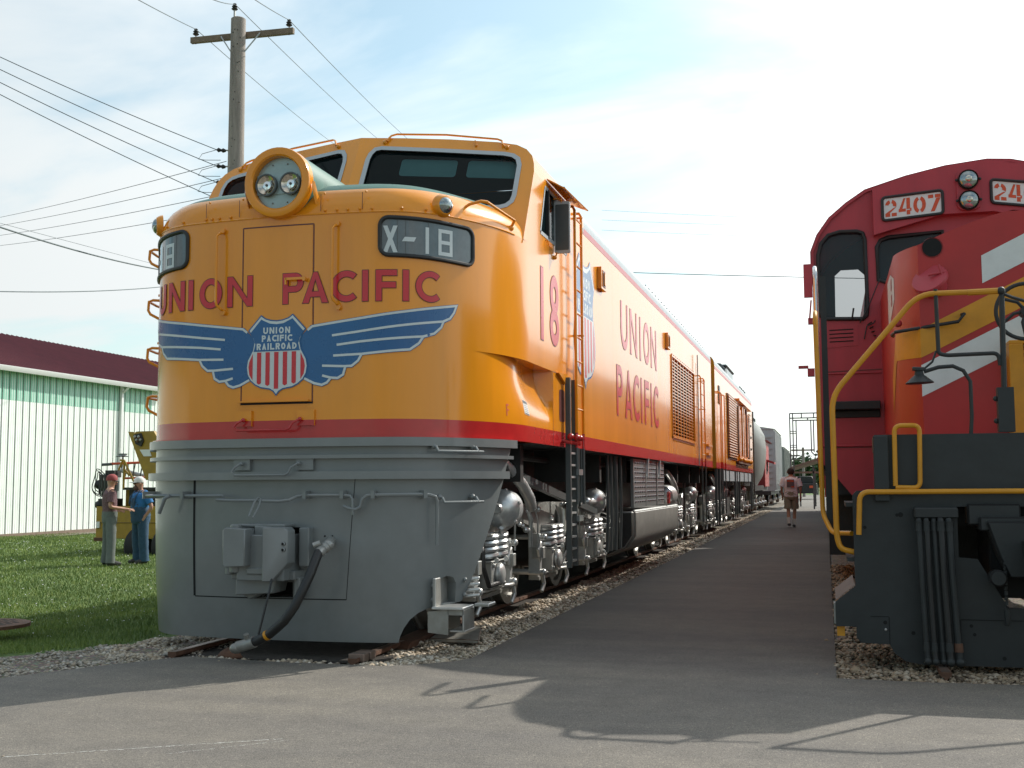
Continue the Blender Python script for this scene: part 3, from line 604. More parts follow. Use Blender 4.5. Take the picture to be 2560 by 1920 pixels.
mb.prism([(11.02, 2.42), (11.50, 2.44), (11.50, 2.40), (11.4, 2.36), (11.35, 2.33)], lambda a, b: (XS, a, b), lambda a, b: (XS + .03, a, b), 'yellow')
wrap(mb, [rrect(11.15, 11.4, 1.95, 2.27, .04, 3)], ssf, .002, 'lline', 0)
mb.build('recessed_hand_hold', LOCO)
mb = MB(); t = .105
text(mb, [('U', 14.78, .56), ('N', 15.52, .60), ('I', 16.36, t), ('O', 16.72, .58), ('N', 17.44, .60)], 3.10, .615, t, ssf, 'lred', 'lline', .009, 0, .004)
mb.build('side_lettering', LOCO, smooth=0); mb = MB()
text(mb, [('P', 14.42, .44), ('A', 15.05, .56), ('C', 15.74, .50), ('I', 16.40, t), ('F', 16.75, .42), ('I', 17.36, t), ('C', 17.66, .50)], 2.20, .64, t, ssf, 'lred', 'lline', .009, 0, .004)
mb.build('side_lettering', LOCO, smooth=0)
mb = MB(); text(mb, [('1', 10.40, .12), ('8', 10.78, .38)], 2.68, .69, .105, ssf, 'lred', 'lline', .008, 0, .004); mb.build('side_number', LOCO, smooth=0)
mb = MB(); shield(mb, ssf, 12.46, 2.37 + .74, 2.15, 2.25, .004, 0); mb.build('side_shield_emblem', LOCO, smooth=0)
# louvred air intake
mb = MB(); y0, y1, z0, z1 = LV
mb.add([(XS - .10, y0, z0), (XS - .10, y1, z0), (XS - .10, y1, z1), (XS - .10, y0, z1)], [(0, 1, 2, 3)], 'interior_dark')
for a, b in (((y0, z0), (y1, z0)), ((y1, z0), (y1, z1)), ((y1, z1), (y0, z1)), ((y0, z1), (y0, z0))): mb.prism([a, b, (b[0] + (.03 if a[0] == b[0] else 0), b[1] + (.03 if a[1] == b[1] else 0)), (a[0] + (.03 if a[0] == b[0] else 0), a[1] + (.03 if a[1] == b[1] else 0))], lambda p, q: (XS - .1, p, q), lambda p, q: (XS + .02, p, q), 'yellow')
for i in range(1, 8): y = y0 + (y1 - y0) * i / 8; mb.box(XS - .012, XS + .006, y - .02, y + .02, z0 + .03, z1, 'yellow')
for i in range(24):
    z = z0 + .04 + (z1 - z0 - .05) * i / 24; mb.add([(XS - .03, y0, z + .028), (XS - .03, y1, z + .028), (XS + .003, y1, z + .016), (XS + .003, y0, z + .016), (XS + .003, y1, z), (XS + .003, y0, z)], [(0, 1, 2, 3), (3, 2, 4, 5)], 'yellow')
for i in range(14):
    for z in (z0 - .04, z1 + .045): mb.sph((XS + .004, y0 + .1 + (y1 - y0 - .2) * i / 13, z), .014, 'lline', 6, 4)
mb.build('louvre_panel', LOCO)
for y, z in ((13.22, 3.62), (19.1, 3.58)):      # cast lifting lugs
    mb = MB(); mb.box(XS, XS + .05, y, y + .30, z, z + .26, 'yellow'); mb.box(XS + .05, XS + .055, y + .06, y + .24, z + .03, z + .23, 'lline'); mb.box(XS + .05, XS + .07, y + .12, y + .17, z + .05, z + .2, 'yellow')
    mb.build('lifting_lug', LOCO, bev=.006)
mb = MB()
for i in range(26): mb.box(XS + .02 - .12, XS - .07, 17.5 + i * .35, 17.56 + i * .35, 4.33, 4.385, 'dkgreen')
mb.build('roof_lugs', LOCO)
# ladders and side handrails with grey lower halves
def two_tone(mb, pts, r, zs=1.70):
    mb.tube(pts, r, 'yellow', 8)
def rail(mb, x, y, ztop, zbot, r=.014, hook=True):
    P = []
    if hook: P += [(XS, y, ztop), (x - .02, y, ztop), (x, y, ztop - .04)]
    else: P += [(x, y, ztop)]
    mb.tube(P + [(x, y, 1.855)], r, 'yellow'); mb.tube([(x, y, 1.855), (x, y, 1.70)], r, 'stripe'); mb.tube([(x, y, 1.70), (x, y, zbot)], r, 'dgrey')
def ladder(name, ya, yb, ztop, zbot, nr):
    mb = MB(); x = XS + .075
    for y in (ya, yb): rail(mb, x, y, ztop, zbot, .016)
    for i in range(nr):
        z = ztop - .12 - i * .25
        if z > 1.9: mb.tube([(x, ya, z), (x, yb, z)], .010, 'yellow')
    for z in (ztop - .05, 2.9, 1.8): mb.tube([(XS, yb, z), (x, yb, z)], .012, 'yellow'); mb.sph((x, yb + .0, z), .02, 'yellow' if z > 1.85 else 'stripe', 8, 5)
    return mb.build(name, LOCO)
ladder('side_ladder', 11.62, 11.95, 4.22, 1.12, 9)
mb = MB(); x = XS + .07                       # foot ladder hanging below the side
for y, w in ((11.33, .05), (11.62, .05)): mb.box(x - .05, x, y, y + w, .50, 2.40, 'dgrey')
for z in np.arange(.55, 1.65, .12): mb.box(x - .045, x - .005, 11.38, 11.62, z, z + .02, 'silver')
for z in (1.45, .98): mb.box(x, x + .03, 11.60, 11.80, z - .03, z + .03, 'grey')
for y in (11.3, 11.6, 11.75): mb.sph((x + .01, y, 1.80), .035, 'stripe', 10, 6); mb.cyl((XS, y, 1.76), (x + .02, y, 1.74), .02, 'stripe')
mb.tube([(XS + .05, 11.80, 1.7), (XS + .05, 11.80, 1.15), (XS + .05, 11.86, 1.11), (XS + .05, 11.94, 1.15), (XS + .05, 11.95, 1.7)], .016, 'dgrey')
mb.build('foot_ladder', LOCO)
ladder('side_ladder', 23.9, 24.6, 3.55, .55, 8)
mb = MB(); mb.tube([(XS + .05, 23.6, 3.95), (XS + .05, 23.6, 1.7)], .012, 'roofgrey'); mb.build('conduit', LOCO)
mb = MB(); wrap(mb, [[(23.75, 1.9), (23.85, 1.9), (23.85, 3.8), (23.75, 3.8)]], ssf, .006, 'yellow', 0)
mb.box(XS, XS + .05, 25.6, 26.5, 2.15, 2.2, 'yellow'); mb.build('door_step', LOCO); mb = MB(); mb.box(XS, XS + .05, 25.6, 26.5, 1.95, 2.0, 'yellow'); mb.build('door_step', LOCO)
# ---------------- pilot / skirt
mb = MB()
PO = [(-2.27, 1.69), (-2.12, 1.38), (-1.72, .56), (-1.60, .12), (1.016, .11), (1.03, .16), (1.06, .22), (1.11, .285), (1.18, .335), (1.26, .365), (1.40, .375), (1.60, .40), (1.70, .56), (2.12, 1.38), (2.27, 1.69)]
H1 = [(-.30, .62), (.215, .62), (.215, 1.0), (-.30, 1.0)]; H2 = [(-.27, .45), (.15, .45), (.15, .57), (-.27, .57)]
H3 = [(1.34, .40), (1.53, .40), (1.53, .55), (1.50, .595), (1.44, .61), (1.38, .595), (1.34, .55)]
def pgrid(mb):
    wrap(mb, [PO, H1, H2, H3], psf, 0, 'grey', .04)
pgrid(mb)
wrap(mb, [H1], psf, -.25, 'interior_dark', 0); wrap(mb, [H2], psf, -.25, 'interior_dark', 0)
for H_ in (H1, H2, H3):
    for i in range(len(H_)):
        a, b = H_[i], H_[(i + 1) % len(H_)]; mb.add([psf(*a), psf(*b), psf(b[0], b[1], -.12), psf(a[0], a[1], -.12)], [(0, 1, 2, 3)], 'grey')
for i in range(len(PO)):
    a, b = PO[i], PO[(i + 1) % len(PO)]; n = max(1, int(math.dist(a, b) / .08))
    for j in range(n):
        p = (a[0] + (b[0] - a[0]) * j / n, a[1] + (b[1] - a[1]) * j / n); q = (a[0] + (b[0] - a[0]) * (j + 1) / n, a[1] + (b[1] - a[1]) * (j + 1) / n)
        mb.add([psf(*p), psf(*q), psf(q[0], q[1], -.025), psf(p[0], p[1], -.025)], [(0, 1, 2, 3)], 'grey')
ribbon(mb, [(-.745, .446), (-.745, 1.378)], .022, psf, .0012, 'interior_dark'); ribbon(mb, [(-.74, .443), (.594, .440)], .009, psf, .0014, 'interior_dark'); ribbon(mb, [(.594, .44), (.667, 1.376)], .005, psf, .001, 'interior_dark')
for s in (.421, .483): mb.sph(psf(s, .932, 0), .008, 'interior_dark', 6, 4)
for a, b in ((1.30, .54), (1.30, .43), (1.62, .57), (1.62, .45)): mb.sph(psf(a, b, .008), .018, 'grey', 8, 6)
mb.build('pilot', LOCO, smooth=50)
def sweep(mb, s0, s1, z0, z1, d, m, n=60, sf=None):
    sf = sf or (lambda s, z, o: psf(s, max(z, 1.31), o)[:2] + (z,))
    rows = []
    for s in np.linspace(s0, s1, n): rows.append([sf(s, z0, 0), sf(s, z0, d), sf(s, z1, d), sf(s, z1, 0)])
    grid(mb, rows, m, closed=True); o = len(mb.v) ; mb.v += rows[0] + rows[-1]; mb.f += [[o, o + 1, o + 2, o + 3], [o + 7, o + 6, o + 5, o + 4]]; mb.m += [mb.mi(m)] * 2
for z0, z1, s1, d in ((1.632, 1.70, 2.26, .055), (1.538, 1.566, 2.20, .05), (1.374, 1.436, 2.12, .06)):
    mb = MB(); sweep(mb, -s1, s1, z0, z1, d, 'grey'); mb.build('anticlimber_band', LOCO, smooth=30)
mb = MB(); sweep(mb, -2.28, 2.28, 1.70, 1.712, .03, 'stripe'); mb.build('stripe_lip', LOCO, smooth=30)
for z, s0, s1 in ((1.59, 1.28, 1.72), (1.19, 1.33, 1.72)):
    mb = MB(); L = [psf(s, z, .10) for s in np.linspace(s0, s1, 10)]
    mb.tube([psf(s0, z + .035, 0), psf(s0, z + .035, .08), psf(s0 + .005, z, .10)] + L + [psf(s1, z, .10)], .0105, 'grey')
    mb.tube([psf(s1 - .06, z + .035, 0), psf(s1 - .06, z + .035, .08), psf(s1 - .055, z, .10)], .012, 'grey')
    for s in (s0, s1 - .06): mb.sph(psf(s, z + .04, .035), .024, 'grey', 10, 6)
    mb.build('pilot_grab_iron', LOCO)
# uncoupling lever
mb = MB(); o = .085
mb.tube([psf(-1.55, 1.25, o), psf(-1.3, 1.25, o), psf(-1.0, 1.25, o), psf(-.74, 1.25, o), psf(-.42, 1.25, o), psf(-.39, 1.23, o + .02), psf(-.44, 1.218, o + .05), psf(-.3, 1.212, o + .06), psf(-.1, 1.212, o + .06), psf(.1, 1.206, o + .06), psf(.18, 1.215, o + .05), psf(.22, 1.24, o), psf(.27, 1.25, o), psf(.6, 1.25, o), psf(.65, 1.245, o), psf(.672, 1.22, o), psf(.676, 1.10, o)], .0125, 'grey')
mb.tube([psf(.60, 1.168, o), psf(.64, 1.15, o), psf(.70, 1.14, o), psf(.735, 1.16, o), psf(.75, 1.22, o), psf(.785, 1.247, o), psf(.83, 1.25, o), psf(1.15, 1.253, o), psf(1.225, 1.25, o), psf(1.27, 1.235, o), psf(1.283, 1.20, o), psf(1.286, .86, o)], .0145, 'grey')
mb.tube([psf(-.91, 1.25, o + .01), psf(-.94, 1.23, o + .03), psf(-1.0, 1.11, o + .03)], .016, 'grey')
for s in (-1.36, -.79, .29, .59, .83, 1.19): mb.prism([(s - .013, 1.225), (s + .013, 1.225), (s + .013, 1.285), (s - .013, 1.285)], lambda a, b: psf(a, b, 0), lambda a, b: psf(a, b, .11), 'grey')
mb.build('uncoupling_lever', LOCO)
mb = MB(); mb.tube([psf(-.11, 1.09, .22), psf(-.09, 1.20, .17), psf(-.07, 1.235, .15), psf(-.045, 1.225, .15), psf(-.05, 1.16, .18), psf(-.065, 1.08, .24)], .008, 'grey', 6); mb.build('lift_link', LOCO)
# coupler
def cp(s, z, y=8.1): k = y / 8.38; return ((-4.2 + s) * k, y, 1.32 + (z - 1.32) * k)
mb = MB(); X0, X1 = -4.485, -3.985
mb.box(-4.42, -4.02, 8.12, 8.75, .60, .95, 'grey')                             # shank
mb.prism([(-4.49, .73), (-4.47, .705), (-4.30, .715), (-4.30, 1.0), (-4.47, 1.01), (-4.49, .985)], lambda a, b: (a, 8.02, b), lambda a, b: (a, 8.20, b), 'grey')   # knuckle
mb.cyl((-4.44, 8.14, .66), (-4.44, 8.14, 1.03), .045, 'grey')
mb.cyl((-4.52, 8.19, .72), (-4.52, 8.19, .98), .045, 'grey'); mb.cyl((-4.52, 8.19, .64), (-4.52, 8.19, .72), .03, 'grey')
mb.prism([(-4.30, .70), (-4.16, .70), (-4.16, 1.01), (-4.30, 1.02)], lambda a, b: (a, 8.17, b), lambda a, b: (a, 8.35, b), 'grey')
mb.prism([(-4.16, .60), (-4.09, .60), (-3.985, .74), (-3.985, .98), (-4.01, 1.01), (-4.16, 1.01)], lambda a, b: (a, 8.03 + (a + 4.16) * .45, b), lambda a, b: (a, 8.24, b), 'grey')   # guard arm
mb.add([(-4.15, 8.045, .93), (-4.06, 8.09, .93), (-4.09, 8.10, .86), (-4.14, 8.05, .82)], [(0, 1, 2, 3)], 'steel') if 0 else None
mb.box(-4.33, -4.12, 8.10, 8.16, .65, .70, 'grey')
mb.prism([(-4.29, .80), (-4.18, .80), (-4.17, .93), (-4.20, .955), (-4.28, .95)], lambda a, b: (a, 8.165, b), lambda a, b: (a, 8.18, b), 'rust')
for z in (.885, .84): mb.cyl((-4.015, 8.085, z), (-4.015, 8.12, z), .018, 'interior_dark')
mb.box(-4.48, -4.06, 8.20, 8.5, 1.005, 1.03, 'grey')
mb.build('coupler', LOCO, bev=.012)
mb = MB()                                                                       # carrier iron under the coupler
mb.box(-4.52, -3.98, 8.22, 8.45, .60, .67, 'grey'); mb.prism([(-4.47, .48), (-4.15, .50), (-4.12, .61), (-4.47, .61)], lambda a, b: (a, 8.20, b), lambda a, b: (a, 8.42, b), 'grey')
mb.prism([(-4.52, .60), (-4.47, .48), (-4.40, .44), (-4.33, .47), (-4.30, .55)], lambda a, b: (a, 8.30, b), lambda a, b: (a, 8.45, b), 'grey'); mb.box(-3.985, -3.90, 8.30, 8.40, .70, 1.0, 'grey')
mb.box(-4.01, -3.96, 8.27, 8.38, .45, .62, 'grey'); mb.build('coupler_carrier', LOCO, bev=.008)
# brake hose with its fittings
mb = MB(); e = cp(.43, .865, 8.25); mb.cyl(psf(.47, .90, -.02), e, .036, 'silver2', n=12); mb.sph(e, .045, 'silver2', 10, 8); f_ = cp(.345, .80, 8.13)
mb.lathe([(.042, 0), (.034, .2), (.044, .35), (.032, .5), (.042, .7), (.036, 1)], e, f_, 'silver2', 14); mb.cyl(cp(.36, .88, 8.17), cp(.30, .86, 8.15), .022, 'silver2')
hs = mb.build('brake_hose_valve', LOCO)
P = [cp(.35, .81, 8.14), cp(.32, .74, 8.08), cp(.28, .64, 8.02), cp(.22, .52, 7.97), cp(.15, .39, 7.93), cp(.06, .27, 7.93), cp(-.06, .17, 7.95), cp(-.16, .115, 7.97), cp(-.23, .09, 7.98)]
mb = MB(); mb.tube(P, .036, 'black', 12); P2 = [Vector(P[6]).lerp(Vector(P[7]), t_) for t_ in (.15, .35)]; mb.tube(P2, .038, 'ryellow', 12)
mb.build('brake_hose', hs)
mb = MB(); a, b = Vector(P[-1]), Vector(P[-1]) + Vector((-.10, -.01, -.03)); mb.tube([Vector(P[-2]).lerp(a, .5), a, b], .045, 'silver2', 12); mb.sph(b + Vector((-.01, 0, -.008)), .052, 'silver2', 10, 8, sz=.8); mb.cyl(a + Vector((-.02, 0, 0)), a + Vector((-.02, -.03, .07)), .02, 'silver2')
mb.build('hose_coupling', hs)
mb = MB(); mb.tube([cp(-.04, .66, 8.1), cp(-.07, .5, 8.02), cp(-.11, .35, 7.98), cp(-.16, .16, 7.96)], .009, 'black', 6); mb.build('hose_chain', hs)
# right front step with its spring buffer, derail-type chock on the rail
mb = MB()
for z in np.arange(.42, .58, .045): mb.tube([(-2.98, 9.02, z), (-2.84, 9.0, z + .012), (-2.74, 9.04, z + .02)], .016, 'silver', 8)
mb.box(-2.99, -2.965, 8.60, 8.9, .37, .60, 'silver2')
mb.box(-2.985, -2.73, 8.56, 8.85, .365, .385, 'silver'); mb.box(-2.70, -2.58, 8.76, 8.95, .375, .40, 'silver2')
mb.add([(-3.03, 8.60, .345), (-2.985, 8.60, .345), (-2.86, 8.60, .365), (-2.86, 8.60, .17), (-3.03, 8.60, .185), (-3.03, 8.9, .345), (-2.86, 8.9, .365), (-2.86, 8.9, .17), (-3.03, 8.9, .185)], [(0, 2, 3, 4), (5, 8, 7, 6), (0, 4, 8, 5)], 'silver2')
mb.box(-2.87, -2.735, 8.60, 8.615, .32, .365, 'silver2'); mb.box(-2.75, -2.735, 8.60, 8.88, .20, .365, 'silver2'); mb.box(-2.86, -2.735, 8.62, 8.88, .19, .205, 'silver')
mb.build('front_step', LOCO, bev=.005)
# ---------------- trucks
def coil(mb, cx, cy, z0, z1, r, w, turns, m):
    P = [(cx + r * math.cos(2 * math.pi * t * turns), cy + r * math.sin(2 * math.pi * t * turns), z0 + (z1 - z0) * t) for t in np.linspace(0, 1, int(turns * 14) + 1)]
    mb.tube(P, w, m, 7)
def truck(parent, xc, yc, axles, sil='silver', sil2='silver2', flip=1, detail=True, simple=False):
    X = xc + 1.30
    mb = MB(); ys = [yc + a for a in axles]; ya, yb = ys[0] - .75, ys[-1] + .75
    for g in ((1, -1) if not simple else (1,)):
        O = [(ya, .90), (ya + .1, 1.02), (ya + .9, 1.10), ((ya + yb) / 2, 1.14), (yb - .9, 1.10), (yb - .1, 1.02), (yb, .90)]
        B = []
        for y in ys[::-1]:
            B += [(y + .46, .80), (y + .44, .36), (y + .30, .34), (y + .30, .70), (y + .20, .84), (y, .90), (y - .20, .84), (y - .30, .70), (y - .30, .34), (y - .44, .36), (y - .46, .80)]
            if y != ys[0]: ym = y - (axles[1] - axles[0]) / 2; B += [(y - .60, .88), (ym + .15, .94), (ym - .15, .94), (y - (axles[1] - axles[0]) + .60, .88)]
        x0, x1 = xc + g * 1.16, xc + g * 1.26
        mb.prism(O[::-1] + B[::-1], lambda a, b: (x0, a, b), lambda a, b: (x1, a, b), sil2)
        for y in ys: mb.box(min(x0, x1), max(x0, x1) + .012 * g, y - .44, y + .44, .325, .36, sil2)
    mb.box(xc - 1.15, xc + 1.15, yc - .35, yc + .35, .55, 1.0, 'dark')
    # top flange pipe and equaliser rods
    if not simple:
        L = [(x1 + .02, y, 1.06 + .03 * math.sin((y - ya) * 1.1)) for y in np.linspace(ya + .5, yb - .3, 24)]
        mb.tube(L, .022, sil); mb.tube([(a + .02, b, c - .07) for a, b, c in L], .018, sil2)
    fr_ = mb.build('truck', parent, smooth=30, bev=0)
    for y in ys:
        for g in (1, -1):
            mb = MB(); xf = xc + g * .82
            mb.lathe([(.50, 0), (.50, .75), (.53, .82), (.53, 1)], (xf, y, .53), (xf - g * .14, y, .53), sil2, 36, cap=False)
            mb.lathe([(.50, 0), (.43, .02), (.41, .25), (.18, .20), (.14, -.35), (.001, -.35)], (xf, y, .53), (xf - g * .14, y, .53), sil2 if y != 99 else 'dark', 36, cap=False)
            mb.lathe([(.53, 1), (.001, 1)], (xf, y, .53), (xf - g * .14, y, .53), 'dark', 36, cap=False)
            mb.build('wheel', fr_)
        if simple: continue
        mb = MB(); mb.cyl((xc - 1.2, y, .53), (xc + 1.2, y, .53), .09, 'dark'); mb.build('axle', fr_)
        for k in (-1, 1):
            mb = MB(); coil(mb, X - .02, y + k * .155, .655, .88, .105, .025, 4.2, sil); mb.build('coil_spring', fr_)
        mb = MB()
        mb.box(X - .14, X + .06, y - .23, y + .23, .41, .645, sil2); mb.box(X - .13, X + .08, y - .28, y + .28, .645, .66, sil); mb.box(X - .13, X + .08, y - .28, y + .28, .875, .895, sil)
        mb.lathe([(.10, 0), (.10, .6), (.06, 1)], (X + .06, y - .02, .53), (X + .12, y - .02, .53), sil, 16)
        for a, b in ((-.17, .44), (.17, .44), (-.17, .61), (.17, .61)): mb.sph((X + .065, y + a, b), .018, sil, 8, 5)
        mb.box(X - .02, X + .03, y - .30, y + .42, .385, .41, sil); mb.tube([(X, y + .25, .40), (X + .05, y + .45, .395), (X + .05, y + .62, .40)], .022, sil)
        mb.build('journal_box', fr_, bev=.012)
        for k in (-1, 1):    # brake shoe, hanger and clasp rods beside each wheel
            mb = MB()
            yy = y + k * .56
            mb.prism([(yy - .05, .40), (yy + .05, .40), (yy + .07, .60), (yy + .03, .82), (yy - .05, .82), (yy - .02, .60)], lambda a, b: (X - .10, a, b), lambda a, b: (X + .02, a, b), sil); mb.prism([(yy - .04, .35), (yy + .04, .35), (yy + .06, .62), (yy - .03, .62)], lambda a, b: (xc + .70, a, b), lambda a, b: (xc + .84, a, b), sil2)
            mb.cyl((xc + .7, yy, .42), (X + .05, yy, .42), .03, sil); mb.cyl((xc + .7, yy, .78), (X + .06, yy, .78), .028, sil); mb.sph((X + .06, yy, .78), .035, sil, 10, 6); mb.sph((X + .05, yy, .42), .035, sil, 10, 6)
            mb.tube([(X + .03, yy, .42), (X + .04, yy + .06, .30), (X + .03, yy - .02, .22)], .022, sil2); mb.box(X - .06, X + .06, yy - .05, yy + .05, .56, .68, sil2)
            mb.prism([(yy - .10, .66), (yy + .02, .74), (yy + .08, .62), (yy - .02, .52)], lambda a, b: (X + .0, a, b), lambda a, b: (X + .03, a, b), sil)
            mb.build('brake_rigging', fr_, bev=.006)
    if not simple:
        for y, r in ((ys[0] + .02, .17), (ys[1] - .75, .15), (ys[-1] - .35, .16)):
            if abs(y - (ys[1] - .75)) < .01: continue
            mb = MB(); xb = xc + 1.37
            mb.lathe([(.04, -.22), (.045, -.16), (.05, -.13), (.03, -.12), (.03, -.04), (r * .45, -.01), (r * .85, .18), (r, .32), (r * 1.03, .34), (r * 1.03, .40), (r, .42), (r, .95), (r * .8, 1.05), (.02, 1.08)], (xb, y - .05, 1.11), (xb - .02, y + .27, 1.11), sil, 28)
            for a in range(6): mb.sph((xb + r * math.cos(a * 1.05 + .3) * 1.0, y + .07, 1.11 + r * math.sin(a * 1.05 + .3)), .018, sil, 6, 4)
            mb.tube([(xb + .02, y - .02, 1.11 - r), (xb, y + .02, .90), (xb - .05, y + .1, .86)], .02, sil)
            mb.build('brake_cylinder', fr_)
        mb = MB()          # pipes, clips and a speed recorder box
        rr = random.Random(3)
        for k in range(34):
            y = ya + .35 + (yb - ya - .6) * rr.random(); z = .86 + .26 * rr.random(); mb.sph((X - .03 + .05 * rr.random(), y, z), .018 + .014 * rr.random(), sil, 8, 5)
        for k in range(9):
            y = ya + .5 + (yb - ya - 1.2) * rr.random(); mb.tube([(X, y, 1.10), (X + .03, y + .03, .98), (X + .02, y + .12 * rr.random(), .86), (X + .02, y + .05, .70)], .010, sil, 6)
        mb.box(X + .02, X + .10, ys[-1] - .18, ys[-1] + .22, .44, .66, sil2)
        for a, b in ((-.15, .47), (.19, .47), (-.15, .63), (.19, .63)): mb.sph((X + .105, ys[-1] + a, b), .02, sil, 8, 5)
        mb.tube([(X + .08, ys[-1] + .22, .52), (X + .10, ys[-1] + .45, .52), (X + .10, ys[-1] + .55, .65), (X + .1, ys[-1] + .55, 1.5)], .018, sil)
        mb.tube([(X + .14, ys[-1] - .95, 1.12), (X + .12, ys[-1] - .40, 1.11)], .028, sil, 8); mb.sph((X + .13, ys[-1] - .95, 1.12), .05, sil, 8, 6)
        mb.tube([(X + .10, ys[1] + .35, 1.68), (X + .12, ys[1] + .36, 1.0), (X + .11, ys[1] + .28, .6), (X + .09, ys[1] + .05, .46)], .020, 'black')
        mb.tube([(X + .03, ys[0] - .42, .95), (X + .05, ys[0] - .44, .62), (X + .07, ys[0] - .33, .45), (X + .09, ys[0] + .02, .46)], .022, 'black')
        mb.box(X - .02, X + .04, ys[1] + .42, ys[1] + .62, .80, 1.08, sil2); mb.tube([(X + .05, ys[1] + .40, .78), (X + .05, ys[1] + .40, 1.05), (X + .05, ys[1] + .52, 1.12), (X + .05, ys[1] + .64, 1.05), (X + .05, ys[1] + .64, .78)], .022, sil)
        mb.build('truck_piping', fr_, bev=0)
        mb = MB(); P = [(X + .10, ys[0] - .10, 1.55), (X + .14, ys[0] + .15, 1.45), (X + .17, ys[0] + .42, 1.33), (X + .17, ys[0] + .70, 1.20), (X + .12, ys[0] + .98, 1.10)]
        Q = []
        for i in range(len(P) - 1):
            for j in range(10): Q.append(Vector(P[i]).lerp(Vector(P[i + 1]), j / 10))
        mb.tube(Q, .05, sil, 12, rs=[.05 + (.006 if i % 2 else 0) for i in range(len(Q))]); mb.build('sand_hose', fr_)
    return fr_
truck(LOCO, XC, 12.35, (-2.3, 0, 2.3)); truck(LOCO, XC, 23.2, (-2.1, 0, 2.1))
mb = MB()          # underframe: dark beams and pipes behind the trucks
mb.box(XC - 1.1, XC + 1.1, 9.0, 26.5, 1.25, 1.69, 'dark'); mb.box(XC - .9, XC + .9, 15.8, 20.2, .45, 1.3, 'dark')
mb.prism([(10.0, 1.50), (14.2, 1.02), (14.2, .95), (10.0, 1.42)], lambda a, b: (XS - .28, a, b), lambda a, b: (XS - .22, a, b), 'dgrey')
for y in (14.35, 14.6, 14.9, 15.3): mb.tube([(XS - .12, y, 1.69), (XS - .12, y + .02, .95), (XS - .14, y + .03, .48)], .022 if y != 14.9 else .035, 'dgrey')
mb.tube([(XS - .35, 9.7, 1.6), (XS - .35, 12, 1.58), (XS - .35, 26, 1.58)], .03, 'dark')
for i in range(9): mb.box(XS - .5, XS - .15, 10.2 + i * 1.9, 10.3 + i * 1.9, 1.35, 1.69, 'dark')
mb.lathe([(.02, 0), (.20, .03), (.24, .2), (.24, 1)], (XS - .45, 15.35, .70), (XS - .45, 15.9, .70), 'dark', 24); mb.lathe([(.25, .0), (.25, .15)], (XS - .45, 15.42, .70), (XS - .45, 15.9, .70), 'silver2', 24, cap=False)
mb.build('underframe', LOCO, smooth=30)
mb = MB()          # fuel tank with sloped belly and silver side
T0, T1 = 15.8, 20.6; TP = [(-1.66, .95), (1.66, .95), (1.66, .62), (1.55, .46), (1.2, .30), (.6, .22), (-.6, .22), (-1.2, .30), (-1.55, .46), (-1.66, .62)]
mb.prism([(XC + a, b) for a, b in TP], lambda a, b: (a, T0 + .12, b), lambda a, b: (a, T1, b), 'silver2')
mb.prism([(XC + a * .985, b) for a, b in TP], lambda a, b: (a, T0, b), lambda a, b: (a, T0 + .12, b), 'dark')
mb.box(XS - .08, XS - .02, T0 + .1, T1, .935, .97, 'silver'); mb.build('fuel_tank', LOCO, bev=.02)
mb = MB()          # dimpled step plates above the tank
for a, b in ((16.0, 17.1), (17.15, 18.2), (18.3, 19.1)):
    mb.box(XS - .10, XS - .06, a, b, 1.0, 1.68, 'grey')
    ny = 5 if b - a > .9 else 4
    for i in range(ny):
        for j in range(9): mb.sph((XS - .055, a + .14 + (b - a - .28) * i / (ny - 1), 1.08 + j * .068), .017, 'steel', 8, 5)
for y in (17.0, 18.25): mb.box(XS - .03, XS, y, y + .06, 1.42, 1.72, 'silver', Matrix.Rotation(-.35, 3, 'X'))
mb.build('step_plate', LOCO)
mb = MB(); mb.box(XS - .03, XS + .01, 19.2, 19.35, 1.0, 1.2, 'stripe'); mb.build('fuel_gauge_cover', LOCO, bev=.01)
mb = MB(); mb.lathe([(.10, 0), (.17, .06), (.19, .15), (.19, 1)], (XS - .3, 20.7, 1.12), (XS - .3, 21.3, 1.12), 'silver', 24); mb.build('air_reservoir', LOCO)

# ================================================================ second yellow unit, hopper, caboose, boxcar: coupled behind
U0, U1 = 27.85, 41.9
TU = thing('turbine_unit', 'second yellow unit behind the blunt nosed one, with louvres and a grey roof stack', 'locomotive', (XC, U0, 0))
mb = MB()
r0 = [(XC - 1.68, U0, 1.70)] + [(XC - u, U0, z) for u, z in BR] + [(XC + u, U0, z) for u, z in BR[::-1][1:]] + [(XC + 1.68, U0, 1.70)]
grid(mb, [r0, [(a, U1, c) for a, b, c in r0]], 'yellow', lambda i, j: 'roofgrey' if 1 <= j < len(r0) - 2 and r0[j][2] > 4.22 else 'yellow')
for y in (U0, U1): mb.prism([(p[0], p[2]) for p in r0], lambda a, b: (a, y - .01, b), lambda a, b: (a, y + .01, b), 'yellow')
mb.build('unit_body', TU, smooth=30)
mb = MB(); wrap(mb, [[(U0, 1.70), (U1, 1.70), (U1, 1.845), (U0, 1.845)]], ssf, .003, 'stripe', 0); wrap(mb, [[(U0, 4.08), (U1, 4.08), (U1, 4.15), (U0, 4.15)]], ssf, .003, 'pinkstripe', 0)
mb.build('unit_stripes', TU, smooth=0)
mb = MB(); mb.box(XS - .08, XS - .02, U0 + 2, U1, 1.40, 1.695, 'roofgrey')
for i in range(7): mb.box(XS - .02, XS, U0 + 2 + i * 1.9, U0 + 2.05 + i * 1.9, 1.38, 1.69, 'dgrey')
mb.build('unit_sill', TU, smooth=0)
mb = MB(); y0, y1 = 31.2, 34.2
mb.box(XS, XS + .03, y0, y1, 2.0, 3.75, 'rust')
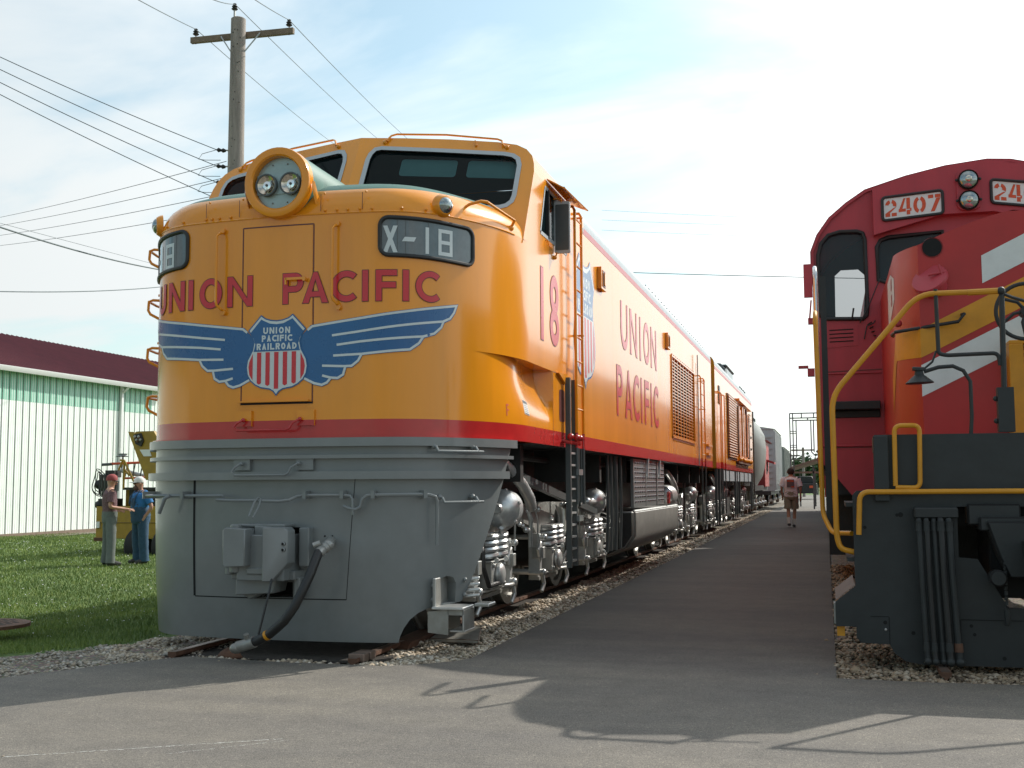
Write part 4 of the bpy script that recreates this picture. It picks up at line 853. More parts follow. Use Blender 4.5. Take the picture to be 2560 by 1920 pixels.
for i in range(24): mb.box(XS + .03, XS + .06, y0 + .05, y1 - .05, 2.05 + i * .07, 2.08 + i * .07, 'yellow')
mb.build('louvre_panel', TU, smooth=0)
mb = MB(); rr = random.Random(11)
for i in range(15):
    y = 34.2 + i * .36; mb.box(XS, XS + .06 + .05 * rr.random(), y, y + .14 + .1 * rr.random(), 2.0 + .2 * rr.random(), 3.4 + .4 * rr.random(), 'yellow' if i % 3 else 'rust')
mb.box(XS, XS + .10, 34.0, 39.4, 1.92, 1.98, 'rust'); mb.box(XS, XS + .14, 34.0, 39.6, 3.74, 3.80, 'yellow')
for k in range(16): mb.sph((XS + .10, 34.3 + k * .33, 2.02 + .05 * rr.random()), .07, 'yellow', 8, 5)
for z in (2.1, 2.5, 2.9, 3.3): mb.sph((XS + .03, 40.4, z), .05, 'dkgreen', 6, 4)
mb.box(XS, XS + .02, 40.2, 40.35, 3.35, 3.7, 'interior_dark'); mb.build('external_ribs', TU, smooth=0)
for y in (U0 + .35, U0 + .75, U0 + 1.5): # pipes and handrails at the front corner
    mb = MB(); rail(mb, XS + .09, y, 3.55, .6, .016); mb.build('vertical_rail', TU)
mb = MB(); mb.box(XS, XS + .02, U0 + .9, U0 + 1.25, 3.3, 3.75, 'dgrey'); mb.box(XC - 1.6, XC + 1.5, U0 + .15, U0 + .3, 4.1, 4.3, 'dkgreen'); mb.build('corner_board', TU)
mb = MB(); mb.prism([(-1.27, 4.3), (1.27, 4.3), (1.27, 4.88), (1.15, 5.03), (.9, 5.08), (-.9, 5.08), (-1.2, 4.98)], lambda a, b: (XC + a, 35.9, b), lambda a, b: (XC + a, 36.6, b), 'dgrey')
mb.box(XC - 1.2, XC + 1.25, 36.6, 39.2, 4.3, 4.98, 'roofgrey'); mb.box(XC - 1.2, XC + 1.29, 36.5, 39.35, 4.98, 5.06, 'dgrey'); mb.build('roof_stack', TU, bev=.03)
for i in range(4): mb = MB(); mb.box(XC + 1.0, XC + 1.5, 39.0 + i * .75, 39.3 + i * .75, 4.40, 4.56, 'dkgreen'); mb.build('roof_hatch', TU, smooth=0)
mb = MB(); mb.box(XC - 1, XC + 1, U0 + .2, U1 - .2, 1.1, 1.69, 'dark'); mb.box(XC - 1.3, XC + 1.3, 33.6, 36.2, .4, 1.2, 'dark')
for y in (28.0, 28.8, 33.9, 34.5, 35.4, 41.0, 41.6): mb.box(XS - .06, XS, y, y + .1, .45, 1.69, 'dgrey')
mb.build('underframe', TU)
truck(TU, XC, 31.2, (-1.9, 0, 1.9)); truck(TU, XC, 38.7, (-1.9, 0, 1.9))
mb = MB(); mb.box(XC - .9, XC + .9, BE, U0, 1.9, 4.0, 'dark'); mb.box(XC + 1.4, XC + 1.66, BE, BE + .12, 1.75, 4.2, 'dgrey'); mb.build('diaphragm', TU)

HP = thing('hopper_car', 'grey rounded covered hopper car coupled behind the second yellow unit', 'hopper car', (XC, 44, 0))
mb = MB(); h0, h1 = 43.9, 51.8; rows = []
prof = [(1.25, 1.25), (1.50, 1.65), (1.63, 2.2), (1.68, 2.8), (1.62, 3.4), (1.40, 3.85), (.9, 4.05), (0, 4.12)]
for y, k in ((h0, .92), (h0 + .25, 1.0), (h1 - .25, 1.0), (h1, .92)): rows.append([(XC - u * k, y, z) for u, z in prof] + [(XC + u * k, y, z) for u, z in prof[::-1][1:]])
grid(mb, rows, 'hopper', lambda i, j: 'dkgreen' if 4 < j < 9 else 'hopper')
for r in (rows[0], rows[-1]): mb.prism([(p[0], p[2]) for p in r], lambda a, b, r=r: (a, r[0][1] - .005, b), lambda a, b, r=r: (a, r[0][1] + .005, b), 'dkgreen')
mb.build('hopper_body', HP, smooth=40)
mb = MB()
for i in range(16): mb.box(XC + .5, XC + 1.25, h0 + .3 + i * .48, h0 + .38 + i * .48, 4.0, 4.14, 'dkgreen')
mb.box(XC + .6, XC + 1.2, h0 + .3, h1, 4.14, 4.17, 'dkgreen'); mb.tube([(XC + 1.6, h0 - .15, .9), (XC + 1.6, h0 - .15, 4.0)], .03, 'dgrey'); mb.tube([(XC + 1.2, h0 - .15, .9), (XC + 1.2, h0 - .15, 4.0)], .03, 'dgrey')
for i in range(9): mb.tube([(XC + 1.2, h0 - .15, 1.1 + i * .32), (XC + 1.6, h0 - .15, 1.1 + i * .32)], .015, 'dgrey')
mb.build('running_board', HP)
mb = MB()
for y in (45.3, 47.8, 50.2): mb.prism([(y - .9, 1.4), (y + .9, 1.4), (y + .25, .55), (y - .25, .55)], lambda a, b: (XC - 1.2, a, b), lambda a, b: (XC + 1.2, a, b), 'hopper')
mb.box(XC - 1.5, XC + 1.5, h0 - .3, h1 + .3, 1.05, 1.25, 'dark'); mb.build('hopper_chutes', HP)
def ftruck(p, y):
    mb = MB(); X = XC + 1.1
    mb.prism([(y - 1.2, .45), (y - .9, .68), (y - .35, .75), (y + .35, .75), (y + .9, .68), (y + 1.2, .45), (y + .5, .35), (y - .5, .35)], lambda a, b: (X, a, b), lambda a, b: (X + .12, a, b), 'dark')
    for k in (-.15, .15): coil(mb, X + .08, y + k, .38, .65, .09, .02, 4, 'rust')
    f = mb.build('truck', p)
    for k in (-.85, .85):
        mb = MB(); mb.lathe([(.42, 0), (.42, .8), (.45, 1)], (XC + .82, y + k, .45), (XC + .68, y + k, .45), 'rust', 24); mb.lathe([(.10, 0), (.06, 1)], (X + .1, y + k, .45), (X + .22, y + k, .45), 'silver', 12); mb.build('wheel', f)
ftruck(HP, 45.2); ftruck(HP, 50.6)

CB = thing('caboose', 'short red caboose behind the grey hopper car', 'caboose', (XC, 53, 0))
mb = MB(); mb.box(XC - 1.5, XC + 1.5, 53.6, 57.3, 1.2, 3.30, 'cabred'); mb.prism([(-1.65, 3.28), (1.65, 3.28), (1.2, 3.45), (0, 3.55), (-1.2, 3.45)], lambda a, b: (XC + a, 53.0, b), lambda a, b: (XC + a, 57.8, b), 'cabred')
mb.build('caboose_body', CB)
mb = MB(); mb.prism([(55.0, 2.45), (56.4, 2.45), (56.4, 2.35), (55.0, 2.35)], lambda a, b: (XC + 1.5, a, b), lambda a, b: (XC + 1.85, a, b - .12), 'cabred'); mb.box(XC + 1.5, XC + 1.51, 55.1, 56.3, 1.9, 2.35, 'interior_dark'); mb.build('caboose_window', CB)
mb = MB(); mb.box(XC - 1.4, XC + 1.4, 52.9, 58, 1.0, 1.2, 'dark'); mb.tube([(XC + 1.5, 53, 1.2), (XC + 1.5, 53, 2.3), (XC + .5, 53, 2.3)], .025, 'cabred'); mb.build('underframe', CB)
ftruck(CB, 54.3); ftruck(CB, 56.8)

def boxcar(y0, y1, label, m, ztop, grp=None, letters=False):
    B = thing('boxcar', label, 'boxcar', (XC, y0, 0), grp)
    mb = MB(); mb.box(XC - 1.6, XC + 1.6, y0, y1, .95, ztop, m); mb.prism([(-1.65, ztop), (1.65, ztop), (0, ztop + .28)], lambda a, b: (XC + a, y0 - .05, b), lambda a, b: (XC + a, y1 + .05, b), m)
    mb.build('boxcar_body', B)
    mb = MB(); n = int((y1 - y0) / .6)
    for i in range(n): mb.box(XC + 1.6, XC + 1.66, y0 + .1 + i * .6, y0 + .25 + i * .6, 1.0, ztop - .1, m)
    for i in range(9): mb.prism([(-1.5, 1.3 + i * .3), (1.5, 1.3 + i * .3), (1.5, 1.38 + i * .3), (-1.5, 1.38 + i * .3)], lambda a, b: (XC + a, y0 - .06, b), lambda a, b: (XC + a, y0, b), m)
    mb.build('side_ribs', B, smooth=0)
    mb = MB(); mb.box(XC - 1.4, XC + 1.4, y0 - .3, y1 + .3, .75, .95, 'dark'); mb.build('underframe', B)
    ftruck(B, y0 + 1.6); ftruck(B, y1 - 1.6); return B
boxcar(61.2, 70.5, 'pale grey ribbed boxcar standing higher than the red caboose in front of it', 'boxcar', 4.15)
boxcar(74, 86, 'far grey boxcar, last car of the left train', 'hopper', 3.6)
# ================================================================ ground
def sheet(name, poly, z, m, kind='structure', h=.0):
    mb = MB(); t_ = tess([poly]); mb.add([(x, y, z) for x, y in poly], t_, m); o = mb.build(name, smooth=0); o['kind'] = kind; return o
def gmat(name, cols, scale, bump, bscale, rough=.9, extra=None):
    m = bpy.data.materials.new(name); m.use_nodes = True; t = m.node_tree; nd = t.nodes; b = nd['Principled BSDF']
    g = nd.new('ShaderNodeNewGeometry')
    def no(sc, det=8, ro=.6):
        n = nd.new('ShaderNodeTexNoise'); n.inputs['Scale'].default_value = sc; n.inputs['Detail'].default_value = det; n.inputs['Roughness'].default_value = ro; t.links.new(g.outputs['Position'], n.inputs[0]); return n.outputs[0]
    def ramp(v, stops):
        r = nd.new('ShaderNodeValToRGB'); e = r.color_ramp.elements
        e[0].position = stops[0][0]; e[0].color = (*stops[0][1], 1); e[1].position = stops[-1][0]; e[1].color = (*stops[-1][1], 1)
        for p, c in stops[1:-1]: q = e.new(p); q.color = (*c, 1)
        t.links.new(v, r.inputs[0]); return r.outputs[0]
    def mixm(a, c, f, bt='MULTIPLY'):
        x = nd.new('ShaderNodeMixRGB'); x.blend_type = bt
        if isinstance(f, float): x.inputs[0].default_value = f
        else: t.links.new(f, x.inputs[0])
        for i, v in ((1, a), (2, c)):
            if isinstance(v, tuple): x.inputs[i].default_value = (*v, 1)
            else: t.links.new(v, x.inputs[i])
        return x.outputs[0]
    col = ramp(no(scale), cols); col = extra(nd, t, g, no, ramp, mixm, col) if extra else col
    t.links.new(col, b.inputs['Base Color']); b.inputs['Roughness'].default_value = rough
    bp = nd.new('ShaderNodeBump'); bp.inputs['Strength'].default_value = bump; bp.inputs['Distance'].default_value = .01; t.links.new(no(bscale, 5), bp.inputs['Height']); t.links.new(bp.outputs[0], b.inputs['Normal'])
    return m
def asph_x(nd, t, g, no, ramp, mixm, col):
    sp = ramp(no(120, 4, .75), [(.33, (.38, .38, .39)), (.5, (.92, .92, .92)), (.68, (1.85, 1.78, 1.66))]); col = mixm(col, sp, 1.0)
    vo = nd.new('ShaderNodeTexVoronoi'); vo.inputs['Scale'].default_value = 26; t.links.new(g.outputs['Position'], vo.inputs[0]); col = mixm(col, ramp(vo.outputs['Distance'], [(.05, (1.75, 1.7, 1.6)), (.17, (1.0, 1.0, 1.0)), (.9, (.93, .93, .93))]), 1.0)
    mid = ramp(no(38, 4, .75), [(.35, (.78, .78, .79)), (.65, (1.22, 1.2, 1.17))]); col = mixm(col, mid, 1.0)
    big = ramp(no(.35, 5), [(.35, (.86, .86, .88)), (.65, (1.12, 1.1, 1.06))]); col = mixm(col, big, 1.0)
    # tyre-polished bands along the lane, worn patches
    mp = nd.new('ShaderNodeMapping'); mp.inputs['Scale'].default_value = (.25, 1.6, 1); t.links.new(g.outputs['Position'], mp.inputs[0])
    n = nd.new('ShaderNodeTexNoise'); n.inputs['Scale'].default_value = 1.2; n.inputs['Detail'].default_value = 4; t.links.new(mp.outputs[0], n.inputs[0])
    col = mixm(col, ramp(n.outputs[0], [(.38, (.88, .88, .9)), (.62, (1.08, 1.07, 1.05))]), 1.0)
    # path between the tracks is darker, fading to the plaza tone at each end
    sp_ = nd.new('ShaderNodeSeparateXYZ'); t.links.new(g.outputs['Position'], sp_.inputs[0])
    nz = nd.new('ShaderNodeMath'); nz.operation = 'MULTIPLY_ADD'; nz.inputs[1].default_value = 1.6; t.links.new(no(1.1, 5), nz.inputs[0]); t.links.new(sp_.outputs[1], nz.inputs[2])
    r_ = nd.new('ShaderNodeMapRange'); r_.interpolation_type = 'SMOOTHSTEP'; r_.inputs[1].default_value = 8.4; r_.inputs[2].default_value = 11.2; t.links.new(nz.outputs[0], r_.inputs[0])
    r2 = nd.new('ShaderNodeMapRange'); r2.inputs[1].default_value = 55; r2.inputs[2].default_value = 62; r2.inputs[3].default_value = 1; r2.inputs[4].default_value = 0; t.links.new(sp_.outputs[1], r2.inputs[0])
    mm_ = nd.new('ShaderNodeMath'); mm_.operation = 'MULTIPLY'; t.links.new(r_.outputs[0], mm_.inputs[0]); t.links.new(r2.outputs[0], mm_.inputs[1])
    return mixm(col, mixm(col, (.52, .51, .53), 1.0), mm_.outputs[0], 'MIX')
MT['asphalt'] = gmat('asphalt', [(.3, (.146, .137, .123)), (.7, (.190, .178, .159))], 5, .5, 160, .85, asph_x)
MT['asphalt2'] = gmat('path_asphalt', [(.3, (.085, .080, .076)), (.7, (.115, .108, .101))], 5, .5, 160, .85, asph_x)
def gr_x(nd, t, g, no, ramp, mixm, col):
    v = nd.new('ShaderNodeTexVoronoi'); v.inputs['Scale'].default_value = 34; t.links.new(g.outputs['Position'], v.inputs[0])
    return mixm(mixm(col, v.outputs['Color'], .45), ramp(v.outputs['Distance'], [(.0, (1.3, 1.3, 1.3)), (.55, (.45, .43, .4))]), 1.0)
MT['ballast'] = gmat('ballast', [(.3, (.26, .22, .17)), (.7, (.46, .41, .34))], 12, 1.0, 40, .9, gr_x)
MT['soilblack'] = gmat('oily_soil', [(.3, (.018, .015, .012)), (.7, (.05, .042, .034))], 14, .9, 60, .95)
MT['soil'] = gmat('grass_soil', [(.3, (.06, .11, .022)), (.7, (.10, .165, .035))], 2.5, .6, 60, .95)
AS = [(-60, -60), (60, -60), (60, 8.3), (3.6, 8.32), (1.2, 8.30), (.62, 8.27), (.02, 8.30), (.0, 20), (-.05, 60), (-.1, 132), (-2.69, 132), (-2.69, 24), (-2.68, 8.62), (-2.75, 8.45), (-2.95, 8.25), (-3.2, 8.10), (-4.0, 8.10), (-4.86, 8.20), (-4.98, 8.06), (-5.3, 7.55), (-5.62, 6.97), (-7.2, 4.2), (-40, -52)]
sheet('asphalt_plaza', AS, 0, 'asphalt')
# (slightly darker strip of asphalt between the two trains, laid 4 mm above)
0 and sheet('asphalt_path', [(-2.67, 9.1), (-2.2, 8.9), (-1.5, 8.72), (-.8, 8.62), (0, 8.55), (-.02, 20), (-.07, 60), (-.12, 62), (-2.66, 62), (-2.67, 24)], .004, 'asphalt2')
sheet('cross_road', [(-60, 133), (-60, 140), (60, 140), (60, 133)], .004, 'asphalt')
def gridsheet(name, x0, x1, y0, y1, nx, ny, fz, m, keep=None):
    xs = np.linspace(x0, x1, nx); ys = np.linspace(y0, y1, ny); mb = MB()
    vs = [(x, y, fz(x, y)) for y in ys for x in xs]; fs = []
    for j in range(ny - 1):
        for i in range(nx - 1):
            if keep is None or keep(xs[i], ys[j]): fs.append((j * nx + i, j * nx + i + 1, (j + 1) * nx + i + 1, (j + 1) * nx + i))
    mb.add(vs, fs, m); return mb.build(name, smooth=180)
def edge_d(x, y):     # metres to the left of the lawn's edge (track side / asphalt side)
    d1 = -5.75 - x
    d2 = ((-6.38 - x) * .78 + (y - 7.92) * .62) if True else 0
    return min(d1, d2)
def lz(x, y):
    d = edge_d(x, y); t_ = min(1, max(0, d / 4.5)); t_ = t_ * t_ * (3 - 2 * t_)
    return -.012 - .25 * t_ - (.10 if y > 30 else .0) * min(1, max(0, (y - 30) / 4)) + .012 * math.sin(x * 1.7 + y) * min(1, max(0, d))
o = gridsheet('lawn', -60, -5.4, -4, 90, 140, 200, lambda x, y: lz(x, y) if edge_d(x, y) > -.2 else -.06, 'soil'); struct(o)
struct(sheet('ground', [(-900, -900), (900, -900), (900, 1500), (-900, 1500)], -.42, 'soil'))
def bz_(x, y): return -.035 + .02 * math.sin(x * 9 + y * 3) * math.cos(y * 7)
o = gridsheet('left_trackbed', -5.9, -2.5, 6.5, 100, 30, 220, lambda x, y: bz_(x, y) if y > 7.0 else -.04, 'ballast'); struct(o)
o = gridsheet('left_shoulder', -12, -4.6, -1, 9.6, 40, 50, lambda x, y: -.020, 'ballast', lambda x, y: edge_d(x, y) < .25 and x < -4.6); struct(o)
o = gridsheet('right_trackbed', -.1, 3.7, 8.0, 100, 24, 200, lambda x, y: bz_(x, y) - .0, 'ballast'); struct(o)
o = sheet('far_yard', [(-2.69, 100), (-30, 100), (-30, 133), (-2.69, 133)], -.05, 'ballast')
# loose stones
def stones(name, label, regions, m):
    allv, allf = [], []; base = np.array([(1, 0, 0), (0, 1, 0), (-1, 0, 0), (0, -1, 0), (0, 0, 1), (0, 0, -1), (.6, .6, .5), (-.6, .5, .5), (-.5, -.6, .4), (.6, -.6, .5)])
    F = np.array([(0, 6, 9), (0, 1, 6), (1, 7, 6), (1, 2, 7), (2, 8, 7), (2, 3, 8), (3, 9, 8), (3, 0, 9), (4, 6, 7), (4, 7, 8), (4, 8, 9), (4, 9, 6), (5, 1, 0), (5, 2, 1), (5, 3, 2), (5, 0, 3)]); k0 = 0
    for (x0, x1, y0, y1, n, s, cond) in regions:
        x = rng.uniform(x0, x1, n); y = rng.uniform(y0, y1, n)
        if cond: kk = np.array([cond(a, b) for a, b in zip(x, y)]); x, y = x[kk], y[kk]
        n = len(x); sc = s * rng.uniform(.5, 1.35, n) * (1 + .5 * (rng.random(n) > .93)); a = rng.uniform(0, 6.283, n); zz = np.array([bz_(p, q) for p, q in zip(x, y)]) + rng.uniform(.0, .022, n)
        V = base[None] * rng.uniform(.65, 1.25, (n, 10, 3)) * sc[:, None, None] * np.array([1, .85, .62])
        c, s_ = np.cos(a)[:, None], np.sin(a)[:, None]; X = V[..., 0] * c - V[..., 1] * s_; Y = V[..., 0] * s_ + V[..., 1] * c
        P = np.stack([X + x[:, None], Y + y[:, None], V[..., 2] + zz[:, None]], -1).reshape(-1, 3)
        allv.append(P); allf.append((F[None] + (np.arange(n) * 10)[:, None, None] + k0).reshape(-1, 3)); k0 += n * 10
    V = np.concatenate(allv); Fc = np.concatenate(allf); me = bpy.data.meshes.new(name)
    me.vertices.add(len(V)); me.vertices.foreach_set('co', V.ravel()); me.loops.add(len(Fc) * 3); me.loops.foreach_set('vertex_index', Fc.ravel()); me.polygons.add(len(Fc)); me.polygons.foreach_set('loop_start', np.arange(len(Fc)) * 3)
    me.update(); me.validate(); me.materials.append(m)
    o = bpy.data.objects.new(name, me); SC.collection.objects.link(o); o['label'] = label; o['category'] = 'gravel'; o['kind'] = 'stuff'; return o
def stone_mat(name, c0, c1):
    m = bpy.data.materials.new(name); m.use_nodes = True; t = m.node_tree; nd = t.nodes; b = nd['Principled BSDF']; g = nd.new('ShaderNodeNewGeometry'); r = nd.new('ShaderNodeValToRGB')
    r.color_ramp.elements[0].color = (*c0, 1); r.color_ramp.elements[1].color = (*c1, 1); e = r.color_ramp.elements.new(.5); e.color = (c1[0] * .75, c1[1] * .66, c1[2] * .55, 1)
    t.links.new(g.outputs['Random Per Island'], r.inputs[0]); t.links.new(r.outputs[0], b.inputs['Base Color']); b.inputs['Roughness'].default_value = .85; return m
MT['stone'] = stone_mat('limestone_gravel', (.22, .18, .14), (.62, .57, .49)); MT['stoneg'] = stone_mat('grey_gravel', (.30, .28, .25), (.50, .47, .42))
inp = lambda x, y: not (x > -5.0 and y < 8.12)
def in_as(x, y):
    c = False; n = len(AS)
    for i in range(n):
        (a, b), (d, e) = AS[i], AS[i - 1]
        if (b > y) != (e > y) and x < (d - a) * (y - b) / (e - b) + a: c = not c
    return c
stones('left_gravel', 'pale loose gravel under and beside the yellow locomotive', [
    (-3.4, -2.62, 8.1, 12, 6500, .020, lambda x, y: not in_as(x, y)), (-3.3, -2.60, 12, 22, 8000, .024, lambda x, y: not in_as(x, y)), (-3.2, -2.6, 22, 60, 8000, .034, lambda x, y: not in_as(x, y)),
    (-5.8, -3.3, 8.05, 9.6, 6500, .022, lambda x, y: not in_as(x, y) and (abs(x - XC) > .95 or y < 8.22 + .1 * random.random())), (-3.5, -2.5, 7.9, 8.9, 1200, .02, lambda x, y: not in_as(x, y) or random.random() < .02), (-5.2, -3.0, 7.85, 8.14, 500, .016, lambda x, y: not in_as(x, y) or random.random() < .12)], MT['stone'])
stones('left_shoulder_gravel', 'grey gravel strip between the lawn and the asphalt', [(-9, -4.7, 3.5, 9.6, 30000, .016, lambda x, y: not in_as(x, y) and edge_d(x, y) < .12)], MT['stoneg'])
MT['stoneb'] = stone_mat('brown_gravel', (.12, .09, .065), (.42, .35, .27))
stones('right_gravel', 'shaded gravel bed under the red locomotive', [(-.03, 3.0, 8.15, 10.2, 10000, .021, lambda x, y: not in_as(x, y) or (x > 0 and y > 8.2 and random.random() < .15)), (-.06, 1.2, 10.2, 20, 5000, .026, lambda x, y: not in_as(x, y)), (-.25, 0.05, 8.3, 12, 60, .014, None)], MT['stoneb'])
# a few stray pebbles on the path
stones('stray_pebbles', 'stray pebbles scattered on the asphalt', [(-5, 1.5, 4.4, 9, 45, .007, None)], MT['stone'])
# grass
def blades(name, label, n_tot, m):
    n = n_tot; u = rng.random(n); y = 7.0 + (u ** 2.2) * 30; x = -5.6 - rng.random(n) * (2.5 + (y) * .75)
    kk = np.array([edge_d(a, b) > .02 + .12 * random.random() for a, b in zip(x, y)]); x, y = x[kk], y[kk]; n = len(x)
    z = np.array([lz(a, b) for a, b in zip(x, y)]); d = np.hypot(x, y); h = rng.uniform(.018, .042, n) * (1 + d / 50); w = .0022 * (d / 7) ** .9; a = rng.uniform(0, 3.1416, n); ln = rng.uniform(-.025, .025, (n, 2))
    c, s_ = np.cos(a) * w, np.sin(a) * w
    P = np.stack([np.stack([x - c, y - s_, z], -1), np.stack([x + c, y + s_, z], -1), np.stack([x + ln[:, 0], y + ln[:, 1], z + h], -1)], 1).reshape(-1, 3)
    F = np.arange(n * 3); me = bpy.data.meshes.new(name); me.vertices.add(n * 3); me.vertices.foreach_set('co', P.ravel()); me.loops.add(n * 3); me.loops.foreach_set('vertex_index', F); me.polygons.add(n); me.polygons.foreach_set('loop_start', np.arange(n) * 3)
    me.update(); me.materials.append(m); o = bpy.data.objects.new(name, me); SC.collection.objects.link(o); o['label'] = label; o['category'] = 'grass'; o['kind'] = 'stuff'
def grass_mat():
    m = bpy.data.materials.new('grass_blades'); m.use_nodes = True; t = m.node_tree; nd = t.nodes; b = nd['Principled BSDF']; g = nd.new('ShaderNodeNewGeometry'); r = nd.new('ShaderNodeValToRGB')
    r.color_ramp.elements[0].color = (.085, .16, .030, 1); r.color_ramp.elements[1].color = (.24, .30, .075, 1); t.links.new(g.outputs['Random Per Island'], r.inputs[0])
    n = nd.new('ShaderNodeTexNoise'); n.inputs['Scale'].default_value = .8; t.links.new(g.outputs['Position'], n.inputs[0]); x = nd.new('ShaderNodeMixRGB'); x.blend_type = 'MULTIPLY'; x.inputs[0].default_value = 1
    r2 = nd.new('ShaderNodeValToRGB'); r2.color_ramp.elements[0].position = .35; r2.color_ramp.elements[0].color = (.75, .8, .7, 1); r2.color_ramp.elements[1].position = .65; r2.color_ramp.elements[1].color = (1.2, 1.15, 1.0, 1); t.links.new(n.outputs[0], r2.inputs[0])
    t.links.new(r.outputs[0], x.inputs[1]); t.links.new(r2.outputs[0], x.inputs[2]); t.links.new(x.outputs[0], b.inputs['Base Color']); b.inputs['Roughness'].default_value = .6; return m
struct(sheet('track_soil', [(XC - .92, 8.24), (XC + .92, 8.24), (XC + .92, 27), (XC - .92, 27)], -.012, 'soilblack'))
blades('grass', 'mown lawn beside the gravel shoulder', 420000, grass_mat())
stones('clover', 'tiny white clover heads dotted through the lawn', [(-18, -5.9, 8.6, 12, 500, .006, lambda x, y: edge_d(x, y) > .5), (-22, -6, 12, 32, 1500, .012, lambda x, y: edge_d(x, y) > .5)], MT['pwhite'])
co = bpy.data.objects['clover']; co['category'] = 'clover'
v_ = np.empty(len(co.data.vertices) * 3); co.data.vertices.foreach_get('co', v_); v_ = v_.reshape(-1, 3); k_ = v_.reshape(-1, 10, 3)[:, 0, :2]; dz = np.array([lz(a, b) + .06 + .04 for a, b in k_]); v_[:, 2] += np.repeat(dz, 10); co.data.vertices.foreach_set('co', v_.ravel())
# drain cover in the grass
mb = MB(); mb.lathe([(.40, 0), (.40, .03), (.37, .035), (.001, .035)], (-7.42, 8.98, 0), (-7.42, 8.98, 1), 'rust', 32, cap=False)
for i in range(-3, 4):
    for j in range(-3, 4):
        if i * i + j * j < 12: mb.box(-7.42 + i * .09 - .025, -7.42 + i * .09 + .025, 8.98 + j * .09 - .02, 8.98 + j * .09 + .02, .0352, .037, 'interior_dark')
tag(mb.build('drain_cover', loc=(-7.42, 8.98, lz(-7.42, 8.98) + .0)), 'round rusty perforated drain cover set in the grass', 'drain cover'); bpy.data.objects['drain_cover'].location.z = -.0
# faint chalk / paint scratches on the asphalt
mb = MB()
for (x0, y0, x1, y1, w) in ((-3.95, 4.95, -2.8, 5.65, .010), (-3.2, 5.2, -2.75, 5.63, .006), (-3.55, 4.25, -2.2, 4.93, .014), (-3.3, 4.2, -2.7, 4.55, .007), (-3.6, 4.5, -3.0, 4.85, .006)):
    n = 60; rr = random.Random(int(x0 * 100))
    for i in range(n):
        if rr.random() < .08: continue
        a, b = i / n, (i + rr.uniform(.8, 1.3)) / n; p = Vector((x0 + (x1 - x0) * a, y0 + (y1 - y0) * a + .01 * rr.uniform(-1, 1), .004)); q = Vector((x0 + (x1 - x0) * b, y0 + (y1 - y0) * b + .01 * rr.uniform(-1, 1), .004)); ww = w * rr.uniform(.12, .55)
        d = Vector((-(y1 - y0), x1 - x0, 0)).normalized() * ww / 2; mb.add([p - d, p + d, q + d, q - d], [(0, 1, 2, 3)], 'pwhite')
struct(mb.build('road_scratches', smooth=0))
# ---------------- track: rails and ties
RP = [(-.068, 0), (.068, 0), (.068, .015), (.012, .035), (.010, .10), (.036, .115), (.036, .145), (-.036, .145), (-.036, .115), (-.010, .10), (-.012, .035), (-.068, .015)]
MT['railside'] = MT['rust']; MT['railtop'] = mat('worn_rail_head', (.22, .16, .13), .45, metal=.6, var=.2)
def track(xc, y0, y1, side, yr):
    tr = None
    for k, g in enumerate((-.76, .76)):
        mb = MB(); mb.prism(RP, lambda a, b: (xc + g + a, yr, b - .11), lambda a, b: (xc + g + a, y1, b - .11), 'rust'); mb.box(xc + g - .03, xc + g + .03, yr, y1, .0352, .037, 'railtop')
        tag(mb.build('rail', loc=(xc + g, yr, 0)), f"rusty steel rail under the {side} train, {'left' if k == 0 else 'right'} one of the pair", 'rail')
    base = None; n = 0
    for i in range(int((y1 - y0) / .55)):
        y = y0 + i * .55
        if base is None:
            mb = MB(); mb.box(xc - 1.3, xc + 1.3, y - .11, y + .11, -.20, -.095, 'tie'); base = mb.build('railroad_tie', loc=(xc, y, 0), bev=.01); o = base
        else: o = base.copy(); SC.collection.objects.link(o); o.location = (xc, y, 0)
        tag(o, f'dark wooden tie half buried in gravel under the {side} train', 'railroad tie', f'ties under the {side} train')
track(XC, 8.2, 30, 'yellow', 8.16); track(1.5, 8.75, 20, 'red', 8.5)
# derail chock on the right rail
mb = MB(); mb.prism([(9.0, -.02), (9.95, -.02), (9.9, .05), (9.1, .035)], lambda a, b: (-3.55, a - .0, b), lambda a, b: (-3.35, a, b), 'rust')
mb.add([(-3.3, 9.42, .0), (-2.86, 9.40, .0), (-3.05, 10.1, .02), (-3.3, 10.05, .05), (-3.3, 9.42, .03), (-2.86, 9.40, .03), (-3.05, 10.1, .05), (-3.3, 10.05, .09)], [(3, 2, 1, 0), (4, 5, 6, 7), (0, 1, 5, 4), (1, 2, 6, 5), (2, 3, 7, 6), (3, 0, 4, 7)], 'silver2')
tag(mb.build('rail_wedge', loc=(-3.3, 9.5, 0), bev=.004), 'flat steel wedge plate lying on the gravel under the front step', 'wedge')
mb = MB(); mb.box(-3.53, -3.40, 8.22, 8.32, -.0, .06, 'railtop'); mb.box(-3.53, -3.40, 8.35, 8.46, .0, .06, 'railtop'); tag(mb.build('brake_block', loc=(-3.46, 8.3, 0), bev=.006), 'pair of small rusty blocks on the end of the right rail', 'rail block')
for (x, y, r, l) in ((-4.55, 8.28, .09, 'brown stone lying between the rail ends below the hose'), (1.42, 8.55, .08, 'pale stone at the front edge of the right gravel bed')):
    mb = MB(); mb.sph((x, y, 0), r, 'stone' if x > 0 else 'rust', 9, 6, 1.1, .8, .75); o = mb.build('rock', loc=(x, y, 0)); tag(o, l, 'rock')
    for v in o.data.vertices: v.co *= 1 + random.uniform(-.1, .1)
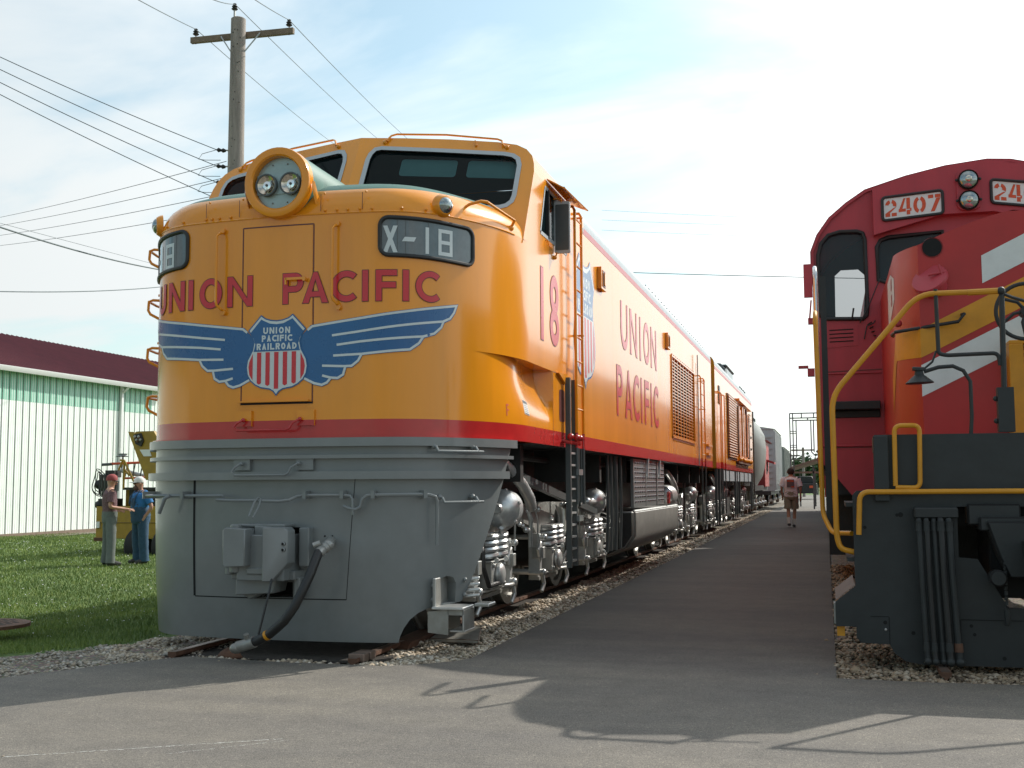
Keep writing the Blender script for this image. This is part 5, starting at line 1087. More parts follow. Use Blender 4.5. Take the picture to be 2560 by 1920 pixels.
# ================================================================ red locomotive on the right track
XR = 1.50
RL = thing('hood_locomotive', 'faded red hood locomotive numbered 2407 with yellow handrails, white stripes and black front plate', 'locomotive', (XR, 8.85, 0))
CY = 12.9
CPF = [(-1.60, 3.60), (-1.60, 3.84), (-1.53, 4.02), (-1.40, 4.20), (-1.22, 4.35), (-1.02, 4.48), (-.60, 4.60), (-.2, 4.68), (.22, 4.72)]
CP = CPF + [(.45, 4.70), (.75, 4.62), (1.1, 4.48), (1.4, 4.25), (1.58, 3.95), (1.60, 3.60)]
def rf(u, z, off=0.0): return (XR + u, CY - off, z)
W1 = [(-1.475, 3.10), (-1.08, 3.085), (-1.045, 3.12), (-1.035, 3.20), (-1.04, 3.95), (-1.06, 4.02), (-1.12, 4.045), (-1.30, 4.05), (-1.42, 4.02), (-1.50, 3.93), (-1.535, 3.80), (-1.54, 3.20), (-1.52, 3.13)]
W2 = [(-.915, 3.50), (-.60, 3.38), (-.25, 3.38), (-.25, 3.99), (-.80, 3.96), (-.88, 3.93), (-.92, 3.86)]
W3 = [(-u, z) for u, z in W2]; W4 = [(-u, z) for u, z in W1]
low_ = [(1.60, 1.45), (-.75, 1.45), (-.95, 1.40), (-1.05, 1.18), (-1.18, 1.10), (-1.50, 1.50), (-1.60, 1.55)]
mb = MB(); wrap(mb, [CP[::-1] + [(-1.60, 1.55)] + low_[::-1][1:], W1, W2, W3, W4], rf, 0, 'rred', 0)
r0 = [(XR + u, CY, z) for u, z in [(-1.6, 1.5)] + CP + [(1.6, 1.5)]]
CE = 15.4; o0 = len(mb.v)
SWR = [(13.35, 3.10), (14.6, 3.10), (14.6, 3.75), (13.35, 3.75)]
for j in range(len(r0) - 1):
    a, b = r0[j], r0[j + 1]
    if j in (0, len(r0) - 2): continue
    mb.add([a, b, (b[0], CE, b[2]), (a[0], CE, a[2])], [(0, 1, 2, 3)], 'rred')
wrap(mb, [[(CY, 1.5), (CE, 1.5), (CE, 3.6), (CY, 3.6)], SWR], lambda a, b, o=0: (XR - 1.6, a, b), 0, 'rred', 0); wrap(mb, [[(CY, 1.5), (CE, 1.5), (CE, 3.6), (CY, 3.6)], SWR], lambda a, b, o=0: (XR + 1.6, a, b), 0, 'rred', 0)
# rear wall with the small square-ish window seen through the front one
RW = [(-1.37, 3.13), (-1.08, 3.12), (-1.05, 3.5), (-1.06, 3.6), (-1.12, 3.66), (-1.30, 3.66), (-1.365, 3.60)]
RWs = [(u * 1.0 - 0.0, z) for u, z in RW]; RWs = [((XR + u) * CE / CY * 1.0 - XR, 1.32 + (z - 1.32) * CE / CY * .985) for u, z in RW]
wrap(mb, [[(u, z) for u, z in CP[::-1]] + [(-1.6, 1.5), (1.6, 1.5)], RWs, [(-u, z) for u, z in RWs]], lambda u, z, o=0: (XR + u, CE, z), 0, 'rred', 0)
wrap(mb, [[(u * .985, z - .02) for u, z in CP[::-1]] + [(-1.58, 1.5), (1.58, 1.5)], RWs, [(-u, z) for u, z in RWs]], lambda u, z, o=0: (XR + u, CE - .01, z), 0, 'cabin', 0)
cab2 = mb.build('cab', RL, smooth=25)
mb = MB(); ribbon(mb, [(u, z) for u, z in CP], .035, lambda a, b, o=0: (XR + a, CY - .03 - o, b), .0, 'rred', step=.1)
grid(mb, [[(XR + u * 1.005, CY - .035, z + .012) for u, z in CP], [(XR + u * 1.005, CE, z + .012) for u, z in CP]], 'dkgreen'); mb.build('cab_roof', RL, smooth=40)
for Wn in (W1, W2, W3, W4):
    mb = MB(); wrap(mb, [offpoly(Wn, -.01)], rf, -.02, 'glass2', 0); g_ = mb.build('cab_window', RL, smooth=0)
    mb = MB(); P3 = [rf(u, z, .008) for u, z in Wn]; mb.tube(P3, .022, 'black', 8, closed=True); mb.build('window_gasket', g_)
mb = MB()
for a, b in zip(SWR, SWR[1:] + SWR[:1]): ribbon(mb, [a, b], .03, lambda p, q, o=0: (XR - 1.6 - o, p, q), .004, 'black', step=0)
mb.build('side_window', RL, smooth=0)
mb = MB(); wrap(mb, [[(-1.48, 2.78), (-1.14, 2.80), (-1.14, 3.03), (-1.48, 3.02)]], rf, .006, 'rred', 0)
for k in range(4): wrap(mb, [[(-1.44, 2.84 + k * .042), (-1.19, 2.845 + k * .042), (-1.19, 2.857 + k * .042), (-1.44, 2.852 + k * .042)]], rf, .009, 'interior_dark', 0)
mb.build('cab_vent', RL, smooth=0)
mb = MB(); wrap(mb, [[(-1.5, 2.515), (-.90, 2.53), (-.90, 2.54), (-1.5, 2.525)]], rf, .004, 'lline', 0); mb.tube([rf(-1.5, 2.50, .01), rf(-.92, 2.50, .01)], .008, 'rred'); mb.tube([rf(-1.55, 1.72, .01), rf(-.6, 1.72, .01)], .012, 'rred'); wrap(mb, [[(-1.5, 1.70), (-.9, 1.70), (-.9, 1.71), (-1.5, 1.71)]], rf, .003, 'lline', 0); mb.build('weld_seams', RL, smooth=0)
mb = MB(); mb.box(XR - 1.44, XR - .94, CY - .16, CY, 2.10, 2.19, 'rblack'); mb.box(XR - 1.44, XR - .94, CY - .02, CY, 2.02, 2.10, 'rblack'); mb.build('cab_step', RL, bev=.008)
mb = MB(); mb.tube([rf(-1.12, 3.04, .03), rf(-1.03, 3.2, .05), rf(-.92, 3.46, .05), rf(-.90, 3.50, .03)], .006, 'black', 6); mb.tube([rf(-1.20, 3.08, .03), rf(-1.18, 3.2, .05)], .010, 'black', 6)
for a in range(4): mb.tube([rf(-1.04 + .02 * a, 3.02 - .04 * a, .0), rf(-1.0 + .012 * a, 3.04 - .05 * a, .05)], .008, 'black', 6)
mb.tube([rf(-1.08, 2.86, .03), rf(-1.05, 3.0, .04), rf(-.98, 3.03, .04), rf(-.96, 3.06, .03)], .007, 'black', 6)
mb.build('window_wiper', RL)
# number board housing (box that juts out over the windows)
def vis(u, z): return (XR + u, CY - .30, z)
mb = MB(); HB = [(-.95, 3.97), (-.95, 4.47), (-.6, 4.585), (-.2, 4.665), (.2, 4.70), (.6, 4.62), (.95, 4.47), (.95, 3.97), (.25, 4.15), (-.25, 4.15)]
wrap(mb, [HB], lambda u, z, o=0: (XR + u, CY - .12 - o, z), 0, 'rred', 0)
for i in range(len(HB)): a, b = HB[i], HB[(i + 1) % len(HB)]; mb.add([(XR + a[0], CY - .12, a[1]), (XR + b[0], CY - .12, b[1]), (XR + b[0], CY, b[1]), (XR + a[0], CY, a[1])], [(0, 1, 2, 3)], 'rred')
mb.build('number_board_housing', RL, smooth=0)
def nb2(g):
    # local frame of a tilted board: corner and edge directions measured on the photograph's left board
    c = Vector((XR - .855, 0, 4.115)) if g < 0 else Vector((XR + .235, 0, 4.235))
    sl = .068 if g < 0 else -.16
    f = lambda a, b, o=0: (c.x + a, CY - .125 - o, c.z + sl * a * 1.0 + b)
    mb = MB(); P = rrect(0, .61, 0, .25, .035, 4); mb.tube([f(a, b, .006) for a, b in P], .016, 'black', 8, closed=True); fr = mb.build('number_board', RL)
    mb = MB(); wrap(mb, [P], f, .003, 'pwhite', 0); mb.build('number_panel', fr, smooth=0)
    mb = MB(); text(mb, [('2', .03, .115), ('4', .165, .13), ('0', .315, .125), ('7', .465, .125)], .035, .18, .036, f, 'orange', None, step=0, off=.005); mb.build('number_digits', fr, smooth=0)
nb2(-1); nb2(1)
mb = MB(); P = rrect(-.115, .115, -.215, .215, .07, 5); mb.prism(P, lambda a, b: (XR + .01 + a, CY - .15, 4.385 + b), lambda a, b: (XR + .01 + a, CY - .12, 4.385 + b), 'rred'); hl = mb.build('headlight_casing', RL, bev=.006)
for z in (4.49, 4.27):
    mb = MB(); c = (XR + .01, CY - .20, z); mb.lathe([(.098, 0), (.098, .5), (.085, .55), (.04, .95), (.001, 1)], c, (c[0], c[1] + .10, z), 'bulb', 24, cap=False); mb.lathe([(.10, 0), (.105, 1)], (c[0], c[1] + .0, z), (c[0], c[1] + .06, z), 'rblack', 24, cap=False); mb.sph((c[0], c[1] + .02, z), .094, 'lens', 24, 14, sy=.45); mb.sph((c[0], c[1] - .018, z), .035, 'bulb', 14, 8, sy=.4)
    for g in (-1, 1): mb.sph((c[0] + g * .115, c[1] + .03, z), .016, 'rblack', 8, 5)
    mb.build('headlamp', hl)
# hood in front of the cab
HY = 9.85; HW = .90; RC = .16; RY = .52
def hp_(t):   # plan outline of the hood from the left cab joint round the front to the right
    pass
plan = [(-HW, CY), (-HW, 12), (-HW, 11.3)] + [(-HW + RC * (t_ ** 1.25), HY + RY * (1 - t_) ** 1.15) for t_ in np.linspace(0, 1, 9)] + [(u, HY - .0) for u in np.linspace(-HW + RC, HW - RC, 14)][1:-1] + [(HW - RC * (t_ ** 1.25), HY + RY * (1 - t_) ** 1.15) for t_ in np.linspace(1, 0, 9)] + [(HW, 11.3), (HW, CY)]
def htop(u): a = abs(u); return 3.50 - .245 * (a / .74) ** 1.34 if a <= .74 else 3.255 + .02 * (a - .74) / .16
mb = MB(); rows = []
for k in (0, .25, .5, .75, 1): rows.append([(XR + u, y, 1.67 + (htop(u) - 1.67) * k) for u, y in plan])
grid(mb, rows, 'rstripe')
us_ = np.linspace(-HW, HW, 25); grid(mb, [[(XR + u, y + (0 if y > 11 else RY * (1 - min(1, max(0, (HW - abs(u)) / RC)) ** .8) ** 1.15), htop(u)) for u in us_] for y in (HY, 12.0, CY)], 'rred')
hood = mb.build('hood', RL, smooth=40)
ps = [0]
for a, b in zip(plan, plan[1:]): ps.append(ps[-1] + math.dist(a, b))
s_mid = float(np.interp(0, [p[0] for p in plan[3:-2]], ps[3:-2]))
def hsf(s, z, off=0.0):       # s = arc length from the hood's centre line, negative to the left
    t_ = s + s_mid; x = float(np.interp(t_, ps, [p[0] for p in plan])); y = float(np.interp(t_, ps, [p[1] for p in plan]))
    x2 = float(np.interp(t_ + .02, ps, [p[0] for p in plan])); y2 = float(np.interp(t_ + .02, ps, [p[1] for p in plan])); x1 = float(np.interp(t_ - .02, ps, [p[0] for p in plan])); y1 = float(np.interp(t_ - .02, ps, [p[1] for p in plan]))
    d = Vector((x2 - x1, y2 - y1)).normalized(); return (XR + x + d.y * off, y - d.x * off, z)
K_ = .8955
def hz(z): return 1.32 + (z - 1.32) * K_
def hu(x): return x * K_ - XR
sl = (hz(3.534) - hz(3.354)) / ((1.751 - 1.385) * K_)
mb = MB(); u0 = hu(1.387); 
def band(sa, za, zb, s1, m, left=None):
    pts = [(sa, zb), (s1, zb + sl * (s1 - sa)), (s1, za + sl * (s1 - sa)), (sa, za)]; wrap(mb, [pts], hsf, .004, m, .05)
band(u0, hz(3.354), hz(3.102), .55, 'hwhite'); band(hu(.845), hz(2.381), hz(2.096), .9, 'hwhite')
ub = hu(.851); band(ub, hz(2.708), hz(2.45), .9, 'ryellow')
wrap(mb, [[(ub, hz(2.45)), (ub, hz(2.708)), (-1.26, 2.587), (-1.9, 2.25), (-1.9, 1.95), (-1.26, 2.36)]], hsf, .004, 'ryellow', .04)
mb.build('hood_stripes', RL, smooth=0)
mb = MB(); wrap(mb, [[(-1.30, 2.90), (-2.3, 2.75), (-2.3, 3.20), (-1.8, 3.20), (-1.30, 3.08)]], hsf, .003, 'hwhite', .1)
text(mb, [('R', -1.95, .30), ('R', -1.55, .0001)], 2.85, .0001, .00005, hsf, 'rred', None) if 0 else None
for z in (2.93, 3.07): text(mb, [('8', -1.75, .16)], z - .04, .11, .03, hsf, 'rred', None, off=.005)
mb.build('hood_side_lettering', RL, smooth=0)
mb = MB(); hc = hsf(hu(.974) , hz(3.453), 0); c = Vector(hc); mb.lathe([(.082, 0), (.082, 1)], c + Vector((0, -.008, 0)), c + Vector((0, .02, 0)), 'rblack', 24, cap=False); mb.lathe([(.076, 0), (.001, .01)], c + Vector((0, -.004, 0)), c, 'interior_dark', 24, cap=False); mb.build('hood_port', RL)
mb = MB(); c = Vector(hsf(hu(.925) + .045, hz(3.21) - .10, 0)); ax = Vector((-.40, -.70, .58)).normalized()
mb.lathe([(.02, 0), (.14, .02), (.146, .1), (.146, .25), (.13, .3), (.10, .32), (.10, 1)], c + ax * .10, c - ax * .04, 'rred', 28)
q_ = c + ax * .115 + Vector((.06, -.01, .03)); mb.tube([q_ - Vector((.06, 0, .02)), q_ + Vector((.08, -.01, .0))], .010, 'rred'); mb.tube([q_ + Vector((.02, -.01, .06)), q_ + Vector((.05, -.01, -.04))], .010, 'rred'); mb.build('sand_filler_cap', RL)
mb = MB(); mb.tube([(XR - .93, 10.22, 2.56), (XR - .945, 10.15, 2.56), (XR - .93, 9.95, 2.56), (XR - .46, 9.74, 2.60), (XR - .415, 9.74, 2.66), (XR - .42, 9.85, 2.67)], .014, 'rblack'); mb.sph((XR - .90, 10.02, 2.64), .032, 'rred', 10, 6); mb.build('hood_grab_iron', RL)
mb = MB()
PX = [(.0, 1.70), (.0, 2.33), (.9, 2.33), (.9, 1.70)]
mb.box(1.395, 1.50, 9.68, 9.84, 1.70, 2.40, 'ryellow')
for i in range(11): mb.box(1.50, 2.4, 9.71, 9.73, 1.78 + i * .055, 1.80 + i * .055, 'ryellow')
mb.box(1.5, 2.4, 9.80, 9.84, 1.72, 2.38, 'rstripe'); mb.box(1.397, 2.4, 9.69, 9.84, 2.40, 2.43, 'ryellow'); mb.build('yellow_grille', RL, bev=.005) 
# deck, pilot plate
mb = MB(); mb.box(XR - 1.165, XR + 1.165, 8.88, 9.3, 1.55, 1.668, 'rblack'); mb.box(XR - .9, XR + .9, 9.3, CY, 1.52, 1.66, 'rred'); mb.box(XR - 1.60, XR - .9, 10.6, CY, 1.52, 1.55, 'rblack') if 0 else None; mb.build('deck', RL, bev=.006)
mb = MB(); PP = [(.335, 1.672), (2.665, 1.672), (2.665, 1.27), (2.83, 1.24), (2.83, .57), (2.97, .46), (2.97, .28), (2.83, .28), (2.83, .17), (2.60, .166), (2.5, .06), (2.40, .03), (.60, .03), (.50, .05), (.43, .10), (.395, .166), (.20, .170), (.17, .21), (.17, .285), (.028, .285), (.028, .46), (.17, .575), (.17, 1.235), (.20, 1.265), (.335, 1.27)]
PH = [(.88, .352), (1.12, .352), (1.19, .44), (1.0, .782), (.88, .782), (.88, 1.155), (1.02, 1.155)] 
PK = [(.90, 1.15), (1.02, 1.15), (1.10, .95), (1.10, .80), (1.22, .50), (1.20, .37), (1.8, .37), (1.78, .5), (1.9, .8), (1.9, .95), (1.98, 1.15), (2.1, 1.15), (2.1, .80), (1.98, .78), (1.75, .36), (1.24, .36), (1.02, .78), (.90, .79)]
HOLE = [(.885, 1.15), (2.115, 1.15), (2.115, .79), (1.99, .78), (1.80, .44), (1.20, .44), (1.01, .78), (.885, .79)]
wrap(mb, [PP, HOLE], lambda a, b, o=0: (a, 8.85, b), 0, 'rblack', 0); wrap(mb, [PP, HOLE], lambda a, b, o=0: (a, 8.875, b), 0, 'rblack', 0)
for P_ in (PP, HOLE):
    for i in range(len(P_)): a, b = P_[i], P_[(i + 1) % len(P_)]; mb.add([(a[0], 8.85, a[1]), (b[0], 8.85, b[1]), (b[0], 8.875, b[1]), (a[0], 8.875, a[1])], [(0, 1, 2, 3)], 'rblack')
for p in (((.88, .352), (.88, .03)), ((.17, 1.27), (.335, 1.27))): pass
mb.box(.395, .40, 8.846, 8.85, .166, .36, 'interior_dark'); mb.box(.27, .395, 8.846, 8.849, .36, .364, 'interior_dark'); mb.box(.878, .882, 8.8455, 8.85, .03, .35, 'interior_dark'); mb.box(.88, 2.1, 8.8455, 8.85, .350, .355, 'interior_dark')
for x, z, r in ((.475, 1.09, .012), (.50, 1.092, .018), (.37, .32, .014), (.56, .25, .014), (.25, 1.0, .012), (.95, .31, .012), (.97, .25, .012), (1.18, .33, .014), (1.16, .09, .014)): mb.lathe([(r, 0), (.001, .001)], (x, 8.847, z), (x, 8.85, z), 'interior_dark', 12, cap=False)
mb.sph((.372, 8.845, .27), .010, 'silver', 8, 5)
mb.box(.87, .89, 8.72, 8.87, .10, 1.6, 'rblack') if 0 else None
mb.build('pilot_plate', RL, smooth=0)
mb = MB(); mb.box(.325, .43, 8.80, 8.85, 1.19, 1.665, 'rblack'); mb.build('handrail_bracket', RL, bev=.005)
mb = MB(); mb.add([(.17, 8.875, .58), (.03, 8.875, .47), (.03, 9.9, .47), (.17, 9.9, .58)], [(0, 1, 2, 3)], 'rblack')      # side steps
for z, x in ((.285, .03), (.75, .12), (1.15, .12)): mb.box(x, .6, 8.88, 9.75, z, z + .03, 'rblack')
mb.box(.015, .03, 8.88, 9.0, .30, .45, 'silver2'); mb.box(.035, .09, 8.90, 9.0, .21, .285, 'ryellow'); mb.build('stairwell', RL)
# coupler pocket with draft gear and chain
mb = MB(); mb.box(1.1, 1.9, 8.95, 9.6, .5, 1.16, 'interior_dark'); mb.box(.95, 1.30, 8.80, 9.0, 1.02, 1.17, 'rblack'); mb.box(1.02, 1.95, 8.74, 9.0, .98, 1.08, 'rblack')
mb.prism([(1.06, 1.05), (1.94, 1.05), (1.86, .80), (1.80, .66), (1.20, .66), (1.14, .80)], lambda a, b: (a, 8.70, b), lambda a, b: (a, 8.95, b), 'rblack'); mb.lathe([(.06, 0), (.045, 1)], (1.12, 8.66, .66), (1.12, 8.9, .66), 'rblack', 14)
mb.prism([(1.30, .62), (1.70, .62), (1.74, .92), (1.28, .92)], lambda a, b: (a, 8.2, b), lambda a, b: (a, 8.75, b), 'rblack'); mb.build('coupler', RL, bev=.012)
mb = MB()
for k in range(16): mb.lathe([(.012, 0), (.012, 1)], (1.17 + .002 * (k % 2), 8.71, .92 - k * .035), (1.17 - .002 * (k % 2), 8.71 + .008 * (k % 2), .892 - k * .035), 'rblack', 6)
mb.tube([(1.17, 8.72, .44), (1.175, 8.72, .36), (1.17, 8.73, .34)], .02, 'rblack'); mb.build('chain', RL)
# hanging air hoses
mb = MB(); mb.box(.585, .88, 8.72, 8.85, 1.07, 1.145, 'rblack'); hm = mb.build('hose_manifold', RL, bev=.01)
for i, (x, r, x2, m) in enumerate(((.615, .020, .64, 'rblack'), (.665, .018, .69, 'black'), (.715, .017, .745, 'rblack'), (.76, .022, .79, 'black'), (.815, .024, .85, 'wood2'))):
    mb = MB(); y = 8.76 - .012 * (i % 2); mb.tube([(x, y + .03, 1.09), (x, y - .02, 1.06), (x + .002, y - .03, 1.0), (x + (x2 - x) * .4, y - .03, .6), (x2, y - .01, .16), (x2 + .005, y - .02, .06)], r, 'rblack' if m == 'wood2' else m, 10)
    mb.lathe([(r * 1.35, 0), (r * 1.2, .4), (r * 1.35, 1)], (x, y - .03, 1.05), (x, y - .03, .98), 'rblack', 10); mb.lathe([(r * 1.2, 0), (r * 1.35, 1)], (x2, y - .015, .20), (x2, y - .015, .14), 'rust' if i == 4 else 'rblack', 10); mb.sph((x2 + .005, y - .02, .07), r * 1.5, 'rblack', 8, 6)
    mb.build('air_hose', hm)
# yellow handrails
def smooth_path(P, r=.12, n=6):
    Q = [Vector(P[0])]
    for i in range(1, len(P) - 1):
        a, b, c = Vector(P[i - 1]), Vector(P[i]), Vector(P[i + 1]); d1 = (a - b); d2 = (c - b); l = min(r, d1.length * .45, d2.length * .45); p, q = b + d1.normalized() * l, b + d2.normalized() * l
        for k in range(n + 1): t_ = k / n; Q.append(p.lerp(b, t_).lerp(b.lerp(q, t_), t_))
    Q.append(Vector(P[-1])); return Q
FY = 8.90
mb = MB(); mb.tube(smooth_path([(1.25, FY, 2.70), (.68, FY, 2.705), (.045, FY, 1.97), (.052, FY, .93), (.075, FY, .84), (.185, FY, .815)]), .021, 'ryellow', 10); mb.tube([(1.02, FY, 2.70), (1.25, FY, 2.702)], .024, 'ryellow', 10); mb.build('front_handrail', RL)
mb = MB(); mb.tube(smooth_path([(1.75, FY, 2.70), (2.32, FY, 2.705), (2.955, FY, 1.97), (2.948, FY, .93), (2.925, FY, .84), (2.815, FY, .815)]), .021, 'ryellow', 10); mb.tube([(1.75, FY, 2.72), (1.765, FY, 1.68)], .02, 'rblack', 8); mb.build('front_handrail', RL)
mb = MB(); mb.tube(smooth_path([(-.062, 9.95, 2.70), (-.062, 9.55, 2.70), (-.062, 9.46, 2.64), (-.045, 9.46, 1.08), (.02, 9.30, .94), (.16, 9.0, .95)], .07), .0185, 'ryellow', 10); mb.build('stair_handrail', RL); mb = MB(); mb.tube(smooth_path([(-.06, 10.9, 3.22), (-.06, 10.45, 3.23), (-.055, 10.35, 3.16), (-.05, 10.35, 1.4)], .06), .019, 'steel', 10); mb.build('cab_handrail', RL)
mb = MB(); mb.box(-.02, .03, 10.48, 10.53, 1.0, 3.15, 'rblack'); mb.build('stair_post', RL)
mb = MB(); mb.tube(smooth_path([(.47, FY - .10, 1.30), (.475, FY - .10, 1.735), (.648, FY - .10, 1.735), (.638, FY - .10, 1.285), (.47, FY - .10, 1.29)], .05), .017, 'ryellow', 10); mb.build('loop_handle', RL)
mb = MB(); mb.tube(smooth_path([(2.7, FY - .12, 1.262), (.22, FY - .12, 1.258), (.205, FY - .12, .95)], .07), .019, 'ryellow', 10); mb.sph((1.36, FY - .13, 1.27), .03, 'ryellow', 10, 6); mb.build('drop_handrail', RL)
mb = MB(); mb.tube(smooth_path([(.80, FY, 2.735), (.805, FY, 2.26), (.86, FY, 2.245), (1.21, FY, 2.25), (1.22, FY, 2.16)], .04), .015, 'rblack', 8); mb.tube([(.79, FY, 2.28), (.76, FY, 2.20), (.70, FY, 2.15)], .008, 'rblack'); mb.build('chain_bracket', RL)
mb = MB(); mb.tube([(1.25, FY, 2.72), (1.235, FY, 1.70)], .02, 'rblack', 8); mb.box(1.19, 1.30, FY - .03, FY + .05, 1.68, 2.0, 'rblack'); mb.sph((1.245, FY - .01, 2.70), .03, 'rblack', 8, 6)
for z in (1.76, 1.92): mb.sph((1.18, FY, z), .02, 'rblack', 8, 5)
mb.tube([(1.26, FY, 2.68), (1.32, FY, 2.65), (1.40, FY, 2.62), (1.6, FY, 2.6)], .012, 'rblack', 6); mb.build('handrail_post', RL)
mb = MB(); c = Vector((1.47, 9.3, 2.60)); mb.tube([c + Vector((.21 * math.cos(a), 0, .21 * math.sin(a))) for a in np.linspace(0, 2 * math.pi, 40)[:-1]], .015, 'rblack', 8, closed=True)
for a in range(6): mb.tube([c, c + Vector((.09 * math.cos(a * 1.047 + .2), -.02, .09 * math.sin(a * 1.047 + .2))), c + Vector((.20 * math.cos(a * 1.047 + .5), 0, .20 * math.sin(a * 1.047 + .5)))], .013, 'rblack', 6)
mb.lathe([(.04, 0), (.04, 1)], c + Vector((0, -.03, 0)), c + Vector((0, .1, 0)), 'rblack', 12); mb.build('brake_wheel', RL)
mb = MB(); mb.lathe([(.028, 0), (.034, .35), (.10, .95), (.098, 1)], (.665, FY, 2.14), (.668, FY, 2.045), 'rblack', 24); mb.lathe([(.045, 0), (.045, 1)], (.665, FY, 2.14), (.665, FY, 2.155), 'rblack', 12)
mb.tube([(.62, FY, 2.155), (.71, FY, 2.15)], .014, 'rblack'); mb.tube([(.70, FY, 2.13), (.80, FY, 2.16), (.90, FY, 2.165), (.97, FY, 2.13), (1.015, FY, 2.05), (1.015, FY, 1.80), (1.005, FY, 1.67)], .0145, 'rblack', 8); mb.build('gooseneck_lamp', RL)
# things on the cab's left flank
mb = MB(); x = XR - 1.6
mb.box(x - .09, x - .0, 12.6, 12.64, 3.30, 3.66, 'rred'); mb.box(x - .06, x, 12.9, 12.95, 3.05, 3.12, 'rred'); mb.tube([(x - .02, 12.8, 3.3), (x - .04, 12.8, 3.1)], .01, 'black'); mb.build('rear_view_mirror', RL, bev=.01)
mb = MB(); mb.box(x - .07, x, 12.2, 12.3, 2.42, 2.50, 'rred'); mb.box(x - .16, x - .06, 12.2, 12.24, 2.50, 2.53, 'cabred'); mb.build('mirror_bracket', RL)
# long hood behind with an added shade wall, underframe and truck
mb = MB(); 
for ya_, yb_, zt_ in ((CE + .02, 17.6, 3.02), (17.62, 19.8, 3.30), (19.82, 27.4, 3.62)): mb.box(XR - 1.57, XR + 1.57, ya_, yb_, 1.5, zt_, 'rred')
mb.box(XR - 1.57, XR - 1.40, CE + .03, 27.39, 3.0, 3.86, 'rred'); mb.box(XR - .9, XR + .9, CE + .03, 27.3, 1.6, 4.1, 'rred'); mb.box(XR - 1.3, XR + 1.3, 21.5, 27.2, 3.6, 3.95, 'rred'); mb.build('long_hood_with_shade_wall', RL)  # thin tall left wall, hidden behind the cab, added to widen the cast shadow
mb = MB(); mb.box(XR - 1.45, XR + 1.45, CY + .2, 27.4, 1.2, 1.5, 'rblack'); mb.box(XR - 1.0, XR + 1.0, 9.2, CY, 1.0, 1.5, 'dark'); mb.box(XR - 1.5, XR + 1.5, 16.5, 20.0, .35, 1.3, 'rblack'); mb.build('underframe', RL)
mb = MB()
for i in range(6): y = 16.2 + i * 1.8; mb.box(XR - 1.61, XR - 1.57, y, y + .08, 1.6, 3.0, 'rred')
mb.build('side_battens', RL)
for yc in (11.6, 24.2):
    MT_s, MT_s2 = 'dark', 'rblack'
    truck(RL, XR, yc, (-1.7, 0, 1.7), sil='rblack', sil2='dark', simple=True)
# train behind the red locomotive: a grey boxcar and a dark gondola
RB = thing('boxcar', 'grey boxcar coupled behind the red locomotive on the right track', 'boxcar', (XR, 28.6, 0))
mb = MB(); mb.box(XR - 1.58, XR + 1.58, 28.6, 59, 1.0, 3.9, 'cabred'); mb.prism([(-1.58, 3.9), (1.58, 3.9), (0, 4.2)], lambda a, b: (XR + a, 28.6, b), lambda a, b: (XR + a, 59, b), 'dark'); mb.build('boxcar_body', RB)
mb = MB(); mb.box(XR - 1.4, XR + 1.4, 28.4, 59.2, .5, 1.0, 'dark'); mb.build('underframe', RB)
RB['label'] = 'red brown boxcar coupled behind the red locomotive on the right track'
# ================================================================ barn, pole, wires, machine, far things
def sc(P, k): return Vector((P[0] * k, P[1] * k, 1.32 + (P[2] - 1.32) * k))
KB = 1.102; BX = -27.0
BN = thing('warehouse', 'long white metal warehouse with maroon roof and pale green panel band under the gutter', 'warehouse', (BX, 43, -.35))
y0, y1, zb, zg = -10.0, 60.0, -.35, 5.40; yg = 42.6
mb = MB(); mb.add([(BX, y0, zb), (BX, y1, zb), (BX, y1, zg), (BX, y0, zg)], [(0, 1, 2, 3)], 'barn'); mb.add([(BX, y1, zb), (BX - 12, y1, zb), (BX - 12, y1, zg), (BX - 6, y1, 7.6), (BX, y1, zg)], [(0, 1, 2, 3, 4)], 'barn')
n = int((y1 - y0) / .3556)
for i in range(n + 1):
    y = y1 - .1 - i * .3556; mb.box(BX, BX + .028, y - .018, y + .018, zb + .05, zg, 'barn'); mb.box(BX + .001, BX + .003, y - .036, y - .019, zb + .05, 4.34, 'dgrey')
    for k in (.12, .23): mb.box(BX, BX + .006, y + k - .012, y + k + .012, zb + .05, zg, 'barn')
mb.build('wall', BN, smooth=0)
mb = MB(); mb.add([(BX + .004, y0, 4.33), (BX + .004, yg - .35, 4.33), (BX + .004, yg - .35, zg), (BX + .004, y0, zg)], [(0, 1, 2, 3)], 'barngreen')
for i in range(n + 1):
    y = y1 - .1 - i * .3556
    if y < yg - .36: mb.box(BX + .004, BX + .031, y - .016, y + .016, 4.331, zg, 'barngreen'); mb.box(BX + .0045, BX + .006, y - .04, y - .017, 4.34, zg, 'dkgreen')
mb.build('translucent_band', BN, smooth=0)
mb = MB(); mb.add([(BX + .35, y0, zg - .02), (BX + .35, y1 + .4, zg - .02), (BX - 6, y1 + .4, 7.72), (BX - 6, y0, 7.72), (BX - 12.4, y0, 5.3), (BX - 12.4, y1 + .4, 5.3)], [(0, 1, 2, 3), (3, 2, 5, 4)], 'maroon')
for i in range(int((y1 - y0) / .3)):
    y = y0 + i * .3; mb.add([(BX + .35, y, zg - .02), (BX + .35, y + .04, zg - .02), (BX - 6, y + .04, 7.72), (BX - 6, y, 7.72), (BX + .35, y + .02, zg + .02), (BX - 6, y + .02, 7.76)], [(0, 4, 5, 3), (4, 1, 2, 5)], 'maroon')
mb.build('roof', BN, smooth=0)
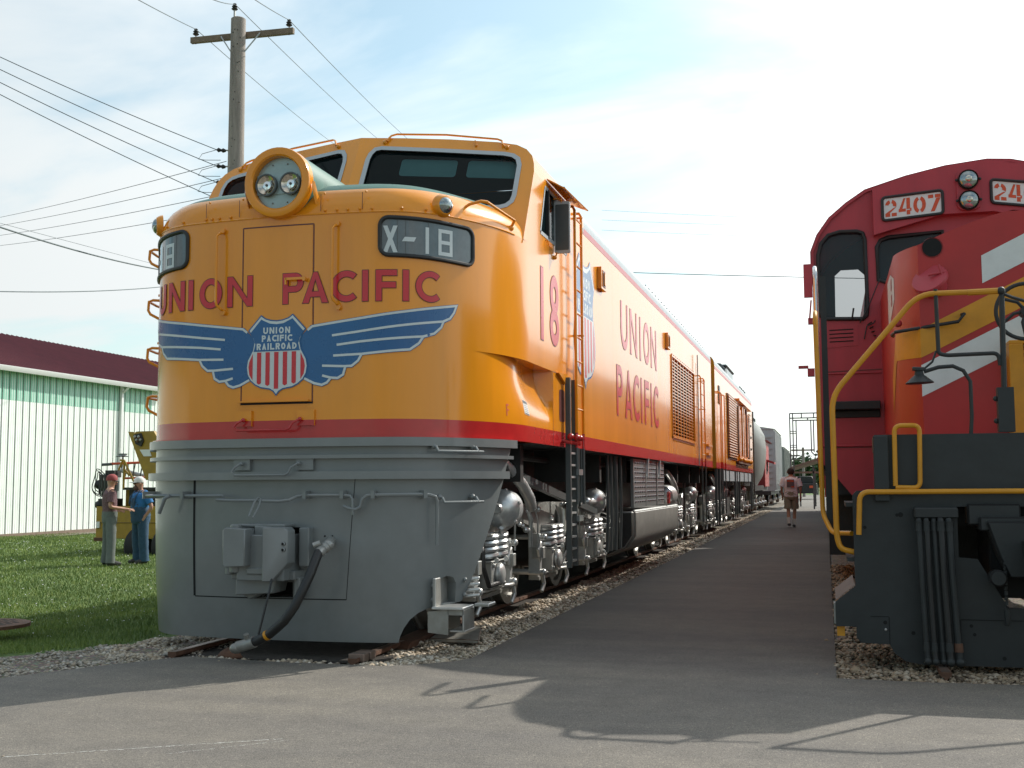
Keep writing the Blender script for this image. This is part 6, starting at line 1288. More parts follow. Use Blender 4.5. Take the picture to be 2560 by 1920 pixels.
mb = MB(); mb.prism([(.34, 5.27), (.44, 5.27), (.50, 5.40), (.50, 5.44), (.34, 5.44)], lambda a, b: (BX + a, y0, b), lambda a, b: (BX + a, yg + .4, b), 'gutter'); mb.box(BX + .02, BX + .34, y0, yg + .3, 5.34, 5.36, 'gutter'); mb.build('gutter', BN)
mb = MB(); yd = 40.0
mb.box(BX + .03, BX + .13, yd - .07, yd + .07, zb, 5.3, 'gutter'); mb.tube([(BX + .4, yd, 5.3), (BX + .3, yd, 5.2), (BX + .1, yd, 5.05)], .05, 'gutter'); mb.build('downspout', BN)
mb = MB(); mb.box(BX - .05, BX + .06, y0, y1, zb - .1, zb + .12, 'wood2'); mb.build('base_board', BN)
struct(sheet('bare_strip', [(BX, -10), (BX + 1.1, -10), (BX + 1.0, 20), (BX + 1.3, 32), (BX + .9, 43), (BX, 43)], -.345, 'ballast'))
# second, nearer shed corner that shades the barn's end is left out: only the barn's own end is seen

PL = thing('utility_pole', 'tall weathered wooden utility pole with a single crossarm behind the yellow locomotive', 'utility pole', (-14.33, 26.0, -.3))
pc = lambda z: (-14.33 + (z - 13.3) * .0035, 26.0, z)
mb = MB(); mb.lathe([(.235, 0), (.225, .3), (.205, .7), (.188, 1), (.15, 1.002)], pc(-.4), pc(13.33), 'wood', 20)
rr = random.Random(2)
for k in range(22): a = rr.uniform(-2.4, -.7); z = rr.uniform(8.8, 13); mb.sph((pc(z)[0] + .197 * math.cos(a), 26 + .197 * math.sin(a), z), .016, 'dark', 6, 4)
mb.build('pole', PL)
a, b = Vector((-15.69, 25.74, 12.90)), Vector((-12.77, 25.74, 12.86))
ca = Vector((-15.77, 26.14, 12.97)); cb = Vector((-12.90, 26.27, 12.97))
mb = MB(); d = (cb - ca).normalized(); pr = Vector((-d.y, d.x, 0)) * .055
mb.add([ca - pr + Vector((0, 0, z)) for z in (-.075, .075)] + [ca + pr + Vector((0, 0, z)) for z in (-.075, .075)] + [cb - pr + Vector((0, 0, z)) for z in (-.075, .075)] + [cb + pr + Vector((0, 0, z)) for z in (-.075, .075)], [(0, 1, 3, 2), (4, 6, 7, 5), (0, 4, 5, 1), (2, 3, 7, 6), (1, 5, 7, 3), (0, 2, 6, 4)], 'wood2'); mb.build('crossarm', PL)
for g in (-1, 1):
    mb = MB(); c = ca.lerp(cb, .5 + g * .19); mb.tube([(c.x, c.y - .08, c.z + .0), (-14.33 + g * .17, 26.0, 12.44)], .018, 'winframe'); mb.build('brace', PL)
INS = []
for nm, P in (('l', ca.lerp(cb, .045)), ('c', Vector(pc(13.33)) + Vector((-.03, -.15, .0))), ('r', ca.lerp(cb, .955))):
    mb = MB(); zt = P.z + (.20 if nm != 'c' else .25)
    if nm == 'c': mb.box(P.x - .02, P.x + .02, P.y - .02, P.y + .02, 12.9, 13.55, 'silver2')
    mb.cyl((P.x, P.y, P.z - .1), (P.x, P.y, zt), .014, 'rust', n=8)
    mb.lathe([(.055, 0), (.085, .15), (.05, .35), (.075, .5), (.045, .7), (.05, .9), (.02, 1)], (P.x, P.y, zt - .06), (P.x, P.y, zt + .12), 'black', 16); mb.build('insulator', PL); INS.append(Vector((P.x, P.y, zt + .10)))
mb = MB()
for k in range(4):
    z = 9.85 - k * .42; mb.tube([pc(z), (pc(z)[0] - .22, 25.9, z + .02)], .02, 'silver2', 6); mb.lathe([(.03, 0), (.06, .3), (.03, .5), (.06, .8), (.02, 1)], (pc(z)[0] - .22, 25.88, z), (pc(z)[0] - .45, 25.82, z + .03), 'black', 10)
    mb.tube([(pc(z)[0] - .45, 25.82, z + .03), (pc(z)[0] - .85, 25.8, z - .05), (pc(z)[0] - .95, 25.8, z - .18), (pc(z)[0] - .75, 25.8, z - .22), (pc(z)[0] - .35, 25.85, z - .24)], .008, 'wire', 5)
mb.build('dead_end_clamps', PL)
def wire(label, pts, r=.012, sag=0.0, grp=None, n=30):
    A, B = Vector(pts[0]), Vector(pts[-1]); P = []
    for i in range(n + 1):
        t_ = i / n; p = A.lerp(B, t_); p.z -= sag * 4 * t_ * (1 - t_); P.append(p)
    mb = MB(); mb.tube(P, r * .8, 'wire', 5); o = mb.build('power_line', loc=A); tag(o, label, 'power line', grp); return o
def ray(x, y, dist):       # photograph pixel (2212 wide) at a distance: gives the far ends of the spans
    u, v = x * .46293, y * .46293; d = Vector(((u - 512) / 1155, -(v - 384) / 1155, -1)); R_ = Matrix(RT); d = R_ @ d; d *= dist / math.hypot(d.x, d.y); return Vector((0, 0, 1.32)) + d
for i, (e0, e1, l) in enumerate((((310, -4), (715, 297), 'left'), ((480, -4), (815, 290), 'middle'), ((560, -4), (885, 295), 'right'))):
    far = ray(e1[0], e1[1], 62); near = ray(e0[0], e0[1], 23); I = INS[i]
    far = I + (far - I) * 1.6; near = I + (near - I) * 3
    wire(f'{l} cable of three running from the pole insulators towards the locomotive roof', [I, far], .014, .25); wire(f'{l} cable of three running from the pole top out of the photo', [near, I], .012, .1)
for k in range(4):
    z = 9.85 - k * .42; P = Vector((pc(z)[0] - .45, 25.82, z + .03)); e = ray(0, (118, 145, 173, 199)[k], 30); e = P + (e - P) * 1.3
    wire(f'cable falling from the left edge to the pole, number {k + 1} from the top of four', [e, P], .013, .08, None); bpy.data.objects[-1] if 0 else None
    Q = Vector((pc(z)[0] - .3, 26.05, z - .22)); e = ray(0, (467, 485, 506, 528)[k], 60); e = Q + (e - Q) * 1.2
    wire(f'cable rising to the pole from the left edge, number {k + 1} from the top of four', [e, Q], .012, .1)
ordn = ('topmost', 'second', 'third', 'lowest')
for o in list(SC.collection.objects):
    if o.name.startswith('power_line') and 'number ' in o['label']:
        for k in range(4): o['label'] = o['label'].replace(f', number {k + 1} from the top of four', f', {ordn[k]} of the four')
wire('heavy black cable below the others, sloping down behind the grab irons', [ray(-60, 470, 24), ray(380, 588, 34)], .022, .12)
wire('thin messenger wire just above the heavy sloping cable', [ray(-60, 466, 24.02), ray(380, 583, 34)], .006, .0)
wire('nearly level cable at the left, above the maroon roof', [ray(-60, 628, 30), ray(390, 615, 45)], .018, .12)
wire('cable crossing low between the yellow body and the red cab', [ray(1200, 583, 70), ray(1900, 602, 70)], .028, .05)
for i, (ya, yb) in enumerate(((462, 480), (483, 494), (505, 518))): wire(f'faint distant cable above the far train, {("upper", "middle", "lower")[i]} one of three', [ray(1300, ya - 8, 150), ray(2000, yb, 150)], .022, .2)

# ---------------- far end: gate frame, shelter, trees, poles, parked vehicles
GF = thing('steel_gantry', 'dark steel trestle frame standing over the far end of the path', 'gantry', (-1.6, 60, 0))
mb = MB()
def bar(p, q, r=.03): mb.tube([p, q], r, 'dgrey', 6)
Yg = 60
for x in (-1.78, -1.63): bar((x, Yg, 0), (x, Yg, 4.86))
bar((-1.47, Yg, 2.75), (-1.47, Yg, 4.5)); mb.tube([(-1.47, Yg, 2.75), (-1.52, Yg, 2.6), (-1.63, Yg, 2.58)], .03, 'dgrey', 6)
for z in (4.86, 4.62, 4.50): bar((-1.78 if z > 4.5 else -1.63, Yg, z), (.6, Yg, z))
for x in (-1.2, -.6, 0): bar((x, Yg, 4.62), (x, Yg, 4.86)); bar((x + .3, Yg, 4.5), (x + .3, Yg, 4.62))
for z in (3.95, 3.85, 3.25, 3.15): bar((-1.78, Yg, z), (-1.47, Yg, z), .02)
for x in (-.75, -.62): bar((x, Yg, 2.9), (x, Yg, 4.5))
bar((-.75, Yg, 2.9), (-.60, Yg, 2.75)); bar((.5, Yg, 0), (.5, Yg, 4.86)); mb.build('frame', GF)
SH = thing('open_shelter', 'open shelter with sloping brown roof at the far end of the path', 'shelter', (-.8, 62, 0))
mb = MB(); mb.add([(-1.9, 62, 2.08), (-.4, 62, 2.52), (-.4, 70, 2.52), (-1.9, 70, 2.08), (-1.9, 62, 2.18), (-.4, 62, 2.66), (-.4, 70, 2.66), (-1.9, 70, 2.18)], [(0, 3, 2, 1), (4, 5, 6, 7), (0, 1, 5, 4), (0, 4, 7, 3)], 'wood2'); mb.box(-1.7, -.4, 62, 62.1, 1.85, 1.95, 'wood2'); mb.build('roof', SH)
for x, y in ((-.75, 62), (-.75, 69.5), (-1.6, 69.5)): mb = MB(); mb.box(x, x + .08, y, y + .08, 0, 2.2, 'dgrey'); mb.build('post', SH)
def tree(x, y, h, w, seed, label):
    T = thing('tree', label, 'tree', (x, y, -.4), 'far trees beyond the yard'); r_ = np.random.default_rng(seed)
    mb = MB(); mb.tube([(x, y, -.4), (x + .1, y, h * .35), (x, y, h * .8)], .2, 'wood', 7, rs=[.28, .2, .06])
    for k in range(5): a = k * 1.3; mb.tube([(x, y, h * (.3 + .08 * k)), (x + w * .5 * math.cos(a), y + w * .5 * math.sin(a), h * (.5 + .08 * k))], .07, 'wood', 5)
    mb.build('trunk', T)
    N_ = 2600; c = r_.normal(0, 1, (26, 3)); c /= np.linalg.norm(c, axis=1)[:, None]; c *= r_.uniform(.35, 1, 26)[:, None]; C_ = c * np.array([w * .5, w * .5, h * .30]) + np.array([x, y, h * .63])
    k = r_.integers(0, 26, N_); p = C_[k] + r_.normal(0, .17, (N_, 3)) * w * .5; s = r_.uniform(.09, .22, N_) * w * .16 + .05; d1 = r_.normal(0, 1, (N_, 3)); d1 /= np.linalg.norm(d1, axis=1)[:, None]; d2 = np.cross(d1, r_.normal(0, 1, (N_, 3))); d2 /= np.linalg.norm(d2, axis=1)[:, None]
    V = np.stack([p + d1 * s[:, None], p + d2 * s[:, None], p - d1 * s[:, None], p - d2 * s[:, None]], 1).reshape(-1, 3); mb = MB(); mb.add(V.tolist(), [(i * 4, i * 4 + 1, i * 4 + 2, i * 4 + 3) for i in range(N_)], 'leaf'); mb.build('crown', T, smooth=0)
MT['leaf'] = mat('leaves', (.05, .10, .025), .6, var=.35, scale=1.2)
for i, (x, y, h, w) in enumerate(((-6.5, 168, 4.0, 8), (-1.5, 160, 5.0, 7), (3.5, 165, 4.5, 8), (-13, 172, 4.5, 9), (9, 170, 5, 9))):
    tree(x, y, h, w, i, 'bushy far tree, ' + ('left of the gap above the walker', 'in the middle of the gap above the walker', 'partly behind the red locomotive', 'hidden mostly by the boxcars', 'behind the red locomotive')[i])
def fpole(x, y, h, label, arms=1):
    T = thing('utility_pole', label, 'utility pole', (x, y, 0)); mb = MB(); mb.cyl((x, y, 0), (x, y, h), .16, 'wood', .12, 8); mb.build('pole', T)
    for k in range(arms): mb = MB(); mb.box(x - 1.15, x + 1.15, y - .2, y - .08, h - .35 - k * .5, h - .2 - k * .5, 'wood2'); mb.build('crossarm', T)
fpole(-2.33, 120, 4.95, 'distant utility pole with crossarm, the clearest one above the walker'); fpole(-4.45, 150, 5.1, 'distant double crossarm pole just right of the boxcars', 2); fpole(-3.2, 175, 5.0, 'farthest small utility pole between the gantry legs', 2)
for k, z in enumerate((4.7, 4.55, 4.2)): wire(f'far thin line strung between the distant poles, {("upper", "middle", "lower")[k]} one', [(-12, 150, z + .3), (6, 118, z)], .02, .3)
TK = thing('parked_vehicle', 'dark vehicle with an orange marker parked beyond the path end', 'vehicle', (-1.7, 100, 0))
mb = MB(); mb.box(-3.0, -.9, 100, 104, .5, 1.35, 'dark'); mb.prism([(-2.8, 1.35), (-2.5, 1.95), (-1.3, 1.95), (-1.0, 1.35)], lambda a, b: (a, 100.8, b), lambda a, b: (a, 103, b), 'dark'); mb.build('body', TK, bev=.05)
mb = MB(); mb.box(-1.5, -1.15, 99.9, 100, .95, 1.15, 'orange'); mb.build('marker_panel', TK)
for x in (-2.9, -1.2): mb = MB(); mb.cyl((x, 100.8, .35), (x + .2, 100.8, .35), .35, 'tyre', n=16); mb.build('wheel', TK)

MT['orange2'] = MT['orange']
# ---------------- yellow machine behind the two men
def tz(x, z, y=0.0, k=1.22): p = sc((x, 20.0, z), k); p.y += y; return p
TR = thing('utility_machine', 'yellow work machine with raised blade, hoses and orange ladder behind the two men', 'machine', tuple(tz(-13.4, .0)))
def tbx(mb, x0, x1, z0, z1, d0, d1, m): a, b = tz(x0, z0), tz(x1, z1); mb.box(a.x, b.x, a.y + d0, a.y + d1, a.z, b.z, m)
mb = MB(); tbx(mb, -13.98, -12.4, .32, .95, 0, 2.2, 'tractor'); tbx(mb, -13.96, -12.4, .62, .645, -.02, 0, 'dark'); tbx(mb, -13.6, -12.4, .95, 1.30, .5, 2.0, 'tractor'); tbx(mb, -13.97, -13.75, .27, .35, -.1, .2, 'rust'); tbx(mb, -13.96, -13.87, .52, .66, -.03, 0, 'pwhite'); mb.build('body', TR, bev=.03)
mb = MB(); tbx(mb, -13.45, -12.4, 1.27, 1.32, .1, 1.6, 'dark'); tbx(mb, -13.35, -12.75, .95, 1.27, .2, 1.4, 'dark'); mb.build('engine_bay', TR)
mb = MB(); bl = [(-13.165, 2.405), (-13.05, 2.40), (-13.02, 2.36), (-12.98, 2.405), (-12.60, 2.41), (-12.40, 2.1), (-12.40, 1.46), (-12.745, 1.46)]
mb.prism(bl, lambda a, b: tuple(tz(a, b, -.25)), lambda a, b: tuple(tz(a, b, -.15)), 'tractor'); bd = mb.build('raised_blade', TR)
mb = MB(); mb.prism([(-13.02, 2.34), (-12.86, 2.37), (-12.80, 2.22), (-12.85, 2.11), (-12.97, 2.16)], lambda a, b: tuple(tz(a, b, -.30)), lambda a, b: tuple(tz(a, b, -.25)), 'dark')
for k in range(7): mb.sph(tz(-12.98 + .02 * k, 2.30 - .03 * (k % 4), -.31), .035, 'rust' if k % 2 else 'silver2', 8, 5)
mb.build('hydraulic_fittings', bd)
mb = MB(); mb.prism([(-12.89, 2.05), (-12.68, 2.05), (-12.63, 1.92), (-12.80, 1.92)], lambda a, b: tuple(tz(a, b, -.27)), lambda a, b: tuple(tz(a, b, -.252)), 'pwhite'); mb.build('data_sheet', bd)
mb = MB(); mb.tube([tz(-13.6, 1.66, .3), tz(-12.3, 1.36, .3)], .055, 'winframe', 10); mb.tube([tz(-13.98, 1.775, .2), tz(-13.75, 1.785, .2)], .035, 'dgrey'); mb.build('pipe_boom', TR)
mb = MB(); mb.tube([tz(-13.8, 1.79, .2), tz(-12.3, 1.83, .2)], .03, 'orange2', 8); mb.tube([tz(-13.5, 1.50, .2), tz(-12.3, 1.53, .2)], .025, 'orange2', 8)
for i in range(7): mb.tube([tz(-13.40 + i * .17, 1.80, .2), tz(-13.46 + i * .17, 1.51, .2)], .016, 'dgrey', 6)
mb.build('ladder', TR)
mb = MB()
for p, q in (((-13.42, 1.85), (-13.43, 1.30)), ((-13.42, 1.84), (-13.12, 1.28)), ((-13.55, 1.66), (-13.46, 1.85)), ((-13.52, 1.86), (-13.42, 1.85)), ((-13.44, 1.70), (-13.3, 1.55))): mb.tube([tz(*p, .1), tz(*q, .1)], .025, 'tractor', 6)
mb.build('lift_frame', TR)
mb = MB(); mb.tube([tz(-13.59, 1.70, .3), tz(-13.57, 1.93, .3)], .018, 'dgrey'); a = tz(-13.585, 1.93, .3); mb.lathe([(.13, 0), (.10, .1), (.10, .2), (.13, .3), (.13, .36)], a, a + Vector((0, 0, .22)), 'winframe', 20); mb.lathe([(.155, 0), (.155, .1)], a, a + Vector((0, 0, .2)), 'dgrey', 20); mb.build('beacon', TR)
mb = MB(); c = tz(-14.02, 1.42, .1)
for r_, dx in ((.26, 0), (.22, .05), (.30, .02)): mb.tube([c + Vector((dx + r_ * .5 * math.cos(a), .05 * math.sin(a * 3), r_ * 1.1 * math.sin(a))) for a in np.linspace(0, 6.283, 26)[:-1]], .012, 'black', 5, closed=True)
for k in range(12): p = tz(-13.95 + .035 * k, 1.60 - .02 * (k % 3), .05); mb.tube([p, p + Vector((.02, 0, -.30)), p + Vector((-.02, .02, -.52))], .018, 'dgrey' if k % 2 else 'black', 5)
tbx(mb, -14.0, -13.75, 1.25, 1.45, .1, .5, 'dkgreen'); tbx(mb, -13.97, -13.6, .92, 1.1, .05, .4, 'dark'); tbx(mb, -13.85, -13.65, 1.52, 1.66, .1, .4, 'dark'); mb.sph(tz(-14.03, 1.38, .2), .12, 'black', 10, 6); mb.sph(tz(-13.98, .98, .1), .10, 'black', 10, 6); mb.build('hose_reel', TR)
for x, d in ((-13.20, .1), (-13.20, 1.7), (-12.6, .1)):
    mb = MB(); c = tz(x, .17, d); mb.lathe([(.36, 0), (.42, .2), (.42, .8), (.36, 1)], c, c + Vector((.32, 0, 0)), 'tyre', 24); mb.lathe([(.2, 0), (.18, .2)], c + Vector((-.01, 0, 0)), c + Vector((.32, 0, 0)), 'tractor', 16); mb.build('wheel', TR)

# ---------------- people
MT['skin'] = mat('skin', (.48, .26, .18), .55, var=.08); MT['maroonshirt'] = mat('plaid_shirt', (.085, .035, .045), .85, var=.5, scale=40, col2=(.20, .12, .13)); MT['greytrousers'] = mat('grey_green_trousers', (.13, .15, .14), .85, var=.15, scale=14); MT['blueshirt'] = mat('blue_tshirt', (.03, .17, .42), .8, var=.12)
MT['denim'] = mat('denim', (.035, .085, .15), .85, var=.25, scale=20); MT['redcap'] = mat('red_cap', (.30, .06, .06), .8, var=.2); MT['whitecap'] = mat('white_cap', (.75, .74, .70), .8); MT['beard'] = mat('beard_hair', (.10, .06, .045), .9); MT['hair'] = mat('dark_hair', (.035, .025, .02), .8)
MT['wtee'] = mat('white_tee', (.78, .76, .80), .85, var=.06); MT['khaki'] = mat('khaki_shorts', (.26, .235, .17), .85); MT['socks'] = mat('white_socks', (.6, .6, .58), .9); MT['shoe'] = mat('dark_shoes', (.05, .05, .05), .7); MT['printA'] = mat('shirt_print', (.10, .12, .14), .8, var=.6, scale=14, col2=(.20, .10, .09)); MT['sunglass'] = MT['black']
def skin(name, J, E_, m, parent, sub=2):
    me = bpy.data.meshes.new(name + '_src'); ks = list(J); me.from_pydata([J[k][0] for k in ks], [(ks.index(a), ks.index(b)) for a, b in E_], []); o = bpy.data.objects.new(name + '_src', me); SC.collection.objects.link(o)
    o.modifiers.new('s', 'SKIN'); me.skin_vertices[0].data[0].use_root = True
    for i, k in enumerate(ks): r = J[k][1]; me.skin_vertices[0].data[i].radius = r if isinstance(r, tuple) else (r, r)
    s2 = o.modifiers.new('u', 'SUBSURF'); s2.levels = s2.render_levels = sub
    bpy.context.view_layer.update(); dg = bpy.context.evaluated_depsgraph_get(); nm = bpy.data.meshes.new_from_object(o.evaluated_get(dg)); bpy.data.objects.remove(o); nm.name = name
    nm.materials.clear(); nm.materials.append(MT[m])
    for p in nm.polygons: p.use_smooth = True; p.material_index = 0
    ob = bpy.data.objects.new(name, nm); SC.collection.objects.link(ob); ob.parent = parent; return ob
def person(label, loc, rot, H, P, clothes):
    """P: joint positions for a 1.78 m figure facing -y; clothes: list of (name, material, joints, inflate, radii)"""
    T = thing('person', label, 'person', loc); T.rotation_euler = (0, 0, rot); T.scale = (H / 1.78,) * 3; T['_o'] = (0, 0, 0)
    J = {}; E_ = []
    def j(k, p, r): J[k] = (Vector(p), r)
    j('pelvis', P['pelvis'], .10); j('waist', P['waist'], .105); j('chest', P['chest'], .115); j('collar', P['collar'], .075); j('neck', P['neck'], .055); j('jaw', P['jaw'], .075); j('head', P['head'], .098); j('crown', P['crown'], .07)
    E_ += [('pelvis', 'waist'), ('waist', 'chest'), ('chest', 'collar'), ('collar', 'neck'), ('neck', 'jaw'), ('jaw', 'head'), ('head', 'crown')]
    for s in 'LR':
        j('sh' + s, P['sh' + s], .062); j('el' + s, P['el' + s], .043); j('wr' + s, P['wr' + s], .028); E_ += [('collar', 'sh' + s), ('sh' + s, 'el' + s), ('el' + s, 'wr' + s)]
        w = Vector(P['wr' + s]); d = (w - Vector(P['el' + s])).normalized(); pm = w + d * .075; sd_ = d.orthogonal().normalized(); j('pa' + s, pm, (.036, .022)); E_.append(('wr' + s, 'pa' + s))
        for f in range(4):
            b = pm + sd_ * (f - 1.5) * .019 + d * .02; t_ = b + d * (.05 + .008 * (1.5 - abs(f - 1.5))) + Vector((0, -.012, -.01)); j(f'f{f}{s}', b + d * .02, .0095); j(f't{f}{s}', t_, .0075); E_ += [('pa' + s, f'f{f}{s}'), (f'f{f}{s}', f't{f}{s}')]
        tb = w + d * .04 + sd_ * .035; j('th' + s, tb, .011); j('tt' + s, tb + d * .035 + sd_ * .012, .009); E_ += [('wr' + s, 'th' + s), ('th' + s, 'tt' + s)]
        j('hip' + s, P['hip' + s], .088); j('kn' + s, P['kn' + s], .058); j('an' + s, P['an' + s], .040); a = Vector(P['an' + s]); td = Vector(P.get('toe' + s, (0, -.17, 0))); j('to' + s, a + td + Vector((0, 0, -.05)), .035); E_ += [('pelvis', 'hip' + s), ('hip' + s, 'kn' + s), ('kn' + s, 'an' + s), ('an' + s, 'to' + s)]
    body = skin('body', J, E_, 'skin', T, 2)
    for nm, m, chains in clothes:
        mb = MB()
        for ch in chains:
            C_ = [Vector(c[0]) for c in ch]; n = 18; vs = []
            Q = []                                    # resample with smooth radii
            for i in range(len(ch) - 1):
                for q in range(4):
                    t_ = q / 4; s_ = t_ * t_ * (3 - 2 * t_); Q.append((C_[i].lerp(C_[i + 1], t_), ch[i][1] + (ch[i + 1][1] - ch[i][1]) * s_, ch[i][2] + (ch[i + 1][2] - ch[i][2]) * s_))
            Q.append((C_[-1], ch[-1][1], ch[-1][2]))
            for i, (c, rx, ry) in enumerate(Q):
                d = (Q[min(i + 1, len(Q) - 1)][0] - Q[max(i - 1, 0)][0]).normalized(); ax_ = Vector((1, 0, 0)) - d * d.x
                ax_ = ax_.normalized() if ax_.length > .3 else (Vector((0, 0, 1)) - d * d.z).normalized(); ay_ = d.cross(ax_)
                for q in range(n):
                    a = 2 * math.pi * q / n; w_ = 1 + .035 * math.sin(i * 1.9 + q * 2.3) * (1 if nm in ('trousers', 'overalls', 'shorts') else .7); vs.append(c + ax_ * rx * math.cos(a) * w_ + ay_ * ry * math.sin(a) * w_)
            k = len(Q); fs = [(i * n + q, i * n + (q + 1) % n, (i + 1) * n + (q + 1) % n, (i + 1) * n + q) for i in range(k - 1) for q in range(n)] + [tuple(range(n)), tuple(range((k - 1) * n, k * n))]
            mb.add(vs, fs, m)
        mb.build(nm, T, smooth=60)
    hd = Vector(P['head']); f = Vector(P.get('face', (0, -1, 0))).normalized(); sdv = Vector((-f.y, f.x, 0)); 
    mb = MB(); mb.sph(hd + f * .095 + Vector((0, 0, -.01)), .016, 'skin', 8, 6, sz=1.4); mb.sph(hd + sdv * .098, .022, 'skin', 8, 6, sz=1.4); mb.sph(hd - sdv * .098, .022, 'skin', 8, 6, sz=1.4)
    for g in (-1, 1): mb.sph(hd + f * .085 + sdv * g * .034 + Vector((0, 0, .02)), .011, 'pwhite', 6, 4); mb.sph(hd + f * .094 + sdv * g * .034 + Vector((0, 0, .02)), .006, 'hair', 6, 4)
    mb.sph(hd + f * .086 + Vector((0, 0, -.05)), .02, 'redcap', 8, 4, sz=.35); mb.build('face', T, smooth=60)
    return T, hd, f, sdv
def cap(T, hd, f, m, brim=True):
    mb = MB(); mb.lathe([(.112, 0), (.113, .3), (.095, .7), (.05, .95), (.001, 1)], hd + Vector((0, 0, .025)), hd + Vector((0, 0, .155)), m, 20)
    if brim: c = hd + f * .13 + Vector((0, 0, .03)); mb.sph(c, .085, m, 14, 6, sz=.12)
    mb.build('cap', T, smooth=50)
def shoes(T, P, m='shoe'):
    for s in 'LR':
        a = Vector(P['an' + s]); td = Vector(P.get('toe' + s, (0, -.17, 0))); mb = MB(); mb.tube([a - td * .35 + Vector((0, 0, -.045)), a + td * .2 + Vector((0, 0, -.035)), a + td * .7 + Vector((0, 0, -.045)), a + td * 1.2 + Vector((0, 0, -.055))], .05, m, 10, rs=[.042, .052, .05, .032]); mb.build('shoe', T)
legs = lambda low: [('pelvis', 'hipL'), ('hipL', 'knL'), ('pelvis', 'hipR'), ('hipR', 'knR')] + ([('knL', 'anL'), ('knR', 'anR')] if low else [])
def torso(P, rw, rd, top=True):
    pv, wa, chs, co = [Vector(P[k]) for k in ('pelvis', 'waist', 'chest', 'collar')]
    return [(pv + Vector((0, 0, -.06)), rw * 1.02, rd * 1.02), (pv + Vector((0, 0, .04)), rw, rd), (wa, rw * .98, rd), (chs + Vector((0, 0, -.04)), rw * 1.08, rd * 1.03), (chs + Vector((0, 0, .05)), rw * 1.18, rd * .95), (co + Vector((0, 0, -.015)), rw * .98, rd * .72), (co + Vector((0, 0, .045)), .068, .062)]
def sleeves(P, t_, r):
    return [[(Vector(P['sh' + s]) + Vector(((-.05 if s == 'L' else .05), 0, .005)), r * .9, r * .9), (Vector(P['sh' + s]), r * 1.08, r * 1.08), (Vector(P['sh' + s]).lerp(Vector(P['el' + s]), t_), r * 1.0, r * 1.0)] for s in 'LR']
def pants(P, rw, rd, r0, r1, r2, low=True):
    pv = Vector(P['pelvis']); L = [[(pv + Vector((0, 0, .09)), rw, rd), (pv, rw * 1.02, rd * 1.03), (pv + Vector((0, 0, -.10)), rw * .98, rd), (pv + Vector((0, 0, -.16)), rw * .80, rd * .85)]]
    for s in 'LR':
        h, k, a = [Vector(P[x + s]) for x in ('hip', 'kn', 'an')]
        L.append([(h + Vector((0, 0, .03)), r0, r0 * 1.05), (h.lerp(k, .4), r0 * .93, r0 * .97), (k, r1, r1 * 1.05), (k.lerp(a, .6), r2, r2), (a + Vector((0, 0, -.04)), r2 * 1.02, r2 * 1.1)] if low else [(h + Vector((0, 0, .03)), r0, r0 * 1.05), (h.lerp(k, .4), r0, r0), (h.lerp(k, .86), r0 * 1.02, r0 * 1.02)])
    return L
# man with the maroon plaid shirt, seen from behind, turned right, forearm out
P1 = dict(pelvis=(0, 0, .98), waist=(0, .0, 1.12), chest=(0, .01, 1.34), collar=(.01, .01, 1.47), neck=(.02, -.01, 1.53), jaw=(.03, -.03, 1.60), head=(.035, -.035, 1.665), crown=(.035, -.02, 1.73), rw=.135,
    shL=(.19, .0, 1.44), elL=(.24, .05, 1.16), wrL=(.17, -.18, 1.10), shR=(-.19, 0, 1.44), elR=(-.25, .06, 1.16), wrR=(-.20, -.16, 1.02), hipL=(.10, 0, .92), knL=(.14, 0, .50), anL=(.18, .02, .09), hipR=(-.10, 0, .92), knR=(-.18, .0, .50), anR=(-.25, .03, .09), face=(-.35, -1, -.05))
P1['wrR'] = (-.16, -.30, 1.11)
arms = lambda: ['pelvis', 'waist', 'chest', 'collar', 'shL', 'shR']
def slv(P, t_=.62, r=.066): return [('slL', Vector(P['shL']).lerp(Vector(P['elL']), t_), r), ('slR', Vector(P['shR']).lerp(Vector(P['elR']), t_), r)]
shirt_e = [('pelvis', 'waist'), ('waist', 'chest'), ('chest', 'collar'), ('collar', 'shL'), ('collar', 'shR'), ('shL', 'slL'), ('shR', 'slR')]
m1 = sc((-12.03, 17.6, 0), 1.17); m1.z = -.245
T, hd, f, sv = person('man in maroon plaid shirt, grey trousers and red cap, pointing with his forearm', tuple(m1), math.radians(138), 1.80, P1, [('shirt', 'maroonshirt', [torso(P1, .178, .138)] + sleeves(P1, .68, .072)), ('trousers', 'greytrousers', pants(P1, .182, .145, .105, .088, .085))])
cap(T, hd, f, 'redcap', False); shoes(T, P1); mb = MB(); mb.tube([hd + f * .08 + sv * .1 + Vector((0, 0, .015)), hd + f * .11 + sv * .05 + Vector((0, 0, .015)), hd + f * .11 - sv * .05 + Vector((0, 0, .015)), hd + f * .08 - sv * .1 + Vector((0, 0, .015))], .008, 'black', 6); mb.build('glasses', T)
P2 = dict(pelvis=(0, 0, .98), waist=(0, -.03, 1.12), chest=(0, -.01, 1.34), collar=(0, .01, 1.47), neck=(0, -.01, 1.53), jaw=(-.01, -.04, 1.60), head=(-.01, -.04, 1.665), crown=(-.01, -.02, 1.73), rw=.175,
    shL=(.20, .0, 1.44), elL=(.31, .08, 1.17), wrL=(.22, -.02, .98), shR=(-.20, 0, 1.44), elR=(-.30, .07, 1.17), wrR=(-.21, -.02, .98), hipL=(.10, 0, .92), knL=(.13, 0, .50), anL=(.15, .02, .09), hipR=(-.10, 0, .92), knR=(-.13, .0, .50), anR=(-.14, .03, .09), face=(-.35, -1, -.05))
m2_ = sc((-11.745, 18.1, 0), 1.175); m2_.z = -.25
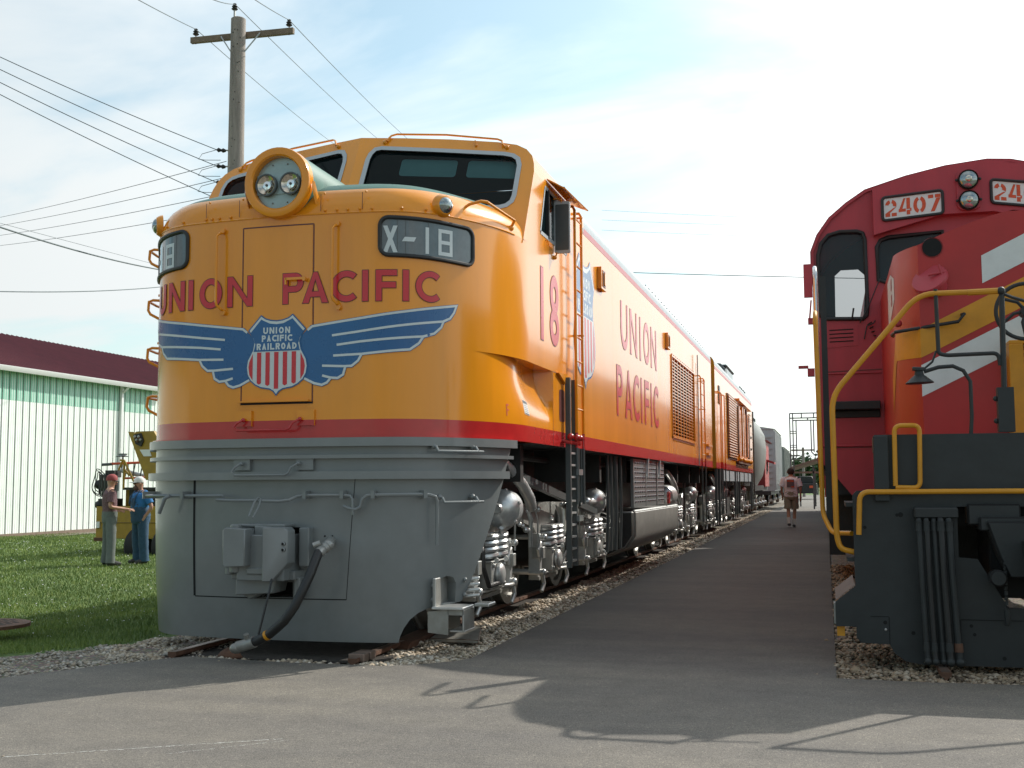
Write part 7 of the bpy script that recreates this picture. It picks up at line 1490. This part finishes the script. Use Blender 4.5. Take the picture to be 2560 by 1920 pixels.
T, hd, f, sv = person('heavy man in blue denim overalls, blue t-shirt, sunglasses and white cap', tuple(m2_), math.radians(-28), 1.76, P2, [('t_shirt', 'blueshirt', [torso(P2, .205, .175)] + sleeves(P2, .70, .080)), ('overalls', 'denim', pants(P2, .215, .19, .118, .10, .095) + [[((0, -.01, 1.0), .216, .19), ((0, -.025, 1.12), .218, .186), ((0, -.045, 1.25), .185, .158), ((0, -.05, 1.36), .14, .142), ((0, -.05, 1.375), .12, .12)]])])
cap(T, hd, f, 'whitecap'); shoes(T, P2)
mb = MB(); mb.sph(hd + f * .06 + Vector((0, 0, -.085)), .06, 'beard', 12, 8, sz=1.1); mb.build('beard', T)
mb = MB()
for g in (-1, 1): mb.sph(hd + f * .10 + sv * g * .034 + Vector((0, 0, .015)), .026, 'black', 10, 6, sz=.7)
mb.tube([hd + sv * .1 + Vector((0, 0, .02)), hd + f * .10 + sv * .05 + Vector((0, 0, .02)), hd + f * .10 - sv * .05 + Vector((0, 0, .02)), hd - sv * .1 + Vector((0, 0, .02))], .006, 'black', 6); mb.build('sunglasses', T)
mb = MB()
for g in (-1, 1): mb.tube([(g * .09, -.215, 1.25), (g * .10, -.19, 1.38), (g * .10, -.09, 1.50), (g * .08, .06, 1.53), (g * .05, .18, 1.36)], .018, 'denim', 6)
mb.build('shoulder_straps', T)
P3 = dict(pelvis=(0, 0, .98), waist=(0, -.01, 1.12), chest=(0, .0, 1.34), collar=(0, .0, 1.47), neck=(0, -.02, 1.53), jaw=(.0, -.05, 1.58), head=(0, -.06, 1.645), crown=(.0, -.05, 1.71), rw=.165,
    shL=(.20, .0, 1.43), elL=(.28, .03, 1.16), wrL=(.27, -.12, .94), shR=(-.20, 0, 1.43), elR=(-.28, .05, 1.16), wrR=(-.27, -.04, .92), hipL=(.10, 0, .92), knL=(.09, .04, .50), anL=(.07, .18, .13), hipR=(-.10, 0, .92), knR=(-.09, -.04, .50), anR=(-.06, -.06, .09), face=(0, -1, -.15))
T, hd, f, sv = person('man walking away down the path in white printed t-shirt and khaki shorts', (-1.09, 36.3, 0), math.radians(178), 1.80, P3, [('t_shirt', 'wtee', [torso(P3, .212, .165)] + sleeves(P3, .80, .088)), ('shorts', 'khaki', pants(P3, .20, .165, .118, .1, .1, False)), ('socks', 'socks', [[((-.062, -.058, .08), .05, .052), ((-.068, -.055, .26), .055, .057)], [((.072, .175, .12), .05, .052), ((.076, .14, .30), .055, .057)]])])
shoes(T, P3); mb = MB(); mb.sph(hd + Vector((0, .015, .025)), .108, 'hair', 16, 10, sz=1.05); mb.build('hair', T)
mb = MB(); px = lambda a, b, o=0: (a, .205 - .9 * a * a - .25 * (b - 1.3) ** 2 + o, b)
wrap(mb, [[(-.11, 1.2), (.11, 1.2), (.11, 1.43), (-.11, 1.43)]], px, .0, 'printA', .02); wrap(mb, [[(-.10, 1.36), (.09, 1.37), (.10, 1.41), (-.08, 1.41)]], px, .004, 'orange', .02); wrap(mb, [[(-.11, 1.19), (-.02, 1.19), (-.02, 1.23), (-.11, 1.23)]], px, .004, 'orange', .02); mb.build('shirt_print', T)
for o in list(SC.collection.objects):
    if '_o' in o: del o['_o']
